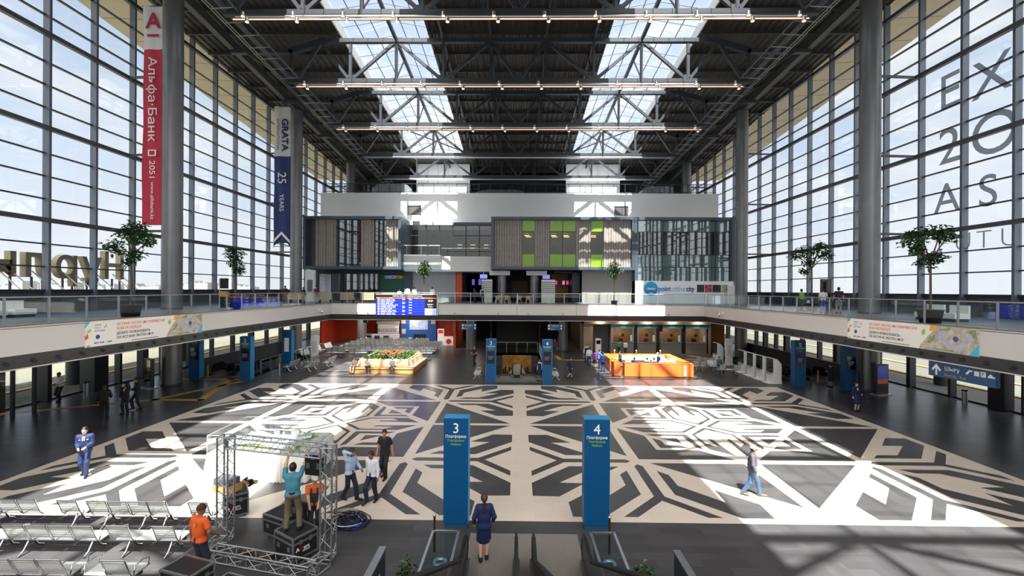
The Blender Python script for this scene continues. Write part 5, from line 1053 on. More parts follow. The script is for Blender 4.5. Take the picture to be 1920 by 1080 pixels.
tag(MB().bx(-8.7, -8.1, 59.3, 59.38, 1.3, 3.2).build('poster', [mat('beige_notice', '#c9b2a0', .6)]), 'tall beige poster on the red wall', 'poster')
tag(MB().bx(-16.3, -15.9, 46.0, 46.4, 3.4, 3.9).build('ceiling_speaker', [M_black]), 'black speaker hung under the mezzanine above the benches', 'speaker')
# parapet walls along the lower glazing
for sx, s in ((-1, 'left'), (1, 'right')):
    struct(MB().bx(*sorted((sx * 26.0, sx * 26.2)), 35.0, 52, 0, 1.15).build('wall_parapet_' + s, [M_steel_dark]))

# ================================================================== ESCALATORS
M_esc_side = mat('escalator_steel', '#8e8a86', .3, .8); M_step = mat('escalator_step', '#5a5b5e', .5, .5)
def escalator(lab, x, y, rise, run, rz=0.0, wd=1.0, grp=None, flat=1.2):
    """landing edge at local y=0, travel along +Y, rise may be negative"""
    t = thing('escalator', lab, 'escalator', (x, y, 0), rz, grp); h = wd / 2; pr = lambda yy: 0 if yy < flat else min(1, (yy - flat) / run) * rise
    ys = [0, flat * .5, flat, flat + run, flat + run + .6]
    for s in (-1, 1):
        m = MB(); o = s * (h + .12)
        poly = [(yy, pr(yy) + .0) for yy in ys] + [(yy, pr(yy) + .86) for yy in ys[::-1]]
        m.prism(poly, o - .03, o + .03, 0, lambda u, v, w_: (w_, u, v)); m.build('balustrade', [glass('escalator_glass', (0.42, 0.45, 0.47), 0.35, 0.07)], t)
        m = MB(); m.prism([(yy, pr(yy) - .02) for yy in ys] + [(yy, pr(yy) + .22) for yy in ys[::-1]], o - .09, o + .09, 0, lambda u, v, w_: (w_, u, v)); m.build('skirt', [M_esc_side], t)
        pts = [(o, .35, .12), (o, .05, .2), (o, -.12, .45), (o, -.02, .75), (o, .25, .9)] + [(o, yy, pr(yy) + .9) for yy in ys[2:]]
        MB().tube(pts, .045, 8).build('handrail', [M_rubber], t)
    m = MB(); m.bx(-h, h, -.9, flat * .5, 0, .012); m.build('landing_plate', [mat('ribbed_landing', '#8d847e', .4, .2, var=.06, vs=12)], t)
    m = MB(); n = int(run / .4)
    for k in range(n): yy = flat + run * k / n; z = pr(yy); m.bx(-h, h, yy, yy + run / n, z - .18, z + (.0 if rise < 0 else .2))
    m.bx(-h, h, flat * .5, flat, -.18, .0); m.build('steps', [M_step], t)
    return t
escalator('near left escalator rising under the camera, at totem 3', -.62, 11.0, 5.4, 9.4, PI, 1.02, 'near escalators')
escalator('near right escalator rising under the camera, at totem 4', 1.07, 11.0, 5.4, 9.4, PI, 1.02, 'near escalators')
escalator('left of the two escalators going down at the centre pit', -.95, 34.7, -5.2, 9.2, 0, .95, 'far centre escalators'); escalator('right of the two escalators going down at the centre pit', .95, 34.7, -5.2, 9.2, 0, .95, 'far centre escalators')
for x, s in ((-23.9, 'outer left'), (-22.0, 'inner left'), (22.0, 'inner right'), (23.9, 'outer right')): escalator('%s escalator going down beside the side totems' % s, x, 34.8, -5.2, 9.2, 0, .95, 'side escalators')
tag(MB().bx(-1.3, 1.75, 10.6, 12.5, 0, .01).build('landing_plate', [mat('ribbed_landing', '#8d847e', .4, .2, var=.06, vs=12)]), 'broad ribbed metal landing plate in front of the near escalators', 'floor plate')
tag(MB().bx(-2.25, 2.25, 33.0, 34.55, 0, .01).build('landing_plate', [mat('grey_landing', '#7d7b79', .4, .4)]), 'grey landing plate before the far escalator pit', 'floor plate')
balustrade('glass rail at the back edge of the central escalator pit', (-2.3, 48.5, 0), (2.3, 48.5, 0), (0, 1, 0), 1.15); balustrade('glass rail along the left edge of the central escalator pit', (-2.5, 35.2, 0), (-2.5, 48.3, 0), (1, 0, 0), 1.45); balustrade('glass rail along the right edge of the central escalator pit', (2.5, 35.2, 0), (2.5, 48.3, 0), (1, 0, 0), 1.45)
for sx, s in ((-1, 'left'), (1, 'right')): balustrade('glass rail along the inner edge of the %s escalator pit' % s, (sx * 20.8, 35.2, 0), (sx * 20.8, 46.5, 0), (1, 0, 0), 1.4)
# glass enclosures beside the near escalators with bins and gold leaves inside
for x0, x1, s in ((-2.05, -1.42, 'left'), (1.85, 2.42, 'right')):
    t = thing('glass_enclosure', 'steel-edged glass enclosure along the %s side of the near escalators' % s, 'enclosure', (0, 0, 0))
    for x in (x0, x1): MB().quad((x, 7.4, 0), (x, 10.8, 0), (x, 10.8, .98), (x, 7.4, .98)).build('glass_panel', [M_glass_rail], t); MB().bx(x - .03, x + .03, 7.4, 10.83, .98, 1.02).build('top_rail', [M_steel], t)
    MB().quad((x0, 10.8, 0), (x1, 10.8, 0), (x1, 10.8, .98), (x0, 10.8, .98)).build('glass_panel', [M_glass_rail], t); MB().bx(x0, x1, 10.77, 10.83, .98, 1.02).build('top_rail', [M_steel], t)
    c = (x0 + x1) / 2; b = thing('litter_bin', 'round steel litter bin inside the %s glass enclosure' % s, 'bin', (c, 10.0, 0)); MB().cyl((0, 0, 0), (0, 0, .7), .16, 18).build('body', [M_girder], b); MB().lathe([(.17, .7), (.17, .76), (.1, .76), (.09, .72)], n=18).build('rim', [mat('bin_rim', '#6d8ea3', .3, .6)], b)
    m = MB(); leaf_cluster(m, (c, 9.3, .4), .22, 46, R, .22, 1.2); m.cyl((c, 9.3, 0), (c, 9.3, .3), .05, 8); tag(m.build('gold_leaf_ornament', [mat('gold_leaf', '#c99a4a', .35, .6)]), 'gold leaf ornament inside the %s glass enclosure' % s, 'ornament')
    p = thing('queue_post', 'dark post with a pale top beside the %s glass enclosure' % s, 'post', (x0 - .12 if x0 < 0 else x1 + .06, 11.6, 0)); MB().cyl((0, 0, 0), (0, 0, .95), .03, 10).build('post', [mat('dark_bronze', '#4a3428', .4, .5)], p); MB().ball((0, 0, .97), .045, 10).build('cap', [M_steel], p)

# ================================================================== STAGE FRAME, CASES, MODEL TABLE
M_alu = mat('truss_aluminium', '#b4b7ba', .3, .85); M_case = mat('flight_case_black', '#1c1b1e', .55, var=.1, vs=6); M_edge = mat('case_edge_alu', '#aeb1b5', .3, .85)
def lattice(m, a, b, s=.145, step=.28):
    """box truss from a to b: four chords with zigzag lacing"""
    a = Vector(a); b = Vector(b); d = (b - a).normalized(); u = Vector((0, 0, 1)) if abs(d.z) < .9 else Vector((1, 0, 0)); x = d.cross(u).normalized(); y = x.cross(d); L_ = (b - a).length; n = max(1, int(L_ / step))
    cs = [x * s + y * s, x * s - y * s, -x * s - y * s, -x * s + y * s]
    for c in cs: m.cyl(a + c, b + c, .025, 8)
    for i in range(n):
        p, q = a + d * (L_ * i / n), a + d * (L_ * (i + 1) / n)
        for k in range(4):
            c1, c2 = cs[k], cs[(k + 1) % 4]
            if i % 2: c1, c2 = c2, c1
            m.cyl(p + c1, q + c2, .011, 6)
    for e_ in (a, b):
        for k in range(4): m.cyl(e_ + cs[k], e_ + cs[(k + 1) % 4], .018, 6)
t = thing('truss_frame', 'aluminium box truss goalpost frame standing on floor beams', 'frame', (0, 0, 0))
TL, TR = Vector((-7.95, 11.85, 0)), Vector((-4.82, 11.15, 0)); Z = Vector((0, 0, 1))
for nm, a, b in (('tower', TL + Z * .12, TL + Z * 2.95), ('tower', TR + Z * .12, TR + Z * 2.95), ('top_beam', TL + Z * 2.82 + (TR - TL).normalized() * .15, TR + Z * 2.82 - (TR - TL).normalized() * .15), ('floor_beam', Vector((-7.85, 11.2, .16)), Vector((-4.95, 10.55, .16))), ('floor_rail', TL + Vector((-.02, -.15, .16)), Vector((-7.95, 11.05, .16))), ('floor_rail', TR + Vector((0, -.15, .16)), Vector((-4.95, 10.6, .16)))):
    m = MB(); lattice(m, a, b); m.build(nm, [M_alu], t)
def led_panel(lab, loc, rz, s=.5, rx=0):
    t = thing('led_panel', lab, 'panel', loc, rz); MB().bx(-s / 2, s / 2, -.04, .04, 0, s).build('cabinet', [M_black], t); m = MB()
    for dx in (-.15, .15): m.bx(dx - .05, dx + .05, -.06, -.04, s * .35, s * .65)
    m.build('connector_block', [M_girder], t); MB().bx(-.06, .06, -.08, -.04, s - .08, s - .02).build('handle', [M_edge], t)
led_panel('black led panel hanging from the right end of the truss beam', (-5.22, 11.22, 2.18), -.22, .5); 
def flight_case(lab, x, y, rz, w_, d, h, logo=True, z=0, wheels=True):
    t = thing('flight_case', lab, 'case', (x, y, z), rz); b = .1 if wheels else 0
    MB().bx(-w_ / 2, w_ / 2, -d / 2, d / 2, b, h).build('body', [M_case], t); m = MB(); q = .022
    for zz in (b, h, h * .78): 
        m.bar((-w_ / 2, -d / 2, zz), (w_ / 2, -d / 2, zz), q * 2, q * 2).bar((-w_ / 2, d / 2, zz), (w_ / 2, d / 2, zz), q * 2, q * 2).bar((-w_ / 2, -d / 2, zz), (-w_ / 2, d / 2, zz), q * 2, q * 2).bar((w_ / 2, -d / 2, zz), (w_ / 2, d / 2, zz), q * 2, q * 2)
    for sx in (-1, 1):
        for sy in (-1, 1): m.bx(sx * w_ / 2 - q, sx * w_ / 2 + q, sy * d / 2 - q, sy * d / 2 + q, b, h)
    m.build('edge_trim', [M_edge], t)
    for sx in (-1, 1): MB().bx(sx * w_ * .28 - .06, sx * w_ * .28 + .06, -d / 2 - .015, -d / 2 + .01, h * .45, h * .62).build('handle_recess', [M_edge], t)
    for dx in (-.2, .2): MB().bx(w_ / 2 - .01, w_ / 2 + .015, dx * d - .04, dx * d + .04, h * .68, h * .86).build('latch', [M_edge], t)
    if wheels:
        for sx in (-1, 1):
            for sy in (-1, 1): MB().cyl((sx * w_ * .38 - .02, sy * d * .36, .05), (sx * w_ * .38 + .02, sy * d * .36, .05), .05, 12).build('castor', [M_rubber], t)
    if logo:
        o = text('logo', 'A', .1, M_white_text, t, (w_ / 2 + .003, -.26, h * .45), FACE_E, bold=.004); text('logo', '/\\', .1, mat('signal_red', '#c02020', .5), t, (w_ / 2 + .003, -.15, h * .45), FACE_E); text('logo', 'em', .1, M_white_text, t, (w_ / 2 + .003, -.06, h * .45), FACE_E); text('lettering', 'GROUP', .045, M_white_text, t, (w_ / 2 + .003, -.08, h * .36), FACE_E)
    return t
flight_case('black flight case with silver edges that the man in blue stands on', -5.78, 11.42, -.54, .8, .68, .66)
flight_case('black flight case behind the one the man in blue stands on', -6.62, 12.4, -.42, .8, .7, .62)
led_panel('black led panel held upright by the worker in orange overalls', (-5.98, 11.98, .62), -.4, .5)
flight_case('black flight case with slatted lid at bottom edge in front of the orange shirt', -7.25, 9.55, -.28, .85, .55, .85, False)
flight_case('low black flight case at the bottom edge right of the slatted one', -6.38, 9.62, -.28, .6, .5, .45, False)
flight_case('black wheeled flight case loaded with boxes behind the truss tower', -8.75, 13.5, -.95, .9, .62, .72)
t = thing('carry_case', 'dark grey hard carry case lying on boxes above the loaded flight case', 'case', (-8.92, 13.35, .97), -.3); MB().bx(-.3, .3, -.2, .2, 0, .2).build('shell', [mat('slate_grey', '#53575c', .5)], t); MB().tube([(-.08, -.2, .1), (-.06, -.25, .1), (.06, -.25, .1), (.08, -.2, .1)], .012, 6).build('handle', [M_black], t)
t = thing('cardboard_box', 'flat tan cardboard box on the loaded flight case under the grey case', 'box', (-8.92, 13.38, .745), -.35); MB().bx(-.33, .33, -.24, .24, 0, .22).build('carton', [mat('cardboard', '#b98a5a', .8, var=.08)], t); MB().bx(-.33, .33, -.03, .03, .22, .223).build('tape', [mat('tape_tan', '#d0ad82', .4)], t)
m = MB()
for k in range(10): p = [R.uniform(-.2, .2) for _ in range(3)]; m.box((-8.5 + p[0], 13.75 + p[1] * .7, .82 + abs(p[2]) * .4), (.16, .1, .07), Matrix.Rotation(p[0] * 9, 3, 'Z') @ Matrix.Rotation(p[1] * 4, 3, 'X'), k % 2)
tag(m.build('loose_packing', [mat('cardboard', '#b98a5a', .8), M_black]), 'heap of loose brown packing on the loaded flight case', 'packing', kind='stuff')
flight_case('small dark bag-like case at the right end of the front bench row', -9.3, 9.5, .1, .5, .35, .5, False)
t = thing('rolled_carpet', 'long brown roll of sheeting lying behind the floor beam', 'roll', (0, 0, 0)); MB().cyl((-7.25, 11.45, .1), (-6.25, 11.12, .1), .1, 14).build('roll', [mat('brown_roll', '#4a3426', .7, var=.2, vs=5)], t); MB().cyl((-7.3, 11.47, .1), (-7.25, 11.45, .1), .075, 12).build('paper_core', [mat('cardboard', '#b98a5a', .8)], t)
m = MB(); m.ball((-5.35, 10.15, .12), .3, 14, sc=(1.2, .7, .4)); tag(m.build('grey_sack', [mat('grey_canvas', '#7d8078', .8, var=.15)]), 'grey canvas sack at the bottom edge below the flight case', 'sack')
t = thing('cable_pile', 'heap of coiled black, blue and white cables on the floor right of truss', 'cables', (-4.95, 12.95, 0))
for nm, m_, n, col in (('black_cable', M_rubber, 26, 0), ('blue_cable', mat('blue_cable', '#1c44a8', .5), 4, 1), ('white_cable', mat('white_cable', '#c9d0dc', .5), 2, 2)):
    m = MB()
    for k in range(n):
        cx, cy, r_ = R.uniform(-.18, .18), R.uniform(-.14, .14), R.uniform(.16, .36); z0 = R.uniform(.02, .2); tl = R.uniform(-.15, .15)
        m.tube([(cx + r_ * 1.2 * math.cos(a), cy + r_ * math.sin(a), max(.015, z0 + tl * math.cos(a) + R.uniform(-.02, .02))) for a in [2 * PI * i / 18 * 1.1 for i in range(19)]], .014, 6)
    m.build(nm, [m_], t)
m = MB()
for k in range(4): r_ = .12 + .04 * k; m.tube([(-5.25 + r_ * 1.5 * math.cos(a), 13.55 + r_ * .8 * math.sin(a), .02 + .01 * k) for a in [2 * PI * i / 14 for i in range(15)]], .012, 6)
tag(m.build('rope_coil', [mat('beige_rope', '#a89c88', .8)]), 'small coil of beige rope behind the cable heap', 'rope')
# ---- architectural model under glass on a draped table
tx0, tx1, ty0, ty1, TZ = -11.2, -7.6, 15.62, 18.0, 1.0
t = thing('display_table', 'table under a pleated white cloth carrying the glass model case', 'table', (0, 0, 0))
MB().bx(tx0 + .1, tx1 - .1, ty0 + .1, ty1 - .1, TZ - .06, TZ - .02).build('tabletop', [M_white_paint], t)
for x in (tx0 + .2, tx1 - .2):
    for y in (ty0 + .2, ty1 - .2): MB().bx(x - .03, x + .03, y - .03, y + .03, 0, TZ - .06).build('leg', [M_girder], t)
per = []; nseg = 46
def edge_pts(a, b, n): return [(a[0] + (b[0] - a[0]) * i / n, a[1] + (b[1] - a[1]) * i / n) for i in range(n)]
cor = [(tx0, ty0), (tx1, ty0), (tx1, ty1), (tx0, ty1)]
for i in range(4): per += edge_pts(cor[i], cor[(i + 1) % 4], 60 if i % 2 == 0 else 40)
m = MB(); vs = []; n = len(per); cx, cy = (tx0 + tx1) / 2, (ty0 + ty1) / 2
for z, am in ((TZ, 0), (TZ - .12, .01), (.5, .045), (.02, .065)):
    for i, (x, y) in enumerate(per):
        k = 1 + am * (1.4 if i % 2 else .2) * (1 + .4 * math.sin(i * 1.7)); vs.append((cx + (x - cx) * (1 + (k - 1) * .55), cy + (y - cy) * (1 + (k - 1) * .8), z))
m.add(vs, [(r * n + i, r * n + (i + 1) % n, (r + 1) * n + (i + 1) % n, (r + 1) * n + i) for r in range(3) for i in range(n)], 0, True); m.add(vs[:n], [tuple(range(n))])
tag(m.build('tablecloth', [mat('white_satin', '#ecebe8', .5)]), 'pleated white cloth hanging to the floor around the model table', 'tablecloth')
t = thing('architectural_model', 'architectural model with pale roofs and green lawns on the draped table', 'model', (0, 0, TZ))
MB().bx(tx0 + .05, tx1 - .05, ty0 + .05, ty1 - .05, .003, .05).build('base_board', [mat('model_base', '#c9ccc8', .6, var=.15, vs=3)], t)
m = MB()
for k in range(40): x, y = R.uniform(tx0 + .3, tx1 - .3), R.uniform(ty0 + .3, ty1 - .3); m.ball((x, y, .05), R.uniform(.06, .16), 8, sc=(1.6, 1, .25))
o = m.build('lawn', [mat('model_lawn', '#8fae4a', .8, var=.25, vs=8)], t); o['kind'] = 'stuff'
for cyy, am, off in ((16.4, .12, 0), (17.2, .16, .8)):
    m = MB(); vs = []
    for i in range(25):
        u = i / 24; x = tx0 + .5 + (tx1 - tx0 - 1.0) * u; y = cyy + am * math.sin(u * 6 + off)
        for dy, z in ((-.16, .1), (0, .2 + .05 * math.sin(u * 9)), (.16, .1)): vs.append((x, y + dy, z + .03 * math.sin(u * 7)))
    m.add(vs, [(3 * i + j, 3 * i + j + 1, 3 * i + j + 4, 3 * i + j + 3) for i in range(24) for j in range(2)], 0, True); m.build('pale_roof', [mat('model_roof', '#cfd8dc', .25, .2)], t)
for k in range(16): x, y = R.uniform(tx0 + .3, tx1 - .4), R.choice((15.9, 16.8, 17.7)) + R.uniform(-.1, .1); MB().bx(x, x + R.uniform(.08, .25), y, y + .12, .05, .05 + R.uniform(.06, .2)).build('model_block', [mat('model_white', '#e6e6e6', .6)], t)
t = thing('glass_case', 'clear glass case standing over the architectural model', 'glass case', (0, 0, TZ))
gx0, gx1, gy0, gy1, gh = tx0 + .02, tx1 - .02, ty0 + .02, ty1 - .02, .66
for q in (((gx0, gy0, .003), (gx1, gy0, .003), (gx1, gy0, gh), (gx0, gy0, gh)), ((gx0, gy1, .003), (gx1, gy1, .003), (gx1, gy1, gh), (gx0, gy1, gh)), ((gx0, gy0, .003), (gx0, gy1, .003), (gx0, gy1, gh), (gx0, gy0, gh)), ((gx1, gy0, .003), (gx1, gy1, .003), (gx1, gy1, gh), (gx1, gy0, gh)), ((gx0, gy0, gh), (gx1, gy0, gh), (gx1, gy1, gh), (gx0, gy1, gh))): MB().quad(*q).build('glass_panel', [M_glass_clear], t)
m = MB()
for a, b in (((gx0, gy0, gh), (gx1, gy0, gh)), ((gx0, gy1, gh), (gx1, gy1, gh)), ((gx0, gy0, gh), (gx0, gy1, gh)), ((gx1, gy0, gh), (gx1, gy1, gh)), ((gx0, gy0, 0.01), (gx0, gy0, gh)), ((gx1, gy0, 0.01), (gx1, gy0, gh))): m.bar(a, b, .012, .012)
m.build('edge_strip', [mat('pale_glass_edge', '#cfe0dc', .2)], t)

# ================================================================== PEOPLE
def surface_nets(fn, lo, hi, res):
    """polygonise fn(points) < 0 on a grid; returns verts, quads"""
    n = np.maximum(np.ceil((hi - lo) / res).astype(int) + 1, 4)
    ax = [lo[k] + res * np.arange(n[k]) for k in range(3)]
    G = np.stack(np.meshgrid(*ax, indexing='ij'), -1); D = fn(G.reshape(-1, 3)).reshape(n)
    ins = D < 0; c = np.zeros(n - 1, int)
    for i in (0, 1):
        for j in (0, 1):
            for k in (0, 1): c += ins[i:n[0] - 1 + i, j:n[1] - 1 + j, k:n[2] - 1 + k]
    act = (c > 0) & (c < 8); idx = -np.ones(n - 1, int); cells = np.argwhere(act); idx[act] = np.arange(len(cells))
    acc = np.zeros((len(cells), 3)); cnt = np.zeros(len(cells)); cor = [(i, j, k) for i in (0, 1) for j in (0, 1) for k in (0, 1)]
    for a in cor:
        for ax_ in range(3):
            if a[ax_]: continue
            b = list(a); b[ax_] = 1
            da = D[cells[:, 0] + a[0], cells[:, 1] + a[1], cells[:, 2] + a[2]]; db = D[cells[:, 0] + b[0], cells[:, 1] + b[1], cells[:, 2] + b[2]]
            x = (da < 0) != (db < 0); tt = np.where(x, da / np.where(da == db, 1, da - db), 0)
            p = np.array(a, float)[None] + tt[:, None] * (np.array(b) - np.array(a))[None]; acc += np.where(x[:, None], p, 0); cnt += x
    V = lo + res * (cells + acc / np.maximum(cnt, 1)[:, None]); F = []
    for ax_ in range(3):
        u, v = (ax_ + 1) % 3, (ax_ + 2) % 3; s0 = [slice(None)] * 3; s1 = [slice(None)] * 3; s0[ax_] = slice(0, n[ax_] - 1); s1[ax_] = slice(1, n[ax_])
        A_, B_ = ins[tuple(s0)], ins[tuple(s1)]; E_ = np.argwhere(A_ != B_)
        ok = (E_[:, u] > 0) & (E_[:, v] > 0) & (E_[:, u] < n[u] - 1) & (E_[:, v] < n[v] - 1); E_ = E_[ok]; fl = A_[E_[:, 0], E_[:, 1], E_[:, 2]]
        def at(du, dv): q = E_.copy(); q[:, u] -= du; q[:, v] -= dv; return idx[q[:, 0], q[:, 1], q[:, 2]]
        Q = np.stack([at(0, 0), at(1, 0), at(1, 1), at(0, 1)], 1); Q[~fl] = Q[~fl][:, ::-1]; F.append(Q)
    return V, np.concatenate(F)
def cone(P, a, b, ra, rb, flat=False):
    a = np.asarray(a, float); b = np.asarray(b, float); ba = b - a; L2 = max(ba @ ba, 1e-9); t_ = (P - a) @ ba / L2; tcl = np.clip(t_, 0, 1)
    d = np.linalg.norm(P - a - tcl[:, None] * ba, axis=1) - (ra + (rb - ra) * tcl)
    if flat: d = np.maximum(d, (t_ - 1) * math.sqrt(L2))
    return d
def ell(P, c, r): q = (P - np.asarray(c)) / np.asarray(r); k = np.linalg.norm(q, axis=1); return (k - 1) * min(r)
def smin(a, b, k): h = np.clip(.5 + .5 * (b - a) / k, 0, 1); return b + (a - b) * h - k * h * (1 - h)
def ik(a, b, l1, l2, hint):
    a, b, hint = (np.asarray(q, float) for q in (a, b, hint)); d = b - a; L_ = np.linalg.norm(d); mx = (l1 + l2) * .995
    if L_ > mx: b = a + d / L_ * mx; d = b - a; L_ = mx
    x = d / L_; c = (l1 * l1 - l2 * l2 + L_ * L_) / (2 * L_); h_ = math.sqrt(max(l1 * l1 - c * c, 0)); y = hint - x * (hint @ x); y = y / max(np.linalg.norm(y), 1e-6)
    return a + x * c + y * h_, b
SKIN = {'a': mat('skin_tan', '#b98362', .55), 'b': mat('skin_light', '#cfa083', .55), 'c': mat('skin_brown', '#8f5f43', .55)}
M_hair = mat('black_hair', '#17120f', .5); M_hair_b = mat('brown_hair', '#3a2416', .5); M_eye = mat('eye_dark', '#1a1410', .3); M_lip = mat('lip', '#8f4a44', .5)
CL = lambda n, h: mat('cloth_' + n, h, .75, var=.06, vs=6)
def stand(**k): d = dict(fL=(-.10, 0, .075), fR=(.10, .02, .075), hL=(-.27, .03, .82), hR=(.27, .03, .82)); d.update(k); return d
def walk(a=1, **k): d = dict(fL=(-.08, .30 * a, .085), fR=(.08, -.34 * a, .13), hL=(-.28, -.18 * a, .86), hR=(.28, .22 * a, .9), lean=.04); d.update(k); return d
def sit(**k): d = dict(pel=.56, fL=(-.12, .50, .075), fR=(.12, .46, .075), hL=(-.14, .34, .66), hR=(.14, .36, .68), lean=.06); d.update(k); return d
def person(lab, x, y, rz, h, pose, top, bottom, hair, skin='a', z=0.0, res=.03, group=None, shoes='#15151a', extra=None):
    """top=(cloth, sleeve) bottom=(kind, cloth) hair=(kind, material); local +Y is the facing direction"""
    s = h / 1.75; T_ = thing('person', lab, 'person', (x, y, z), rz, group); pz = pose.get('pel', .93); ln = pose.get('lean', 0.0); tw = pose.get('twist', 0.0)
    pel = np.array((pose.get('px', 0), pose.get('py', 0), pz)); cl, sl = math.cos(ln), math.sin(ln)
    def up(px, py, pzz): 
        px, py = px * math.cos(tw) - py * math.sin(tw), px * math.sin(tw) + py * math.cos(tw); return pel + np.array((px, py * cl + pzz * sl, pzz * cl - py * sl))
    fem = pose.get('fem', False); sw = .165 if fem else .19
    hp = {-1: pel + (-.085, 0, -.01), 1: pel + (.085, 0, -.01)}; sh = {-1: up(-sw, 0, .50), 1: up(sw, 0, .50)}; nk = up(0, -.005, .545); hy, hpch = pose.get('hy', 0), pose.get('hp', 0); hd = up(0, .025 + .05 * hpch, .70)
    J = {}
    for sd, f, hn in ((-1, 'fL', 'hL'), (1, 'fR', 'hR')):
        kn, an = ik(hp[sd], pose[f], .435, .43, pose.get('kh', (sd * .15, 1, .1))); ft = pose.get('toe' + f[1], (sd * .03, .16, -.045 if pose[f][2] < .1 else -.07))
        el, wr = ik(sh[sd], pose[hn], .285, .255, pose.get('e' + hn, (sd * .5, -1, -.1))); dirn = (wr - el) / np.linalg.norm(wr - el); J[sd] = (kn, an, an + np.array(ft), el, wr, wr + dirn * .085, dirn)
    fd = np.array((math.sin(-hy), math.cos(hy), 0)); fs = np.array((math.cos(hy), math.sin(hy), 0))
    def torso(P, o=0.0):
        k = .05; d = None
        for xx in (-.055, .055):
            q = cone(P, pel + (xx, 0, .0), up(xx * 1.1, 0, .25), .10 + o, .095 + o); d = q if d is None else smin(d, q, k)
            d = smin(d, cone(P, up(xx * 1.1, 0, .22), up(xx * 1.5, .005, .42), .10 + o, .10 + o), k)
        d = smin(d, cone(P, up(-sw + .03, 0, .485), up(sw - .03, 0, .485), .065 + o, .065 + o), k)
        return smin(d, cone(P, hp[-1], hp[1], .10 + o, .10 + o), k)
    def limbs(P, o, part):
        d = np.full(len(P), 9.0)
        for sd in (-1, 1):
            kn, an, toe, el, wr, pa, dn = J[sd]
            if part == 'arm': d = np.minimum(d, smin(cone(P, sh[sd], el, .055 + o, .043 + o), cone(P, el, wr, .043 + o, .03 + o), .03))
            elif part == 'short': d = np.minimum(d, cone(P, sh[sd], sh[sd] + (el - sh[sd]) * .75, .06 + o, .062 + o, True))
            elif part == 'sleeve': d = np.minimum(d, smin(cone(P, sh[sd], el, .06 + o, .052 + o), cone(P, el, wr, .052 + o, .042 + o, True), .03))
            elif part == 'leg': d = np.minimum(d, smin(cone(P, hp[sd], kn, .088 + o, .058 + o), cone(P, kn, an, .058 + o, .038 + o), .03))
            elif part == 'trouser': d = np.minimum(d, smin(cone(P, hp[sd], kn, .097, .078), cone(P, kn, an + (0, 0, -.03), .078, .066, True), .03))
            elif part == 'shorts': d = np.minimum(d, cone(P, hp[sd], kn, .1, .095, True))
        return d
    def body(P):
        d = smin(torso(P), limbs(P, 0, 'arm'), .03); d = smin(d, limbs(P, 0, 'leg'), .03); d = smin(d, cone(P, nk - (0, 0, .03), hd - (0, 0, .05), .056, .052), .03)
        d = smin(d, ell(P, hd + (0, 0, .015), (.078, .095, .112)), .025); d = smin(d, ell(P, hd + fd * .03 - (0, 0, .065), (.052, .058, .055)), .03); d = smin(d, ell(P, hd + fd * .1 - (0, 0, .018), (.016, .022, .026)), .012)
        for sd in (-1, 1):
            kn, an, toe, el, wr, pa, dn = J[sd]; d = smin(d, cone(P, wr, pa, .03, .036), .015); d = smin(d, cone(P, an + (0, -.03, -.03), toe, .036, .03), .02); d = smin(d, ell(P, hd + fs * (sd * .08) - (0, 0, .01), (.014, .022, .032)), .01)
        return d
    allp = np.array([pel, hd + (0, 0, .14), *[q for sd in (-1, 1) for q in J[sd][:6]], *sh.values()]); lo = allp.min(0) - .2; hi = allp.max(0) + .2
    def make(nm, fn, m_, par=T_, lo=lo, hi=hi, rs=1.0, extra_mb=None):
        V, F = surface_nets(fn, lo, hi, res * rs); me = bpy.data.meshes.new(nm); vs = (V * s).tolist(); fs_ = F.tolist(); 
        if extra_mb: k = len(vs); vs += [tuple(c * s for c in v) for v in extra_mb.v]; fs_ += [[i + k for i in f_] for f_ in extra_mb.f]
        me.from_pydata(vs, [], fs_); me.materials.append(m_); me.polygons.foreach_set('use_smooth', [True] * len(me.polygons)); me.update(); o = bpy.data.objects.new(nm, me); COL.objects.link(o); o.parent = par; return o
    fg = MB()                                              # five fingers per hand, rooted in the palm
    for sd in (-1, 1):
        kn, an, toe, el, wr, pa, dn = J[sd]; inw = np.array((-sd, 0, 0)) - dn * (np.array((-sd, 0, 0)) @ dn); inw = inw / max(np.linalg.norm(inw), 1e-6); side = np.cross(dn, inw); g = pose.get('grip', .35)
        if sd > 0: side = -side
        for i, L_ in enumerate((.062, .072, .068, .052)):
            b = pa + side * (.024 - .016 * i); p1 = b + dn * L_ * .5 + inw * .1 * g * L_; p2 = p1 + (dn * (1 - g) + inw * g) * L_ * .35; p3 = p2 + (dn * (.6 - g) + inw * g * 1.6) * L_ * .3; fg.tube([b - dn * .02, p1, p2, p3], .008, 5, rs=[.009, .0085, .008, .006])
        b = wr + dn * .03 + side * .024; fg.tube([b, b + side * .022 + dn * .025, b + side * .028 + dn * .05 + inw * .012], .009, 5, rs=[.011, .0095, .007])
    bo = make('body', body, SKIN[skin], extra_mb=fg)
    MBe = MB()
    for sd in (-1, 1): MBe.ball(tuple((hd + fd * .085 + fs * sd * .03 + (0, 0, .018)) * s), .011 * s, 6)
    MBe.build('eyes', [M_eye], bo); MBe = MB(); MBe.ball(tuple((hd + fd * .088 - (0, 0, .058)) * s), .018 * s, 6, sc=(1, .4, .3)); MBe.build('mouth', [M_lip], bo)
    tk, tm, sv = top; hem = pose.get('hem', -.02)
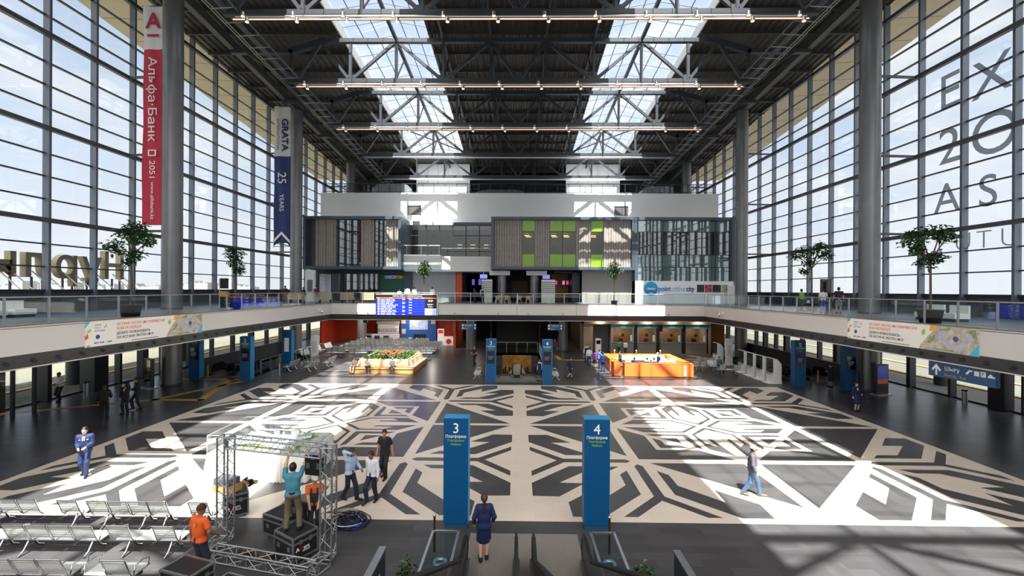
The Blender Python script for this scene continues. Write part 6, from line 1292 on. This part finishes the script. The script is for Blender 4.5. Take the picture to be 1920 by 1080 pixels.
    if tk == 'vest': 
        make('shirt', lambda P: np.minimum(np.maximum(smin(torso(P, .008), limbs(P, .002, 'sleeve'), .02), -(P[:, 2] - pz - hem)), np.maximum(cone(P, nk - (0, 0, .04), nk, .066, .062), 0 * P[:, 0] - 1)), CL('white', '#e2e4e8')); make('waistcoat', lambda P: np.maximum(np.maximum(torso(P, .02), -(P[:, 2] - pz - hem + .04)), P[:, 2] - up(0, 0, .5)[2]), tm)
    else:
        o = .017 if tk == 'jacket' else .013
        def tf(P):
            d = torso(P, o)
            if sv == 'long': d = smin(d, limbs(P, .008 if tk == 'jacket' else .002, 'sleeve'), .02)
            elif sv == 'short': d = smin(d, limbs(P, .004, 'short'), .02)
            d = np.minimum(d, cone(P, nk - (0, 0, .05), nk - (0, 0, .0), .068, .064)) if tk != 'tee' else d
            return np.maximum(d, -(P[:, 2] - pz - (hem if tk != 'jacket' else hem - .1)))
        make({'jacket': 'jacket', 'tee': 't_shirt', 'dress': 'dress_top'}.get(tk, 'shirt'), tf, tm)
        if tk == 'jacket' and sv == 'long' and pose.get('tie'):
            m = MB(); a, b = up(0, .1, .5) * s, up(0, .135, .36) * s; m.bar(a, b, .07 * s, .02); m.build('shirt_front', [CL('white', '#e2e4e8')], T_); m = MB(); m.bar(up(0, .115, .49) * s, up(0, .145, .36) * s, .028 * s, .02); m.build('tie', [CL('tie_blue', '#3c5a9a')], T_)
    bk, bm = bottom
    if bk == 'skirt':
        k0 = (J[-1][0] + J[1][0]) / 2; make('skirt', lambda P: np.maximum(np.minimum(smin(cone(P, pel + (-.04, 0, .1), k0 + (-.05, 0, -.05), .115, .12, True), cone(P, pel + (.04, 0, .1), k0 + (.05, 0, -.05), .115, .12, True), .05), smin(cone(P, hp[-1], J[-1][0], .1, .1, True), cone(P, hp[1], J[1][0], .1, .1, True), .05)), P[:, 2] - pz - .12), bm)
    else:
        pn = 'trouser' if bk == 'pants' else 'shorts'; make('trousers' if bk == 'pants' else 'shorts', lambda P: np.maximum(smin(np.minimum(cone(P, hp[-1], hp[1], .112, .112), cone(P, pel, pel + (0, 0, .1), .13, .12)), limbs(P, 0, pn), .03), P[:, 2] - pz - .11), bm)
    def sf(P):
        d = np.full(len(P), 9.0)
        for sd in (-1, 1): an, toe = J[sd][1], J[sd][2]; d = np.minimum(d, np.maximum(smin(cone(P, an + (0, -.045, -.035), toe + (0, .03, 0), .045, .036), cone(P, an, an + (0, -.02, -.04), .048, .045), .02), -(P[:, 2] - min(an[2], toe[2]) + .075)))
        return d
    zl = np.array([J[-1][1], J[1][1], J[-1][2], J[1][2]]); make('shoes', sf, CL('shoe_' + shoes[1:], shoes), lo=zl.min(0) - .12, hi=zl.max(0) + .12, rs=.8)
    hk, hm = hair; hl, hh = hd - (.16, .32, .45), hd + (.16, .3, .22)
    def hf(P):
        d = ell(P, hd + (0, 0, .022) - fd * .008, (.092, .107, .122)); cut = (P - hd) @ fd * .9 - (P[:, 2] - hd[2]) * .75 - .035
        if hk in ('cap', 'headscarf'): d = np.maximum(ell(P, hd + (0, 0, .03), (.098, .112, .118)), -(P[:, 2] - hd[2] - .02)); d = np.minimum(d, np.maximum(ell(P, hd + fd * .12 + (0, 0, .045), (.075, .1, .02)), 0 * d - 1)) if hk == 'cap' else d; return d
        d = np.maximum(d, cut); d = np.maximum(d, -(P[:, 2] - hd[2] + (.07 if hk == 'short' else .1)))
        if hk == 'pony': d = smin(d, cone(P, hd - fd * .11 + (0, 0, .02), hd - fd * .15 - (0, 0, .3), .035, .025), .03)
        if hk == 'bun': d = smin(d, ell(P, hd - fd * .12 + (0, 0, .03), (.045, .045, .045)), .02)
        if hk == 'bald': d = np.maximum(d, P[:, 2] - hd[2] - .02)
        return d
    make('cap' if hk == 'cap' else 'hair', hf, hm, lo=hl, hi=hh, rs=.8)
    if hk == 'cap': make('hair', lambda P: np.maximum(np.maximum(ell(P, hd - fd * .01, (.085, .1, .115)), (P - hd) @ fd - .02), P[:, 2] - hd[2] - .03), M_hair, lo=hl, hi=hh, rs=.8)
    if extra: extra(T_, up, J, s, make, pel, hd, fd)
    return T_
NAVY, WHITE, BLACK = CL('navy', '#112450'), CL('white', '#e2e4e8'), CL('black', '#16161a')
DNAVY, LBLUE, CHAR = CL('dark_navy', '#141c34'), CL('light_blue', '#a9c2e2'), CL('charcoal', '#2c2e34')
FINE, MIDR, FAR = .016, .026, .036
S_ = dict(short=('short', M_hair))
# --- foreground and floor
def flags(T_, up, J, s, make, pel, hd, fd):
    m = MB()
    for sx in (-1, 1): m.box(tuple(up(sx * .11, .125, .40) * s), (.05 * s, .01, .015 * s))
    m.build('badge', [M_white_text], T_)
person('man in a bright navy uniform suit strolling at the left of the patterned floor', -16.0, 16.0, PI + .45, 1.83, walk(.55, hL=(-.1, .26, 1.08), hR=(.1, .26, 1.06), tie=True), ('jacket', NAVY, 'long'), ('pants', NAVY), S_['short'], 'b', res=FINE, extra=flags)
def bag_phone(T_, up, J, s, make, pel, hd, fd): MB().box(tuple(J[1][5] * s), (.07, .02, .13)).build('held_phone', [M_black], T_)
person('woman in a navy skirt suit with ponytail seen from behind at the escalators', -.82, 11.25, .12, 1.72, stand(fem=True, hL=(-.26, .1, .95), hR=(.24, .12, .98), fL=(-.09, -.04, .09), fR=(.07, .06, .09)), ('jacket', CL('royal_navy', '#0d1f4e'), 'long'), ('skirt', CL('royal_navy', '#0d1f4e')), ('pony', M_hair_b), 'b', res=FINE)
person('man in black t-shirt and trousers walking between the white-shirted men and totem 3', -4.86, 16.1, PI - .25, 1.8, walk(.35, hy=.5), ('tee', BLACK, 'short'), ('pants', BLACK), S_['short'], 'a', res=FINE)
person('man in white shirt and dark trousers walking with head lowered', -4.72, 14.25, PI - .3, 1.7, walk(-.5, hp=.5), ('shirt', CL('white_shirt', '#d8dce6'), 'long'), ('pants', DNAVY), S_['short'], 'c', res=FINE)
person('man in pale blue shirt with a hand raised to his forehead', -5.5, 14.38, -PI / 2 - .35, 1.72, walk(.75, hR=(.12, .16, 1.62), hL=(-.24, .26, 1.0), hp=.4), ('shirt', LBLUE, 'long'), ('pants', DNAVY), S_['short'], 'c', res=FINE)
def red_shirt(T_, up, J, s, make, pel, hd, fd): MB().bar(up(.02, .125, .46) * s, up(.02, .14, .12) * s, .1, .03).build('red_shirt_front', [CL('coral', '#d8573f')], T_)
person('man in white cap, dark jacket and blue jeans walking across the sunlit floor', 8.05, 15.0, -PI / 2 - .45, 1.73, walk(.85, hL=(-.3, -.1, .88), hR=(.3, .12, .92)), ('jacket', CL('slate_jacket', '#50535f'), 'long'), ('pants', CL('denim', '#3d5c7c')), ('cap', CL('cap_white', '#e6e0d8')), 'a', res=FINE, shoes='#6a5a48', extra=red_shirt)
def belt(T_, up, J, s, make, pel, hd, fd): 
    m = MB(); m.lathe([(.135 * s, -.02), (.14 * s, .02)], tuple((pel + (0, 0, .07)) * s), 20); m.build('belt', [M_black], T_)
person('man in turquoise shirt standing on a flight case with both arms raised', -5.85, 11.36, .3, 1.74, stand(hL=(-.13, .28, 2.02), hR=(.30, .34, 1.96), ehL=(-1, .2, -.2), ehR=(1, .2, -.2), fL=(-.16, 0, .075), fR=(.16, .02, .075), hp=-.5), ('shirt', CL('turquoise', '#3f8399'), 'short'), ('pants', CL('khaki', '#6b5f4c')), S_['short'], 'b', z=.685, res=FINE, extra=belt)
def bib(T_, up, J, s, make, pel, hd, fd):
    m = MB()
    for sx in (-1, 1): m.bar(up(sx * .08, .12, .5) * s, up(sx * .08, .14, .25) * s, .04, .02); m.bar(up(sx * .08, -.11, .5) * s, up(sx * .06, -.13, .15) * s, .04, .02)
    m.box(tuple(up(0, .125, .22) * s), (.26, .03, .24)); m.build('overall_bib', [CHAR], T_)
person('worker in orange t-shirt, dark overalls and pale cap behind the cases', -5.72, 12.32, PI + .35, 1.7, stand(hL=(-.12, .34, .98), hR=(.1, .36, 1.0), hp=-.4, hy=.3), ('tee', CL('orange_tee', '#d8682f'), 'short'), ('pants', CHAR), ('cap', CL('cap_white', '#e6e0d8')), 'b', res=FINE, extra=bib)
def back_logo(T_, up, J, s, make, pel, hd, fd): m = MB(); a, b = up(.0, -.118, .40) * s, up(0, -.128, .40) * s; m.cyl(a, b, .045, 14); m.build('back_emblem', [M_yellow], T_)
person('man in orange t-shirt and dark jeans with back turned, at the truss tower', -7.62, 10.42, -.3, 1.76, stand(hL=(-.3, .02, .8), hR=(.3, .2, 1.02), hp=.3), ('tee', CL('orange_tee_bright', '#dd5a1c'), 'short'), ('pants', CL('dark_denim', '#2b3340')), ('headscarf', CL('maroon_cap', '#4a2020')), 'c', res=FINE, extra=back_logo)
# --- left side group
person('man in black suit with his back turned, leftmost of the three dark suits', -22.0, 23.0, .5, 1.8, stand(lean=.1, hL=(-.26, .12, .9), hR=(.2, .26, 1.05)), ('jacket', BLACK, 'long'), ('pants', BLACK), S_['short'], 'a', res=MIDR)
person('man in dark suit scratching his face, middle of the three dark suits', -21.75, 24.0, PI + .2, 1.72, stand(hL=(-.1, .16, 1.5), tie=True), ('jacket', CL('ink', '#15171f'), 'long'), ('pants', CL('ink', '#15171f')), S_['short'], 'a', res=MIDR)
person('man in dark suit stepping right with hands together, rightmost of three', -21.75, 24.75, PI - .6, 1.85, walk(-.45, hL=(-.07, .26, 1.12), hR=(.07, .26, 1.12), tie=True), ('jacket', CL('ink', '#15171f'), 'long'), ('pants', CL('ink', '#15171f')), S_['short'], 'a', res=MIDR)
person('man in white shirt walking in by the left glass wall', -27.9, 26.3, PI, 1.8, walk(.3, hL=(-.1, .26, 1.08), hR=(.12, .26, 1.08)), ('shirt', WHITE, 'long'), ('pants', BLACK), S_['short'], 'c', res=MIDR)
# --- right side
person('woman in navy skirt suit standing alone on the dark floor at right', 19.85, 25.75, PI + .1, 1.7, stand(fem=True, hR=(.3, .1, .85), hL=(-.1, .26, 1.08), tie=True), ('jacket', CL('royal_navy', '#0d1f4e'), 'long'), ('skirt', CL('royal_navy', '#0d1f4e')), ('bun', M_hair), 'b', res=MIDR)
person('woman in dark blue skirt suit by the right escalators looking at her phone', 23.0, 32.2, PI / 2, 1.68, stand(fem=True, hL=(-.1, .3, 1.2), hR=(.1, .3, 1.2), hp=.5), ('jacket', DNAVY, 'long'), ('skirt', DNAVY), ('bun', M_hair), 'a', res=MIDR)
# --- middle distance
person('man in black with a red cap walking near far totem 3', -3.86, 39.9, PI - .7, 1.8, walk(.6, hL=(-.2, .3, 1.1), hR=(.2, .3, 1.1)), ('tee', BLACK, 'short'), ('pants', CL('ink', '#15171f')), ('cap', CL('red_cap', '#b02a2a')), 'b', res=FAR)
person('woman in navy dress walking right of far totem 4', 4.17, 34.5, -PI / 2 + .1, 1.68, walk(.6, fem=True), ('jacket', NAVY, 'long'), ('skirt', NAVY), ('bun', M_hair), 'b', res=FAR)
person('staff woman in white blouse and navy waistcoat left of far totem 4', 1.78, 33.5, PI - .8, 1.68, stand(fem=True), ('vest', NAVY, None), ('skirt', NAVY), ('bun', M_hair), 'a', res=FAR)
person('person in purple top seen from behind near the orange counter', 6.99, 39.3, -.3, 1.58, stand(fem=True), ('shirt', CL('purple', '#8e3f92'), 'long'), ('skirt', CHAR), S_['short'], 'a', res=FAR)
person('person in white top and jeans walking beside the one in purple', 6.7, 40.5, -.3, 1.68, walk(.4), ('shirt', WHITE, 'long'), ('pants', CL('denim', '#3d5c7c')), S_['short'], 'b', res=FAR)
person('staff woman in dark waistcoat and white sleeves facing the camera near the ticket machine', 6.75, 42.4, PI, 1.75, stand(fem=True), ('vest', DNAVY, None), ('pants', DNAVY), ('bun', M_hair), 'b', res=FAR)
person('man in navy uniform seen from behind at the orange counter', 7.35, 37.3, -.3, 1.72, stand(), ('jacket', NAVY, 'long'), ('pants', NAVY), S_['short'], 'a', res=FAR)
person('man in bright blue shirt leaning an arm on the orange counter', 7.3, 39.0, -PI / 2, 1.7, stand(hR=(.2, .5, 1.15), hL=(-.2, .4, 1.12), lean=.1), ('shirt', CL('bright_blue', '#3f78c8'), 'long'), ('pants', NAVY), S_['short'], 'b', res=FAR)
person('man in dark clothes behind the left end of the orange counter', 8.95, 37.9, PI / 2 + .2, 1.7, stand(hL=(-.2, .3, 1.1)), ('jacket', CHAR, 'long'), ('pants', BLACK), S_['short'], 'a', res=FAR)
for k, (x, d, f) in enumerate(((9.9, 'leftmost seated', 0), (11.0, 'second seated', 1), (11.6, 'third seated', 1))): person('staff member in navy behind the orange counter, %s' % d, x, 36.95, -.5 + .3 * k, 1.68, sit(fem=f), ('vest' if f else 'jacket', NAVY, 'long'), ('pants', NAVY), ('bun' if f else 'short', M_hair), 'a', res=FAR)
person('staff woman standing with hand at her face behind the orange counter', 12.1, 37.3, 2.2, 1.7, stand(fem=True, hR=(.08, .16, 1.5)), ('vest', NAVY, None), ('skirt', NAVY), ('bun', M_hair), 'b', res=FAR)
def office_stool(x, y, d): t = thing('office_stool', 'stool behind the orange counter, %s' % d, 'stool', (x, y, 0)); MB().cyl((0, 0, .42), (0, 0, .46), .2, 16).build('seat', [M_black], t); MB().cyl((0, 0, .03), (0, 0, .42), .03, 8).build('column', [M_chrome], t); MB().cyl((0, 0, 0), (0, 0, .03), .22, 16).build('base', [M_chrome], t)
for x, d in ((9.9, 'leftmost'), (11.0, 'middle'), (11.6, 'right')): office_stool(x, 36.95, d)
person('child in green top and white bag at the leftmost ticket window', 11.2, 48.1, 0, 1.45, stand(hL=(-.2, .3, 1.15), hR=(.2, .3, 1.15)), ('tee', CL('green', '#3f9a5c'), 'short'), ('pants', CHAR), ('short', M_hair_b), 'b', res=FAR)
person('child in white jacket right of the child in green at the ticket window', 11.95, 48.15, .1, 1.4, stand(), ('jacket', WHITE, 'long'), ('pants', CHAR), ('short', M_hair_b), 'b', res=FAR)
person('person in dark red shirt standing in the central corridor', 4.0, 46.2, PI, 1.8, stand(), ('shirt', CL('wine', '#5a2038'), 'long'), ('pants', BLACK), S_['short'], 'a', res=FAR)
# seated on the planter bench
person('woman in pale top seated at the left corner of the planter bench', -13.5, 36.22, PI - .2, 1.62, sit(fem=True, pel=.55), ('tee', CL('pale_pink', '#d9b8ac'), 'short'), ('shorts', CHAR), ('pony', M_hair_b), 'b', res=FAR)
person('man in white shirt seated sideways with a bag on the planter bench', -12.5, 36.25, PI + .6, 1.68, sit(lean=.15, pel=.55), ('shirt', WHITE, 'long'), ('pants', CHAR), S_['short'], 'a', res=FAR)
person('man in grey shirt with one arm stretched out on the planter bench', -10.35, 36.25, PI + .1, 1.68, sit(hL=(-.62, .12, 1.0), hR=(.15, .3, .75), ehL=(-.2, 0, -1), pel=.55), ('shirt', CL('pale_grey', '#c8ccd2'), 'long'), ('pants', CL('mid_grey', '#5a5c62')), ('bald', M_hair), 'b', res=FAR)
person('person in teal jacket seated on the bench right of the orange counter', 17.6, 38.15, PI, 1.68, sit(pel=.52), ('jacket', CL('teal', '#2f6660'), 'long'), ('pants', BLACK), S_['short'], 'a', res=FAR)
# --- upper level
person('man in lime green t-shirt on the right balcony holding a child', 23.0, 35.6, -PI / 2, 1.72, stand(hL=(-.12, .3, 1.0), hR=(.12, .3, 1.0)), ('tee', CL('lime', '#6fd04a'), 'short'), ('pants', CHAR), S_['short'], 'b', z=F2, res=MIDR)
person('small child in white and blue in front of the man in lime green', 23.1, 34.9, -PI / 2, .95, stand(), ('tee', WHITE, 'short'), ('pants', CL('denim', '#3d5c7c')), ('short', M_hair_b), 'b', z=F2, res=MIDR)
person('person in white t-shirt and blue jeans on right balcony, back turned', 21.9, 31.5, -.4, 1.72, stand(), ('tee', CL('off_white', '#c8c9ce'), 'short'), ('pants', CL('blue_denim', '#3f68b0')), S_['short'], 'b', z=F2, res=MIDR)
person('man in black t-shirt and grey shorts on right balcony, back turned', 22.5, 30.8, -.5, 1.84, stand(hL=(-.3, .05, .88)), ('tee', BLACK, 'short'), ('shorts', CL('mottled_grey', '#8a8c92')), S_['short'], 'a', z=F2, res=MIDR)
person('person in black at the left balcony window behind the second column', -22.6, 42.2, 0, 1.8, stand(), ('jacket', BLACK, 'long'), ('pants', BLACK), S_['short'], 'a', z=F2, res=FAR)
person('person in black leaning at the far left corner rail', -22.1, 45.1, PI / 2, 1.7, stand(lean=.15), ('tee', BLACK, 'short'), ('pants', BLACK), S_['short'], 'a', z=F2, res=FAR)
person('man in dark red shirt and tan trousers at the far left rail', -20.9, 45.1, PI, 1.8, stand(hL=(-.32, .0, 1.05)), ('tee', CL('wine', '#5a2038'), 'short'), ('pants', CL('tan_cloth', '#a08862')), S_['short'], 'b', z=F2, res=FAR)
for x, y, hh, d in ((-12.57, 46.4, 1.5, 'short one at left'), (-11.72, 46.4, 1.86, 'second from left'), (-11.0, 46.5, 1.78, 'third from left'), (-9.1, 46.6, 1.78, 'right of the slim tree')): person('person in white shirt behind the departure board, %s' % d, x, y, .2, hh, stand(), ('shirt', CL('bright_white', '#f0f0f0'), 'long'), ('pants', CHAR), ('short', M_hair_b), 'b', z=F2, res=FAR)
person('man in dark clothes leaning in front of the red portal upstairs', -4.88, 50.8, .8, 1.72, stand(lean=.25), ('jacket', BLACK, 'long'), ('pants', BLACK), S_['short'], 'a', z=F2, res=FAR)
person('person in white shirt with dark straps by the left louvred kiosk', -4.05, 50.8, PI, 1.78, stand(), ('vest', CHAR, None), ('pants', BLACK), S_['short'], 'a', z=F2, res=FAR)
